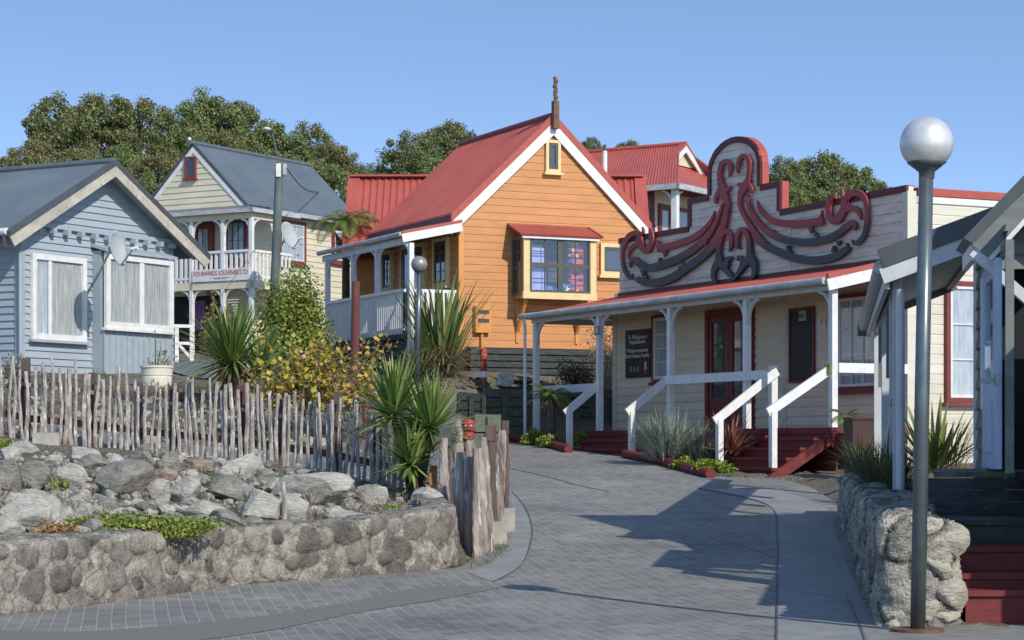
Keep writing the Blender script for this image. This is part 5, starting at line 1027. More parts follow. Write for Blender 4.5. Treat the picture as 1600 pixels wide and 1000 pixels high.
wl_ = tag(bpy.data.objects.new('wall_lamp', None), 'dark globe wall lamp under the eave beside the pale blue door', 'wall lamp'); COL.objects.link(wl_); wl_.location = (x, y, z); wl_['z0'] = 0.0
MB().sphere((0, 0, 0), .066, 16, 12).build('globe', mk('smoked_globe', (.09, .09, .08), rough=.25), wl_, smooth=True); MB().bar((0, 0, .05), (.1, .02, .12), .04, .04).build('bracket', darkgrey, wl_)
# steps up to the door
gs = thing('porch_steps', 'dark red brown timber steps beside the stone wall at the right edge', 'steps', Frame(3.5, 17.0, 0, .05))
for x0, y0, y1, z0, z1, m_ in ((.02, -.05, .35, .09, .27, redwood), (.0, .25, .65, .20, .385, redwood), (-.02, .6, .95, .30, .585, redwood), (-.12, .9, 2.3, .50, .79, darktimber)):
    MB().box(x0, 3, y0, y1, z1 - .045, z1).build('tread', m_, gs); MB().box(x0 + .02, 3, y0 + .03, y0 + .06, z0 - .12, z1 - .05).build('riser', m_, gs)
MB().hexa([(.22, 2.2, 1.12), (3, 2.2, 1.12), (3, 5.2, 1.12), (.80, 5.2, 1.12), (.22, 2.2, 1.17), (3, 2.2, 1.17), (3, 5.2, 1.17), (.80, 5.2, 1.17)]).build('porch_deck', greentimber, gs)
k = MB()
for i in range(3): k.box(.18, 3, 2.2, 2.24, .80 + i * .107, .90 + i * .107)
k.build('deck_fascia', darktimber, gs)
MB().box(-.02, .16, 1.1, 1.16, .55, .79).build('stringer', white, gs)
# ------------------------------------------------------------------ stone walls
def wallmesh(name, path, topback, mat, seed, hstone=.05, cell=.34, res=.022, rough=.012, label='', cat='wall', round_top=.05, gap=.022, rlo=.075, rhi=.185):
    """wall of field stones: path = outer foot line [(x, y, zbottom, ztop)], topback = matching inner edge of the top [(x, y)]"""
    rng = np.random.default_rng(seed); P = np.array(path, float)
    d = np.r_[0, np.cumsum(np.linalg.norm(np.diff(P[:, :2], axis=0), axis=1))]; n = int(d[-1] / res); T = np.linspace(0, d[-1], n + 1)
    C = np.stack([np.interp(T, d, P[:, k]) for k in range(4)], -1); TB = np.array(topback, float); TBk = np.stack([np.interp(T, d, TB[:, k]) for k in range(2)], -1)
    k_ = max(3, int(.22 / res)); ker = np.ones(k_) / k_
    for k in range(2): C[:, k] = np.convolve(np.pad(C[:, k], k_ // 2, 'edge'), ker, 'same')[k_ // 2:k_ // 2 + n + 1]
    D = np.gradient(C[:, :2], axis=0); D /= np.linalg.norm(D, axis=1)[:, None]; Nn = np.stack([D[:, 1], -D[:, 0]], -1)
    hmax = (C[:, 3] - C[:, 2]).max(); nv = int(hmax / res); f = np.linspace(0, 1, nv + 1)
    Sg, Fg = np.meshgrid(T, f, indexing='ij'); Zl = Fg * (C[:, 3] - C[:, 2])[:, None]
    ns = int(d[-1] / cell); nh = max(2, int(round(hmax / cell * 1.1))); sx, sy = [], []
    for i in range(-1, ns + 2):
        for j in range(nh + 1): sx.append((i + .5 * (j % 2) + rng.uniform(-.33, .33)) * cell); sy.append((j + .2 + rng.uniform(-.3, .3)) * hmax / nh)
    sx, sy = np.array(sx), np.array(sy); rad = rng.uniform(rlo, rhi, len(sx)); asp = rng.uniform(.75, 1.35, len(sx)); rot = rng.uniform(-.6, .6, len(sx)); tone = rng.uniform(0, 1, len(sx)); hh = rng.uniform(.5, 1.1, len(sx))
    best = np.full(Sg.shape, 9.); sec = np.full(Sg.shape, 9.); idx = np.zeros(Sg.shape, int)
    wob = np.array([[noise.noise((a * 5, b_ * 5, seed)) for b_ in np.linspace(0, hmax, 24)] for a in np.linspace(0, d[-1], max(40, int(d[-1] * 8)))])
    ia = np.clip((Sg / d[-1] * (wob.shape[0] - 1)).astype(int), 0, wob.shape[0] - 1); ib = np.clip((Zl / hmax * 23).astype(int), 0, 23); wv = wob[ia, ib]
    for k in range(len(sx)):
        m_ = np.abs(T - sx[k]) < .6
        if not m_.any(): continue
        a = Sg[m_] - sx[k]; b_ = Zl[m_] - sy[k]; c, s = math.cos(rot[k]), math.sin(rot[k]); q = np.sqrt(((a * c + b_ * s) / asp[k]) ** 2 + ((-a * s + b_ * c) * asp[k]) ** 2) / rad[k] + wv[m_] * .42
        bb, ss, ii = best[m_], sec[m_], idx[m_]; u = q < bb; ss = np.where(u, bb, np.minimum(ss, q)); ii = np.where(u, k, ii); bb = np.where(u, q, bb); best[m_], sec[m_], idx[m_] = bb, ss, ii
    mask = np.clip((1.0 - best) / .16, 0, 1) * np.clip((sec - best) / .16 - gap * 8, 0, 1); dome = mask * (.55 + .45 * np.clip(1 - best, 0, 1)) * hh[idx]
    nz = rng.normal(0, 1, Sg.shape); nz = (nz + np.roll(nz, 1, 0) + np.roll(nz, 1, 1) + np.roll(nz, -1, 0)) / 2
    disp = dome * hstone + nz * rough * .3 + wv * .03 - .03 * np.clip((Fg - .9) / .1, 0, 1) ** 2 * round_top / .05
    X = C[:, 0][:, None] + Nn[:, 0][:, None] * disp; Y = C[:, 1][:, None] + Nn[:, 1][:, None] * disp; Z = C[:, 2][:, None] + Zl + nz * rough * .2 * (Fg > 0)
    nt = 14; tf = np.linspace(0, 1, nt + 1)[1:]
    bump = np.array([[noise.noise((T[i] * 3.2, t_ * 2.2, seed + 5)) for t_ in tf] for i in range(n + 1)]); tn = rng.normal(0, rough * .25, bump.shape)
    TX = X[:, -1:] + (TBk[:, 0][:, None] - X[:, -1:]) * tf; TY = Y[:, -1:] + (TBk[:, 1][:, None] - Y[:, -1:]) * tf; TZ = Z[:, -1:] + bump * .05 + tn + .02 * np.sin(tf * math.pi)
    X = np.concatenate([X, TX], 1); Y = np.concatenate([Y, TY], 1); Z = np.concatenate([Z, TZ], 1)
    X = np.concatenate([X, X[:, -1:]], 1); Y = np.concatenate([Y, Y[:, -1:]], 1); Z = np.concatenate([Z, C[:, 2][:, None] - .3], 1)
    V = np.stack([X, Y, Z], -1); w = V.shape[1]; I = np.arange((n + 1) * w).reshape(n + 1, w); Q = np.stack([I[:-1, :-1], I[1:, :-1], I[1:, 1:], I[:-1, 1:]], -1).reshape(-1, 4)
    loc = np.array([P[0, 0], P[0, 1], P[0, 2]]); o = nmesh(name, V.reshape(-1, 3) - loc, Q, mat, loc=tuple(loc), smooth=True)
    ms = np.zeros(V.shape[:2], np.float32); tn_ = np.zeros(V.shape[:2], np.float32); ms[:, :nv + 1] = mask; tn_[:, :nv + 1] = tone[idx]
    tn_[:, nv + 1:] = .5; ms[:, nv + 1:-1] = np.clip(bump * 2 + .35, 0, .8)
    for nm, arr in (('stone', ms), ('tone', tn_)): a = o.data.attributes.new(nm, 'FLOAT', 'POINT'); a.data.foreach_set('value', arr.ravel())
    return tag(o, label, cat)
cobble = attrmat('mortared_cobble', [(0, (.12, .11, .098)), (.35, (.20, .18, .158)), (.7, (.28, .25, .215)), (1, (.34, .30, .26))], ((.17, .16, .13), (.40, .385, .32)))
roughst = attrmat('rough_stacked_stone', [(0, (.22, .21, .19)), (.4, (.38, .36, .31)), (.75, (.50, .47, .39)), (1, (.60, .56, .46))], ((.085, .085, .08), (.27, .26, .22)), streak=(1, 1, 2.2), bump=1.0)
LW = [(-8.6, 12.8, -.05, .62), (-4.2, 17.9, -.05, .615), (-2.72, 20.75, -.05, .62), (-1.5, 21.7, .0, .66), (-.80, 22.2, .03, .74), (-.60, 22.55, .05, .77), (-.60, 22.95, .08, .78), (-.75, 24.3, .2, .8)]
LT = [(-9.0, 13.2), (-4.55, 18.25), (-3.0, 21.1), (-1.75, 22.05), (-1.1, 22.55), (-.95, 22.8), (-.95, 23.05), (-1.1, 24.3)]
wallmesh('stone_wall', LW, LT, cobble, 4, .05, .27, .02, .010, 'low curved wall of round stones set in mortar along the left of the paved road')
RWp = [(4.30, 28.4, .35, 1.03), (3.95, 25.2, .2, .98), (3.35, 20.6, .0, .90), (2.98, 17.4, -.05, .84), (2.85, 16.82, -.05, .84), (3.0, 16.72, -.05, .85), (3.30, 16.76, -.05, .84), (3.46, 16.95, -.05, .80), (3.5, 17.6, -.05, .8), (3.6, 18.6, 0, .8)]
RT = [(4.9, 28.4), (4.55, 25.1), (3.95, 20.5), (3.45, 17.7), (3.3, 17.45), (3.28, 17.4), (3.26, 17.4), (3.28, 17.5), (3.3, 17.8), (3.35, 18.6)]
rwall = wallmesh('rough_stone_wall', RWp, RT, roughst, 9, .06, .36, .022, .03, 'rough grey stacked stone wall behind the tall street lamp at the right', round_top=.09, gap=.0, rlo=.2, rhi=.34)

# ------------------------------------------------------------------ rocks
def rockmat(name, c1, c2, c3):
    m, t, b = nodes_of(name); b.inputs['Roughness'].default_value = .88; b.inputs['Specular IOR Level'].default_value = .2
    tc = N(t, 'ShaderNodeTexCoord'); mp = N(t, 'ShaderNodeMapping', i_Scale=(1, 1, 3.2), i_Rotation=(.5, .3, 0)); L(t, tc.outputs['Object'], mp.inputs[0])
    n = N(t, 'ShaderNodeTexNoise', i_Scale=3.5, i_Detail=10.0, i_Roughness=.68); n2 = N(t, 'ShaderNodeTexNoise', i_Scale=17.0, i_Detail=8.0, i_Roughness=.72); L(t, mp.outputs[0], n.inputs['Vector']); L(t, mp.outputs[0], n2.inputs['Vector'])
    r = ramp(t, [(.3, c2), (.52, c1), (.75, c3)]); L(t, n.outputs[0], r.inputs[0]); r2 = ramp(t, [(.3, (.42, .41, .40)), (.45, (.92, .92, .92)), (.65, (1.2, 1.18, 1.14))]); L(t, n2.outputs[0], r2.inputs[0])
    mu = N(t, 'ShaderNodeMixRGB', blend_type='MULTIPLY', i_0=1.0); L(t, r.outputs[0], mu.inputs[1]); L(t, r2.outputs[0], mu.inputs[2]); L(t, mu.outputs[0], b.inputs['Base Color'])
    ad = N(t, 'ShaderNodeMath', operation='ADD'); L(t, n.outputs[0], ad.inputs[0]); L(t, n2.outputs[0], ad.inputs[1])
    bp = N(t, 'ShaderNodeBump', i_Strength=.85, i_Distance=.05); L(t, ad.outputs[0], bp.inputs['Height']); L(t, bp.outputs[0], b.inputs['Normal'])
    return m
rkp = rockmat('pale_rock', (.48, .47, .41), (.32, .31, .275), (.64, .62, .55)); rkg = rockmat('green_grey_rock', (.29, .28, .245), (.18, .175, .155), (.42, .41, .36)); rkr = rockmat('reddish_rock', (.34, .26, .21), (.22, .16, .13), (.47, .41, .35))
def rock(seed, mat, size, loc, rot):
    rng = random.Random(seed); bm = bmesh.new(); bmesh.ops.create_icosphere(bm, subdivisions=4, radius=1)
    cuts = []
    for i in range(11):
        d = Vector((rng.gauss(0, 1), rng.gauss(0, 1), rng.gauss(0, 1))).normalized(); cuts.append((d, rng.uniform(.50, .86)))
    for v in bm.verts:
        for d, h in cuts:
            e = v.co.dot(d) - h
            if e > 0: v.co -= d * e * .96
        nn = noise.fractal(v.co * 1.6 + Vector((seed, 0, 0)), 1, 2, 5); v.co += v.co.normalized() * nn * .07
        v.co.z += .025 * math.sin(v.co.z * 16 + v.co.x * 4 + 3 * nn)
        v.co.x *= size[0]; v.co.y *= size[1]; v.co.z *= size[2]
    me = bpy.data.meshes.new('rock'); bm.to_mesh(me); bm.free(); me.materials.append(mat)
    o = bpy.data.objects.new('rock', me); COL.objects.link(o); o.location = loc; o.rotation_euler = rot; return o
RK = [(48, 822, 100, 54, 'p', 'largest pale layered rock behind the stone wall at the left edge'), (120, 812, 48, 36, 'p', 'pale rounded rock right of the largest layered rock at the left'), (192, 778, 92, 58, 'g', 'big grey green boulder in the middle of the left rock garden'),
      (51, 762, 54, 44, 'g', 'dark grey boulder under the fence near the left edge'), (106, 762, 50, 38, 'p', 'blocky pale rock beside a red leaved plant left of the big boulder'), (135, 722, 60, 26, 'p', 'long pale rock right at the foot of the paling fence at the left'), (219, 731, 48, 38, 'g', 'pointed grey green rock at the fence foot above the big boulder'),
      (262, 742, 46, 38, 'g', 'squarish grey green rock at the fence foot beside a reddish one'), (306, 741, 48, 30, 'r', 'reddish brown rock at the fence foot left of the pale slab'), (372, 746, 84, 36, 'p', 'long pale slab of rock at the foot of the fence'), (249, 782, 42, 34, 'p', 'pale angular rock just right of the big boulder'),
      (288, 784, 50, 42, 'p', 'pale grey rock below the reddish brown rock'), (362, 784, 88, 40, 'g', 'flat brownish grey rock below the long pale slab'), (405, 822, 78, 56, 'p', 'tan folded rock in front of the flat brownish one'), (324, 818, 66, 40, 'p', 'pale angular slab leaning left of the tan folded rock'), (354, 838, 62, 34, 'g', 'grey broken rock low behind the stone wall below the leaning slab'),
      (490, 786, 118, 52, 'p', 'largest pale grey rock near the yucca'), (455, 812, 66, 40, 'p', 'flat layered rock below the largest pale rock near the yucca'), (580, 790, 46, 38, 'p', 'small white rock in the shade left of the yucca stem'), (668, 796, 48, 36, 'p', 'pale ridged rock between yucca stem and gate palings'), (568, 826, 112, 30, 'p', 'long flat pale rock along the top of the stone wall'),
      (655, 806, 34, 24, 'g', 'small grey rock below the yucca stem'), (612, 812, 34, 20, 'g', 'small grey rock at the right end of the long flat pale rock'), (6, 770, 48, 56, 'g', 'grey rock cut by the left edge of the picture'), (15, 722, 36, 24, 'p', 'pinkish pale rock below the square concrete block'), (34, 708, 46, 26, 'p', 'pale rock directly in front of the square concrete block'),
      (20, 790, 36, 26, 'p', None), (45, 784, 30, 24, 'p', None), (145, 735, 46, 26, 'g', None), (177, 731, 30, 24, 'p', None), (80, 728, 28, 22, 'p', None), (258, 756, 34, 28, 'r', None), (300, 752, 34, 20, 'p', None), (9, 846, 44, 30, 'p', None), (393, 840, 40, 26, 'g', None), (318, 842, 40, 22, 'p', None), (165, 800, 34, 22, 'g', None), (232, 802, 36, 20, 'g', None), (430, 770, 40, 24, 'p', None), (540, 772, 36, 20, 'g', None), (78, 795, 30, 20, 'r', None), (200, 816, 34, 18, 'g', None), (270, 806, 34, 18, 'p', None), (415, 752, 34, 20, 'g', None), (465, 840, 30, 16, 'g', None), (160, 755, 26, 20, 'g', None), (530, 808, 30, 18, 'p', None), (625, 780, 26, 18, 'g', None), (345, 762, 28, 18, 'p', None)]
_rr = random.Random(21)
for _ in range(44):
    _px, _py = _rr.uniform(0, 690), _rr.uniform(738, 838); _w = _rr.uniform(14, 30) * (.75 + (_py - 738) / 220); RK.append((_px, _py, _w, _w * _rr.uniform(.5, .8), _rr.choice('ppgpgr'), None))
SM = {'p': 'small pale grey rock among the larger rocks of the left garden', 'g': 'small dark grey rock among the larger rocks of the left garden', 'r': 'small reddish rock among the larger rocks of the left garden'}
for i, (px, py, w, h, c, lab) in enumerate(RK):
    x, y, z = hit(px, min(py, 836), 18, 30); y = min(y, 28.0); s = F / y; rr_ = random.Random(i)
    sx, sz = w / s / 2 * 1.18, h / s / 2 * 1.25
    o = rock(i, {'p': rkp, 'g': rkg, 'r': rkr}[c], (sx, max(sx, sz) * rr_.uniform(.6, .9), sz), (x, y + sz * .5, z + sz * .62), (rr_.uniform(-.25, .25), rr_.uniform(-.22, .22), rr_.uniform(-.4, .4)))
    tag(o, lab or SM[c], 'rock', 'rocks in the garden behind the stone wall')
# loose stones and litter between the rocks
def scatter(name, n, region, size, mat, seed, lift=.0, sub=1, kind='stuff'):
    rng = np.random.default_rng(seed); bm = bmesh.new(); bmesh.ops.create_icosphere(bm, subdivisions=sub, radius=1); bv = np.array([v.co[:] for v in bm.verts]); bf = np.array([[v.index for v in f.verts] for f in bm.faces]); bm.free()
    pts = []
    while len(pts) < n:
        px, py = rng.uniform(region[0], region[1]), rng.uniform(region[2], region[3]); pts.append((px, py))
    Vs, Fs = [], []
    for k, (px, py) in enumerate(pts):
        x, y, z = hit(px, py, region[4], region[5]); s = rng.uniform(*size) * np.array([rng.uniform(.7, 1.4), rng.uniform(.7, 1.4), rng.uniform(.4, .8)]); v = bv * (1 + rng.normal(0, .16, (len(bv), 1))) * s
        a = rng.uniform(0, 6.28); v = np.stack([v[:, 0] * math.cos(a) - v[:, 1] * math.sin(a), v[:, 0] * math.sin(a) + v[:, 1] * math.cos(a), v[:, 2]], -1); Fs.append(bf + len(bv) * k); Vs.append(v + np.array([x, y, z + s[2] * .3 + lift]))
    o = nmesh(name, np.concatenate(Vs), np.concatenate(Fs), mat); o['kind'] = kind; return o
rkw = rockmat('warm_pale_rock', (.50, .47, .385), (.30, .275, .225), (.66, .63, .54))
for i, (px, py, w, h, Y) in enumerate(((1418, 836, 86, 52, 16.9), (1470, 842, 84, 62, 16.9), (1402, 884, 40, 62, 16.85), (1462, 885, 66, 42, 16.82), (1478, 926, 62, 60, 16.85), (1418, 915, 40, 56, 16.82), (1440, 952, 54, 46, 16.8), (1470, 966, 56, 36, 16.85), (1404, 948, 42, 62, 16.85), (1398, 976, 30, 26, 16.8))):
    s = F / Y; rr_ = random.Random(300 + i); o = rock(300 + i, rkw, (w / s / 2 * 1.12, .15, h / s / 2 * 1.12), (0, 0, 0), (rr_.uniform(-.2, .2), rr_.uniform(-.35, .35), rr_.uniform(-.3, .3)))
    o.name = 'stone'; o.parent = rwall; o.location = Vector(((px - 800) / s, Y, zpx(py, Y))) - rwall.location
scatter('gravel', 800, (-20, 700, 712, 836, 18, 29), (.02, .085), rkp, 1)
scatter('rubble', 450, (-20, 700, 712, 836, 18, 29), (.02, .08), rkg, 2)
scatter('bark_chips', 700, (600, 975, 592, 608, 43, 50), (.02, .07), mulch, 3)
scatter('pale_stones', 260, (20, 560, 620, 712, 29.5, 42), (.04, .14), rkp, 5)
# ------------------------------------------------------------------ paling fence and gate palisade
FL = lambda px: float(np.interp(px, [-40, 0, 150, 300, 450, 560, 640], [29.2, 29, 29, 28.5, 28, 27.3, 26.7]))
TOP = lambda px: float(np.interp(px, [-40, 0, 40, 130, 200, 290, 380, 450, 520, 560, 640], [552, 560, 566, 576, 592, 600, 606, 620, 630, 640, 655])); BOT = lambda px: float(np.interp(px, [-40, 0, 60, 150, 300, 400, 450, 500, 560, 600, 640], [676, 680, 694, 700, 716, 728, 735, 740, 752, 762, 768]))
fr_ = random.Random(11); x, y, z = at(300, FL(300))
pf = thing('paling_fence', 'rustic fence of crooked weathered stakes across the rock garden', 'fence', Frame(x, y, 0, z)); fx, fy, fz = x, y, z
def fp(px, py, Y): return Vector(((px - 800) / F * Y - fx, Y - fy, H + (YH - py) * Y / F))
px = -14.0; n_ = 0
while px < 632:
    Y = FL(px) + fr_.uniform(-.04, .04); tp = TOP(px) + fr_.uniform(-16, 14); bt = BOT(px) + 6; dx = fr_.uniform(-5, 5); pts = []; rad = []; K = 9; r0 = fr_.uniform(.021, .032)
    ph, am = fr_.uniform(0, 6), fr_.uniform(.6, 2.6)
    for i in range(K + 1):
        t = i / K; pts.append(fp(px + dx * t + am * math.sin(ph + t * 5) + fr_.uniform(-.5, .5), bt + (tp - bt) * t, Y + .02 * math.sin(ph * 2 + t * 4))); rad.append(r0 * (1.12 - .3 * t) * fr_.uniform(.88, 1.14))
    mb = MB().tube(pts, rad, 7, seed=n_, rough=.16); zz = pf['z0']
    mb.v = [(a, b_, c) for a, b_, c in mb.v]; mb.build('paling', bark, pf, smooth=False); n_ += 1; px += fr_.uniform(8.0, 11.4)
for f, m_ in ((.30, sleeper), (.72, bark)):
    pts = [fp(p_, BOT(p_) + (TOP(p_) - BOT(p_)) * f, FL(p_) + .09) for p_ in range(-30, 640, 40)]
    mb = MB()
    for i in range(len(pts) - 1): mb.bar(pts[i], pts[i + 1], .04, .09 if m_ is sleeper else .05)
    mb.build('rail', m_, pf)
for p_ in (40, 141, 216, 272, 378, 440, 528, 590):
    Y = FL(p_) + .16; t_ = {40: 560, 378: 602, 528: 612}.get(p_, TOP(p_) + 4); b0 = fp(p_, BOT(p_), Y); t0 = fp(p_, t_, Y); MB().box(b0.x - .055, b0.x + .055, b0.y - .05, b0.y + .05, b0.z - .1, t0.z).build('fence_post', postwood if p_ != 378 else maroonpost, pf)
x, y, z = hit(29, 708, 18, 28.6); q = tag(MB().box(-.17, .17, -.14, .14, -.2, .24).build('concrete_block', concrete, loc=(0, 0, 0)), 'square concrete block at the foot of the paling fence at the left edge', 'block'); q.location = (x, 28.3, zpx(705, 28.3)); q.rotation_euler = (0, 0, .15)
gx, gy, gz_ = at(745, 24.6); gp_ = thing('gate_palisade', 'tall palisade of broad weathered timber slabs and dark capped posts by the road', 'fence', Frame(gx, gy, 0, .1))
def gpt(px, py, Y): return Vector(((px - 800) / F * Y - gx, Y - gy, H + (YH - py) * Y / F))
def gslab(px, w, top, bot, Y, mat, name, seed, lean=0, flat=.55, tip=1, rough=.12, n=10):
    r_ = random.Random(seed); K = 14; pts = []; rad = []; ph = r_.uniform(0, 6)
    for i in range(K + 1):
        t = i / K; pts.append(gpt(px + lean * t + 1.2 * math.sin(ph + t * 4), bot + (top - bot) * t, Y)); rad.append(w / 2 / F * Y * (1 - (1 - tip) * max(0, t - .8) / .2) * r_.uniform(.93, 1.06))
    return MB().tube(pts, rad, n, flat=flat, seed=seed, rough=rough).build(name, mat, gp_)
for i, (px, w, t_, b_, Y, ln) in enumerate(((697, 13, 684, 805, 25.3, -4), (724, 20, 692, 872, 24.0, -8), (738, 18, 688, 876, 23.8, -4), (750, 20, 700, 882, 23.6, -3), (762, 17, 697, 872, 23.9, -6), (731, 12, 704, 874, 23.75, 3), (756, 12, 690, 878, 23.95, 0), (768, 10, 683, 840, 24.6, -12), (781, 15, 672, 822, 25.6, 2), (719, 10, 655, 760, 26.6, -2), (744, 9, 702, 880, 23.5, 0))): gslab(px, w * 1.08, t_, b_, Y, driftwood, 'timber_slab', 40 + i, ln, tip=.7, rough=.2)
for i, (px, w, t_, c_, b_, Y, ln) in enumerate(((704, 15, 694, 668, 805, 25.6, -8), (771, 14, 686, 664, 820, 25.2, -4), (791, 9, 676, 657, 795, 27.0, -1))):
    gslab(px, w, t_, b_, Y, postwood, 'gate_post', 60 + i, ln, .9, 1, .04); k = gpt(px + ln, t_, Y); h_ = (t_ - c_) / F * Y; w_ = w * .62 / F * Y
    MB().hexa([k + Vector((-w_ * .9, -w_ * .8, -.02)), k + Vector((w_ * .9, -w_ * .8, -.02)), k + Vector((w_ * .9, w_ * .8, -.02)), k + Vector((-w_ * .9, w_ * .8, -.02)), k + Vector((-w_, -w_, h_)), k + Vector((w_, -w_, h_)), k + Vector((w_, w_, h_)), k + Vector((-w_, w_, h_))]).build('post_cap', slatewood if i == 0 else postwood, gp_)
for (px, py, w, h, Y, lab) in ((779, 848, 24, 33, 24.9, 'pale concrete footing block nearest the road below the gate palisade'), (795, 818, 17, 24, 26.3, 'smaller concrete footing block behind the nearer one at the gate palisade')):
    s = F / Y; x = (px - 800) / s; zz = zpx(py, Y); o = tag(MB().box(-w / s / 2, w / s / 2, -.09, .12, -.15, h / s).build('concrete_block', concrete, loc=(0, 0, 0)), lab, 'block'); o.location = (x, Y, zz); o.rotation_euler = (0, 0, .1)
x, y, z = hit(671, 748, 18, 28); o = tag(MB().box(-.045, .045, -.04, .04, -.1, .13).build('timber_stub', mk('orange_brown_wood', (.36, .14, .05)), loc=(0, 0, 0)), 'short orange brown timber stub between yucca and gate palings', 'stub'); o.location = ((677 - 800) / F * 25.8, 25.8, zpx(745, 25.8))
MB_ = MB().tube([(0, 0, -.1), (.005, 0, .25), (-.01, .01, .42)], [.03, .026, .022], 8, seed=2, rough=.15).build('stake', bark, loc=(0, 0, 0)); Yk = 21.75; MB_.location = ((444 - 800) / F * Yk, Yk, .62); tag(MB_, 'short grey stake standing just behind the stone wall below the flat rocks', 'stake')
# ------------------------------------------------------------------ carved red figures and posts
def carved(px, ptop, pbot, Y, wpx, lab, band=False, eyes=True):
    x = (px - 800) / F * Y; zb = zpx(pbot, Y); zt = zpx(ptop, Y); h = zt - zb; r = wpx / 2 / F * Y
    o = tag(bpy.data.objects.new('carved_figure', None), lab, 'carving'); COL.objects.link(o); o.location = (x, Y, zb); o['z0'] = 0.0
    prof = []; sil = [(0, .9), (.1, 1), (.2, .95), (.26, .8), (.3, 1), (.45, 1.05), (.55, .95), (.6, .72), (.64, .95), (.75, 1.08), (.86, 1.05), (.94, .95), (.99, .7), (1.0, .2)]
    mb = MB().lathe((0, 0, 0), [(r * w, h * t) for t, w in sil], 12)
    mb.sphere((0, -r * .85, h * .76), r * .28, 8, 6); mb.bar((-r * .5, -r * .98, h * .68), (r * .5, -r * .98, h * .68), .02, h * .03); mb.bar((-r * .9, -r * .6, h * .5), (-r * .2, -r * 1.05, h * .42), .05 * r / .1, .05 * r / .1); mb.bar((r * .9, -r * .6, h * .5), (r * .2, -r * 1.05, h * .42), .05 * r / .1, .05 * r / .1); mb.bar((-r * .7, -r * .82, h * .865), (r * .7, -r * .82, h * .865), .03, h * .03)
    mb.build('body', carvered, o)
    if eyes:
        for s in (-1, 1): MB().sphere((s * r * .42, -r * .92, h * .80), r * .2, 8, 6, sc=(1, .4, .7)).build('eye', white, o)
    if band: MB().lathe((0, 0, 0), [(r * 1.1, h * .12), (r * 1.12, h * .3), (r * .9, h * .302), (r * .9, h * .118)], 12).build('white_band', white, o)
    return o
carved(756, 544, 596, 46.6, 10.5, 'small red carved figure with a white band standing before the dark slats', True)
carved(573, 574, 690, 34.5, 14, 'tall red carved figure half hidden by the yellow leaves left of the yucca', False, False)
carved(732, 655, 705, 27.4, 19, 'red carved head with a white eye between the gate palings', False)
x, y, z = at(555, 45.5); o = tag(MB().tube([(0, 0, -.2), (.0, 0, 1.2), (.02, 0, zpx(440, 45.5) - z)], [.095, .088, .085], 10, seed=3, rough=.04).build('maroon_post', maroonpost, loc=(0, 0, 0)), 'tall plain maroon timber post before the orange cottage verandah', 'post'); o.location = (x, y, z)
# ------------------------------------------------------------------ street lamps
def lamp(px_base, px_top, py_globe, py_base, Y, rglobe, lab, gm):
    x = (px_base - 800) / F * Y; zb = zpx(py_base, Y); o = tag(bpy.data.objects.new('street_lamp', None), lab, 'street lamp', 'globe street lamps'); COL.objects.link(o); o.location = (x, Y, zb); o['z0'] = 0.0
    h = zpx(py_globe, Y) - zb; dx = (px_top - px_base) / F * Y; r = rglobe
    MB().tube([(0, 0, 0), (dx * .5, 0, h * .5), (dx * (1 - r / h), 0, h - r * .9)], [r * .285, r * .28, r * .27], 20).build('pole', steel, o, smooth=True)
    MB().lathe((dx, 0, h - r * 1.02), [(r * .28, -.06), (r * .3, -.01), (r * .55, .03), (r * .74, r * .30), (r * .70, r * .33)], 24).build('collar', darkgrey, o, smooth=True)
    MB().sphere((dx, 0, h), r, 32, 20).build('globe', gm, o, smooth=True)
    MB().lathe((0, 0, 0), [(0, .015), (r * 1.0, .015), (r * 1.0, -.03)], 20).build('base_plate', rust, o)
    return o
globem = mk('metallised_globe', (.72, .72, .69), (.58, .58, .56), scale=5, rough=.40, metal=.45, c3=(.40, .40, .39), s3=40, p3=.66)
lamp(1434, 1448, 224, 985, 16.3, .2, 'tall grey street lamp with silvery globe in front of the rough stone wall', globem)
lamp(652, 655, 413, 600, 45.6, .172, 'smaller distant street lamp with grey globe before the orange cottage verandah', mk('dull_globe', (.30, .31, .30), (.22, .23, .22), rough=.35, metal=.3))
# ------------------------------------------------------------------ retaining walls, bed edges, pot
def plankwall(name, lab, p0, p1, zb, zt, n, mat, posts=3, th=.09):
    p0 = Vector((p0[0], p0[1], 0)); p1 = Vector((p1[0], p1[1], 0)); d = (p1 - p0); ang = math.degrees(math.atan2(d.y, d.x)); o = thing(name, lab, 'retaining wall', Frame(p0.x, p0.y, ang, zb)); mb = MB(); h = (zt - zb) / n; r_ = random.Random(n)
    for i in range(n): mb.box(r_.uniform(-.05, .05), d.length, r_.uniform(-.02, .02), th, zb + i * h, zb + (i + 1) * h - .025)
    mb.box(.05, d.length - .05, th + .002, th + .04, zb, zt - .03); mb.build('planks', mat, o)
    for i in range(posts): a = d.length * (i + .5) / posts; MB().box(a - .06, a + .06, -.09, -.022, zb - .1, zt - .08).build('post', mat, o)
    return o
def P2(px, Y): return ((px - 800) / F * Y, Y)
plankwall('retaining_wall', 'grey green stacked timber retaining wall behind the tree fern under the hall verandah', P2(758, 46.2), P2(985, 47.4), 1.45, zpx(606, 46.6), 6, greentimber, 4)
plankwall('retaining_wall', 'dark timber retaining wall returning beside the road left of the tree fern', P2(722, 44.2), P2(762, 46.2), 1.4, zpx(612, 45), 6, darktimber, 2)
plankwall('low_timber_edge', 'low timber stack with pale top planks beyond the gate palisade', P2(740, 38), P2(782, 38.4), 1.0, zpx(645, 38), 3, greentimber, 1)
plankwall('sleeper_edge', 'long brown sleeper edging of the bed behind the paling fence', P2(-40, 36.0), P2(420, 34.6), 1.2, 1.72, 2, sleeper, 5)
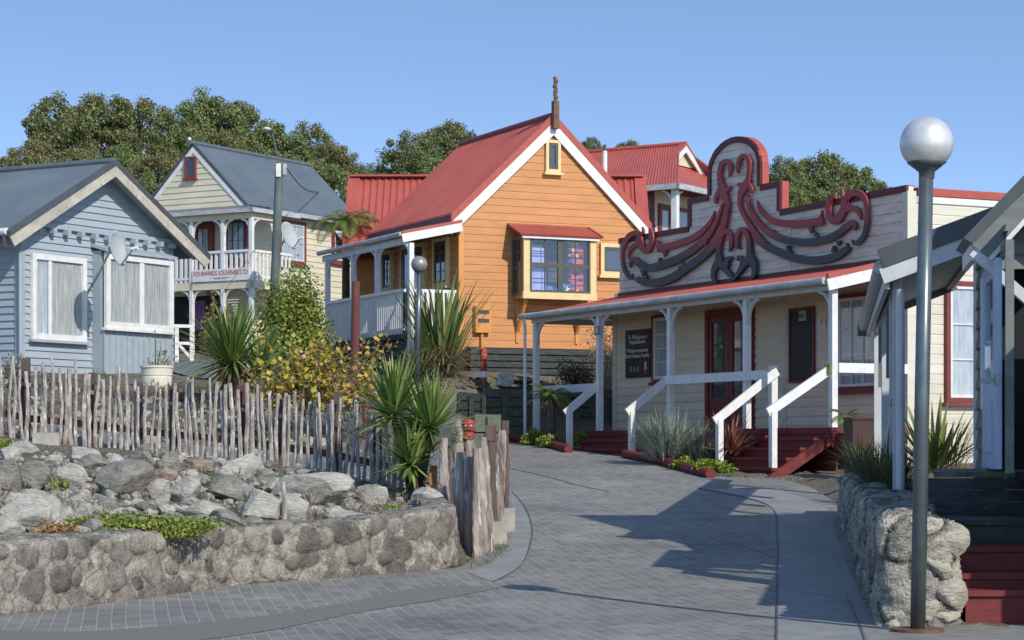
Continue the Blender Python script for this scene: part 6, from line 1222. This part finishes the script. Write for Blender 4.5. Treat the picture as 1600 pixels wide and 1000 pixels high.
plankwall('sleeper_edge', 'upper brown sleeper edging below the grey blue cottage', P2(-40, 40.5), P2(330, 40.0), 2.15, 2.42, 2, sleeper, 4)
x, y = P2(245, 42.5); z = zpx(606, 42.5); pt_ = tag(MB().lathe((0, 0, 0), [(0, 0), (.27, 0), (.30, .04), (.305, .2), (.29, .22), (.305, .24), (.31, .38), (.33, .39), (.33, .43), (.28, .43), (.27, .36), (0, .36)], 28).build('plant_pot', potm, loc=(0, 0, 0), smooth=False), 'cream glazed round plant pot before the grey blue cottage', 'pot'); pt_.location = (x, y, z)
o = rock(77, rkp, (.30, .22, .18), (P2(790, 45.8)[0], 45.8, zpx(604, 45.8) + .12), (0, 0, .2)); tag(o, 'pale square stone beside the small banded carved figure', 'rock')
# ------------------------------------------------------------------ plants
def blades(n, Ln, w, el=(20, 85), droop=(.3, .9), seed=0, base=.05, c=(0, 0, 0), segs=6, fold=.25, tilt=None):
    rng = np.random.default_rng(seed); Vs = []; Fs = []; k0 = 0
    for i in range(n):
        az = rng.uniform(0, 2 * math.pi); e = R(rng.uniform(*el)); l = Ln * rng.uniform(.65, 1.08); dr = R(rng.uniform(*droop) * 60); ww = w * rng.uniform(.7, 1.15)
        p = np.array(c, float) + np.array([math.cos(az), math.sin(az), 0]) * rng.uniform(0, base) + np.array([0, 0, rng.uniform(0, base)]); side = np.array([-math.sin(az), math.cos(az), 0])
        for s in range(segs + 1):
            t = s / segs; a = e - dr * t * t; d = np.array([math.cos(az) * math.cos(a), math.sin(az) * math.cos(a), math.sin(a)]); nr = np.cross(side, d)
            wd = ww * (min(1, .55 + 2.2 * t) * (1 - t ** 2.2) + .02) / 2
            Vs += [p - side * wd + nr * wd * fold, p, p + side * wd + nr * wd * fold]
            if s: o = k0 + (s - 1) * 3; Fs += [(o, o + 1, o + 4, o + 3), (o + 1, o + 2, o + 5, o + 4)]
            p = p + d * l / segs
        k0 += 3 * (segs + 1)
    return np.array(Vs), np.array(Fs)
def cat_(*parts):
    V = []; Fc = []; k = 0
    for v, f in parts: V.append(v); Fc.append(f + k); k += len(v)
    return np.concatenate(V), np.concatenate(Fc)
def leaves(C, size, seed, up=.25, asp=.55, outward=None):
    """a leaf-shaped quad at each point of C, turned loosely outward"""
    rng = np.random.default_rng(seed); n = len(C); nr = rng.normal(0, 1, (n, 3)); nr[:, 2] += up
    if outward is not None: nr = nr * .75 + outward * 1.1
    nr /= np.linalg.norm(nr, axis=1)[:, None]; t = rng.normal(0, 1, (n, 3)); t -= nr * (t * nr).sum(1)[:, None]; t /= np.linalg.norm(t, axis=1)[:, None]; b = np.cross(nr, t); s = size * rng.uniform(.6, 1.3, (n, 1)) / 2
    V = np.stack([C - t * s, C + b * s * asp + nr * s * .15, C + t * s, C - b * s * asp + nr * s * .15], 1).reshape(-1, 3); return V, np.arange(4 * n).reshape(-1, 4)
def plant(name, lab, cat, loc, group=None):
    o = bpy.data.objects.new(name, None); COL.objects.link(o); o.location = loc; o['z0'] = 0.0; return tag(o, lab, cat, group)
def shrub(name, lab, loc, size, mat, lsize, n, seed, lumps=14, stem=True, cat='shrub', up=.3, shell=.55, group=None):
    rng = np.random.default_rng(seed); o = plant(name, lab, cat, loc, group); L_ = rng.normal(0, 1, (lumps, 3)); L_ /= np.linalg.norm(L_, axis=1)[:, None]; L_ *= rng.uniform(.25, .72, (lumps, 1)); L_[:, 2] = np.abs(L_[:, 2]) * 1.0
    k = rng.integers(0, lumps, n); d = rng.normal(0, 1, (n, 3)); d /= np.linalg.norm(d, axis=1)[:, None]; rr_ = rng.uniform(shell, 1.05, (n, 1)) * rng.uniform(.24, .42, (lumps, 1))[k]; P = L_[k] + d * rr_
    P[:, 2] = np.maximum(P[:, 2], -.02 + .1 * rng.random(n)); P = P * np.array(size); V, Fc = leaves(P, lsize, seed + 1, up, outward=d); nmesh('foliage', V, Fc, mat, o)
    if stem:
        mb = MB(); r_ = random.Random(seed)
        for i in range(5): a = r_.uniform(0, 6.3); e = Vector((math.cos(a) * size[0] * .5, math.sin(a) * size[1] * .5, size[2] * r_.uniform(.5, .8))); mb.tube([(0, 0, -.1), e * .5 + Vector((0, 0, .1 * size[2])), e], [.03 * size[2] ** .5, .02, .008], 6)
        mb.build('stem', trunkm, o)
    return o
# yucca by the gate: three heads on stems
x, y, z = hit(648, 772, 18, 28.5); y = 26.2; x = P2(648, y)[0]; z = tz1(x, y)
yk = plant('yucca', 'tall green yucca with three spiky heads beside the gate palisade', 'yucca', (x, y, z))
def rel(px, py, Y): return Vector(((px - 800) / F * Y - x, Y - y, H + (YH - py) * Y / F - z))
hd = [(615, 652, 26.3, 170, .80), (672, 674, 26.0, 160, .74), (642, 728, 25.7, 130, .58), (650, 755, 26.2, 60, .42)]
for i, (px, py, Y, n_, ln) in enumerate(hd):
    c = rel(px, py, Y); V, Fc = blades(n_, ln, .058, (-25, 88), (.05, .4), 20 + i, .06, tuple(c)); nmesh('leaf_head', V, Fc, yucca, yk)
    MB().tube([(.02 * i, 0, -.1), c * .5 + Vector((.02, 0, 0)), c], [.06, .05, .045], 8, seed=i, rough=.1).build('stem', trunkm, yk)
# big yucca behind the fence
Yb = 38.5; x, y = P2(362, Yb); z = tz1(x, y); yk2 = plant('spiky_yucca', 'broad spiky yucca clump with dead leaf skirt behind the paling fence', 'yucca', (x, y, z)); zc = zpx(572, Yb) - z
V, Fc = blades(260, 1.2, .06, (-20, 85), (.1, .6), 31, .14, (0, 0, zc)); nmesh('leaf_head', V, Fc, yucca, yk2); V, Fc = blades(170, .85, .05, (-75, -10), (.1, .5), 32, .12, (0, 0, zc - .02)); nmesh('dead_skirt', V, Fc, drygrass, yk2); V, Fc = blades(120, .95, .05, (-10, 85), (.1, .6), 37, .1, (.5, .1, zc - .15)); nmesh('leaf_head', V, Fc, yucca, yk2)
MB().tube([(0, 0, -.1), (0, 0, zc)], [.16, .12], 10, seed=4, rough=.1).build('stem', trunkm, yk2)
# flax by the verandah
Yf = 47.0; x, y = P2(690, Yf); z = tz1(x, y); fx_ = plant('flax_bush', 'tall upright green flax beside the distant street lamp and white balustrade', 'flax', (x, y, z))
V, Fc = blades(95, 2.15, .085, (58, 88), (.05, .75), 41, .26, (0, 0, .1), 8); V2, F2 = blades(45, 1.2, .07, (35, 75), (.2, .9), 42, .3, (0, 0, .05), 7); V, Fc = cat_((V, Fc), (V2, F2)); nmesh('leaves', V, Fc, flaxm, fx_)
V, Fc = blades(420, .62, .03, (-20, 40), (.3, 1.0), 43, .55, (0, 0, .12), 4); nmesh('dead_thatch', V, Fc, drygrass, fx_)
x, y = P2(650, 46.8); z = tz1(x, y); f2 = plant('flax_bush', 'low spreading flax at the dark base boards left of the tall flax', 'flax', (x, y, z)); V, Fc = blades(60, .85, .05, (15, 70), (.4, 1.0), 44, .2, (0, 0, .05)); nmesh('leaves', V, Fc, flaxm, f2); V, Fc = blades(120, .4, .025, (-10, 40), (.3, 1.0), 45, .4, (0, 0, .05), 4); nmesh('dead_thatch', V, Fc, drygrass, f2)
# bronze flax and lavender, green mounds in the hall beds
def gnd(px, Y): a, b_ = P2(px, Y); return a, b_, max(tz1(a, b_), float(g(b_)))
x, y, z = gnd(1140, 37.3); z += .1; rfx = plant('bronze_flax', 'spiky bronze red flax between the handrails of the hall steps', 'flax', (x, y, z)); V, Fc = blades(110, .85, .045, (5, 85), (.1, .7), 51, .12, (0, 0, .05)); nmesh('leaves', V, Fc, redflax, rfx)
x, y, z = gnd(1045, 38.0); lv = plant('lavender_bush', 'silvery grey green lavender bush in the red edged bed', 'shrub', (x, y, z)); V, Fc = blades(900, .62, .022, (25, 88), (.0, .4), 52, .42, (0, 0, .05), 3); V2, F2 = blades(500, .5, .022, (35, 88), (.0, .4), 53, .34, (.5, -.25, .0), 3); V, Fc = cat_((V, Fc), (V2, F2)); nmesh('foliage', V, Fc, lavender, lv)
for i, (px, Y, sx, sz, mat, lab, sd_) in enumerate(((1112, 35.6, .42, .30, limeleaf, 'bright green mound of leaves spilling over the log beside the bottom step', 61), (1068, 36.9, .30, .20, limeleaf, 'small lime green mound under the lavender bush', 62), (832, 44.0, .5, .28, limeleaf, 'low green mound at the far end of the red log edging', 63), (862, 43.0, .35, .30, bushleaf, 'bushy green clump spilling over the log below the tree fern', 64), (905, 43.6, .42, .28, limeleaf, 'low green clump between tree fern and side steps', 65))):
    x, y, z = gnd(px, Y); shrub('ground_shrub', lab, (x, y, z + .05), (sx, sx * .8, sz), mat, .07, 900, sd_, 12, False)
def fern(name, lab, px, Ybase, pyb, pyc, n, Lf, seed, trunk=.09, skirt=True, el=(5, 60)):
    x, y = P2(px, Ybase); zb = zpx(pyb, Ybase); zc = zpx(pyc, Ybase) - zb; o = plant(name, lab, 'tree fern', (x, y, zb)); rng = np.random.default_rng(seed); Vs = []; Fs = []; k = 0; ribs = MB()
    for i in range(n):
        az = 2 * math.pi * i / n + rng.uniform(-.2, .2); e = R(rng.uniform(*el)); l = Lf * rng.uniform(.75, 1.05); p = np.array([0, 0, zc]); side = np.array([-math.sin(az), math.cos(az), 0]); pts = []
        for s in range(27):
            t = s / 26; a = e - R(95) * t ** 1.3; d = np.array([math.cos(az) * math.cos(a), math.sin(az) * math.cos(a), math.sin(a)]); up = np.cross(side, d) * -1; pl_ = l * .24 * math.sin(math.pi * (t * .92 + .06)) ** .7; pw = l / 26 * .40
            if s % 4 == 0: pts.append(tuple(p))
            for sg in (-1, 1):
                tip = p + side * sg * pl_ + d * pl_ * .35 - np.array([0, 0, 1]) * pl_ * .25; mid = (p + tip) / 2
                Vs += [p - d * pw * .6, mid - d * pw, tip, mid + d * pw]; Fs.append((k, k + 1, k + 2, k + 3)); k += 4
            p = p + d * l / 26
        ribs.tube(pts, .008, 4)
    nmesh('fronds', np.array(Vs), np.array(Fs), fernm, o); ribs.build('frond_ribs', trunkm, o)
    MB().tube([(0, 0, -.2), (0, 0, zc * .6), (0, 0, zc + .02)], [trunk * 1.2, trunk, trunk * .9], 10, seed=seed, rough=.15).build('trunk', trunkm, o)
    if skirt: V, Fc = blades(70, Lf * .55, .03, (-60, 0), (.2, .6), seed + 1, trunk, (0, 0, zc * .9), 4); nmesh('dead_skirt', V, Fc, drygrass, o)
    return o
fern('tree_fern', 'small bright green tree fern with stubby trunk at the end of the hall verandah', 861, 43.6, 692, 622, 22, .62, 71, .10, el=(10, 70))
fern('tree_fern', 'tall tree fern with drooping fronds between cream house and orange cottage', 541, 54.3, 560, 346, 17, 1.25, 72, .10, el=(10, 45))
fern('fern', 'small fern at the right end of the hall deck behind the brown box', 1322, 35.2, 672, 652, 9, .5, 73, .04, False, (20, 60))
# bushes
x, y = P2(455, 48); z = zpx(560, 48); shrub('green_bush', 'dense light green bush in front of the cream house side windows', (x, y, z - .2), (1.0, .9, 2.45), bushleaf, .095, 17000, 81, 60)
rngc = random.Random(5)
x, y = P2(488, 34.0); z = zpx(655, 34.0); au = plant('grape_vine', 'sprawling vine with yellow autumn leaves behind the paling fence', 'vine', (x, y, z)); rng = np.random.default_rng(83)
mb = MB(); pts_all = []
for i in range(85):
    p0 = Vector((rngc.uniform(-1.0, 1.0), rngc.uniform(-.3, .3), rngc.uniform(0, .3))); p1 = Vector((rngc.uniform(-.95, 1.2), rngc.uniform(-.5, .4), rngc.uniform(.25, 1.3))); md = (p0 + p1) / 2 + Vector((0, 0, rngc.uniform(0, .35))); mb.tube([p0, md, p1], [.012, .008, .005], 5)
    for t in np.linspace(.2, 1, 11):
        q_ = (p0 * (1 - t) ** 2 + md * 2 * t * (1 - t) + p1 * t * t); pts_all.append((q_.x + rngc.gauss(0, .05), q_.y + rngc.gauss(0, .05), q_.z + rngc.gauss(0, .05)))
mb.build('canes', mk('vine_cane', (.22, .15, .11), (.14, .09, .07)), au)
V, Fc = leaves(np.concatenate([np.array(pts_all), np.array(pts_all) + rng.normal(0, .06, (len(pts_all), 3))]), .085, 84, .2, .95); nmesh('leaves', V, Fc, autumn, au)
for px, s in ((318, 1), (334, .95)): pass
for i, (px, pyt, w, lab) in enumerate(((330, 455, .34, 'taller narrow bush of dry reddish leaves before the cream house verandah'), (354, 464, .22, 'narrower bush of dry reddish leaves beside the cream house corner post'))):
    Yv = 60; x, y = P2(px, Yv); z = zpx(548, Yv); h_ = zpx(pyt, Yv) - z; shrub('narrow_bush', lab, (x, y, z), (w, w, h_ * .95), vineleaf, .10, 900, 86 + i, 24)
x, y = P2(243, 42.5); z = zpx(590, 42.5); rs = plant('potted_rose', 'sparse leafy rose with bare stems growing in the cream pot', 'plant', (x, y, z)); mb = MB(); pp_ = []
for i, (a, b_, h) in enumerate(((.0, 0, .95), (.22, .05, .55), (-.18, .05, .4), (.12, -.08, .6), (.28, -.02, .42))): mb.tube([(0, 0, -.05), (a * .5, b_, h * .5), (a, b_, h)], [.016, .011, .006], 5); pp_ += [(a * t + rngc.gauss(0, .06), b_ + rngc.gauss(0, .05), h * t + rngc.gauss(0, .05)) for t in np.linspace(.45, .9, 22 if i else 3)]
mb.build('stem', trunkm, rs); V, Fc = leaves(np.array(pp_), .065, 90, .3, .7); nmesh('leaves', V, Fc, bushleaf, rs)
x, y = P2(16, 40.8); z = zpx(610, 40.8); shrub('rose_bush', 'leafy bush against the grey blue cottage at the left edge', (x, y, z), (.45, .4, .85), lavender, .08, 800, 91, 16)
# low cover and tufts in the rock garden
for i, (px, py, w, h, mat, lab, sz, n_) in enumerate(((205, 838, 1.28, .19, bushleaf, 'long cushion of yellow green succulent growing on the stone wall edge', .05, 7000), (92, 838, .50, .12, vineleaf, 'brownish end of the cushion plant on the left of the wall edge', .045, 1600), (90, 768, .18, .18, bushleaf, 'small green and red plant beside the blocky pale rock', .05, 350), (8, 698, .3, .12, limeleaf, 'bright moss like plant beside the concrete block', .04, 500), (600, 796, .4, .07, limeleaf, 'patch of bright green ground cover in front of the yucca', .04, 900), (650, 786, .3, .06, limeleaf, 'small bright green patch below the yucca stem', .04, 500))):
    x, y, z = hit(px, min(py, 836), 17.5, 29); shrub('ground_plant', lab, (x, y + .1, z - .02), (w * .82, .34, h * 1.25), mat, sz, n_, 100 + i, 30, False, up=.8)
rng = np.random.default_rng(7); parts = []
for i in range(110):
    px, py = rng.uniform(-10, 690), rng.uniform(712, 836); x, y, z = hit(px, py, 18, 29); parts.append(blades(26, rng.uniform(.08, .2), .010, (5, 75), (.2, 1.0), 200 + i, .1, (x, y, z), 3))
V, Fc = cat_(*parts); o = nmesh('dry_grass', V, Fc, drygrass); o['kind'] = 'stuff'
parts = []
for i in range(150):
    px, py = rng.uniform(-10, 560), rng.uniform(596, 705); x, y, z = hit(px, py, 29.6, 44); parts.append(blades(22, rng.uniform(.1, .28), .018, (20, 85), (.2, .8), 400 + i, .18, (x, y, z), 3))
for i in range(40):
    px, py = rng.uniform(735, 790), rng.uniform(850, 892); x, y, z = gp(px, py)
    if x < float(xl(y)) + .28 and x > -.6: parts.append(blades(14, rng.uniform(.03, .07), .008, (20, 85), (.2, .8), 600 + i, .06, (x, y, z), 3))
V, Fc = cat_(*parts); o = nmesh('grass', V, Fc, tuft); o['kind'] = 'stuff'
for i, (px, py, Y, ln, n_, lab, mat) in enumerate(((1372, 752, 24.5, .62, 380, 'arching tussock grass hanging over the rough stone wall', tuft), (1345, 726, 27.5, .55, 220, 'smaller tussock at the far end of the rough stone wall', tuft), (1400, 745, 22.6, .5, 220, 'tussock grass at the foot of the porch post', tuft))):
    x, y = P2(px, Y); z = zpx(py + 22, Y); tg = plant('tussock', lab, 'grass clump', (x, y, z)); V, Fc = blades(n_, ln, .012, (25, 85), (.5, 1.3), 120 + i, .16, (0, 0, 0), 6); nmesh('leaves', V, Fc, mat, tg)
x, y = P2(1462, 29.0); z = zpx(742, 29); dk = plant('dark_flax', 'dark pointed flax under the corrugated porch beside the lamp pole', 'flax', (x, y, z)); V, Fc = blades(46, 1.0, .09, (25, 85), (.0, .35), 131, .15, (0, 0, 0)); nmesh('leaves', V, Fc, flaxm, dk); V, Fc = blades(160, .7, .014, (10, 70), (.4, 1.1), 132, .3, (.2, 0, 0), 5); nmesh('grass_blades', V, Fc, tuft, dk)
x, y = P2(900, 47.0); z = zpx(608, 47); shrub('brown_bush', 'brown dying bush on the bank under the hall verandah', (x, y, z), (.62, .5, .85), leafmat('brown_leaves', [(0, (.07, .05, .03)), (.6, (.15, .10, .055)), (1, (.25, .20, .10))]), .07, 1600, 141, 18)
x, y = P2(948, 47.6); z = zpx(610, 47.6); pb = plant('pale_stemmed_bush', 'leafy bush with pale bare stems left of the black sign board', 'shrub', (x, y, z)); mb = MB(); pp_ = []
for i in range(26):
    a = rngc.uniform(-.5, .55); h = rngc.uniform(.6, 1.45); e = Vector((a, rngc.uniform(-.3, .3), h)); mb.tube([(a * .15, 0, 0), e * .5 + Vector((rngc.uniform(-.1, .1), 0, 0)), e], [.016, .011, .005], 5); pp_ += [tuple(e * t + Vector((rngc.gauss(0, .1), rngc.gauss(0, .1), rngc.gauss(0, .07)))) for t in np.linspace(.62, 1.02, 34)]
mb.build('stems', mk('pale_stem', (.42, .36, .27), (.3, .25, .19)), pb); V, Fc = leaves(np.array(pp_), .06, 142, .3, .6); nmesh('leaves', V, Fc, vineleaf, pb)

# ------------------------------------------------------------------ trees on the hill behind
def tree_mesh(seed, mat, clumps=60, per=250, leaf=.029, tall=1.0):
    rng = np.random.default_rng(seed); cs = []
    while len(cs) < clumps:
        p = rng.uniform(-1, 1, 3)
        if np.linalg.norm(p) < 1: cs.append(p)
    cs = np.array(cs) * np.array([.41, .41, .37]) + np.array([0, 0, .60]); cs[:, 0] += rng.normal(0, .03, clumps); rad = rng.uniform(.05, .135, clumps)
    k = np.repeat(np.arange(clumps), per); d = rng.normal(0, 1, (len(k), 3)); d /= np.linalg.norm(d, axis=1)[:, None]; d[:, 2] *= .8
    P = cs[k] + d * (rad[k] * rng.uniform(.4, 1.28, len(k)))[:, None]; V, Fc = leaves(P, leaf, seed + 1, .35, .75, outward=d)
    tops = cs[rng.choice(clumps, 10)]; mb = MB(); mb.tube([(0, 0, -.1), (.01, 0, .25), (.0, .01, .55)], [.03, .022, .012], 8)
    for q_ in tops: mb.tube([(0, 0, .2 + .15 * rng.random()), tuple((np.array([0, 0, .45]) + q_) / 2), tuple(q_)], [.014, .009, .004], 5)
    return V, Fc, mb
protos = []
for sd_, mt in ((1, treeleaf), (2, treeleaf2), (3, treeleaf3), (4, treeleaf), (5, treeleaf2), (6, treeleaf3)):
    V, Fc, mb = tree_mesh(sd_, mt); o = nmesh('crown', V, Fc, mt); tk = mb.build('trunk', trunkm, z0=0); protos.append((o, tk))
TREES = [(95, 146, 112, 116, 0, 'tall dark tree at the upper left of the hill'), (160, 146, 118, 118, 3, 'dark tree next to the tall one at the upper left'), (218, 152, 120, 108, 1, 'olive green tree above the grey blue cottage ridge'), (52, 212, 108, 88, 1, 'low spreading tree behind the left cottage roof'), (20, 236, 110, 70, 0, 'small tree at the far left edge behind the cottage roof'),
         (322, 142, 118, 112, 2, 'tall tree directly above the cream house gable'), (272, 172, 110, 96, 0, 'tree between the olive tree and the cream house gable'), (372, 158, 120, 100, 3, 'dark tree above the front of the grey roof'), (428, 186, 114, 112, 2, 'round crowned tree above the middle of the grey roof'), (476, 188, 120, 92, 0, 'tree above the far end of the grey roof'), (522, 218, 112, 76, 1, 'narrow olive tree right of the grey roof'), (556, 256, 106, 64, 3, 'low tree just left of the red cross wing'), (590, 254, 120, 60, 2, 'small tree directly above the red cross wing ridge'),
         (120, 226, 98, 104, 1, 'bushy tree just above the left cottage roof'), (188, 222, 96, 96, 2, 'leafy tree behind the ridge of the left cottage'), (246, 236, 94, 90, 1, 'olive bushy tree left of the cream house gable'), (300, 212, 104, 90, 0, 'dark tree partly behind the cream house gable'), (512, 250, 96, 84, 2, 'bushy tree beside the lower grey roof verge'),
         (70, 246, 92, 100, 2, 'low green tree just behind the left end of the cottage ridge'), (150, 262, 88, 96, 0, 'dark low tree right behind the cottage ridge'), (215, 268, 88, 92, 2, 'leafy low tree in the gap left of the cream house gable'), (262, 286, 86, 80, 1, 'lowest bushy tree in the gap between cottage and cream gable'),
         (345, 200, 112, 90, 1, 'olive tree just behind the cream house ridge'), (400, 222, 110, 90, 0, 'dark tree behind the middle of the grey ridge'), (455, 236, 108, 90, 1, 'olive tree behind the far grey ridge end'), (540, 292, 92, 80, 0, 'low dark tree between grey roof and red wing'), (600, 280, 100, 70, 0, 'dark tree just behind the red wing ridge'),
         (1250, 282, 82, 90, 2, 'leafy tree low behind the stepped false front'), (1310, 290, 84, 96, 0, 'dark tree low behind the right half of the false front'),
         (640, 210, 112, 92, 0, 'dark tree behind the orange cottage roof'), (700, 196, 118, 84, 3, 'dark tree rising left of the orange cottage ridge'), (668, 236, 104, 90, 2, 'bushy tree low behind the orange cottage roof'), (925, 220, 125, 44, 0, 'small treetop left of the far flue pipe'), (982, 225, 125, 48, 3, 'small treetop above the far red roof'),
         (1222, 250, 84, 80, 0, 'tree beside the arch of the hall false front'), (1282, 246, 86, 108, 3, 'widest tree above the right half of the hall'), (1340, 262, 88, 92, 2, 'tree above the right swirl of the carving'), (1382, 290, 84, 50, 0, 'low treetop at the right end of the hall trees')]
for i, (px, py, Y, w, k, lab) in enumerate(TREES):
    x, y = P2(px, Y); py += 7 if px < 600 else 0; z = tz1(x, y) - .3; h = (zpx(py, Y) - z) / .98; wd = w / F * Y / .84; o = plant('leafy_tree', lab, 'tree', (x, y, z), 'trees on the hill behind the houses'); rr_ = random.Random(i)
    for src in protos[k]:
        c = src.copy(); COL.objects.link(c); c.parent = o
    wd *= 1.0; hc = min(h, wd * 1.12); o.location = (x, y, z + h - hc); o.scale = (wd, wd, hc); o.rotation_euler = (0, 0, rr_.uniform(0, 6.28))
    if h > hc: o.children[1].scale = (1, 1, 1) ; MB().tube([(0, 0, -(h - hc) / hc - .05), (.01, 0, .1)], [.04, .028], 8).build('trunk', trunkm, o, z0=0)
for a, b_ in protos: bpy.data.objects.remove(a); bpy.data.objects.remove(b_)
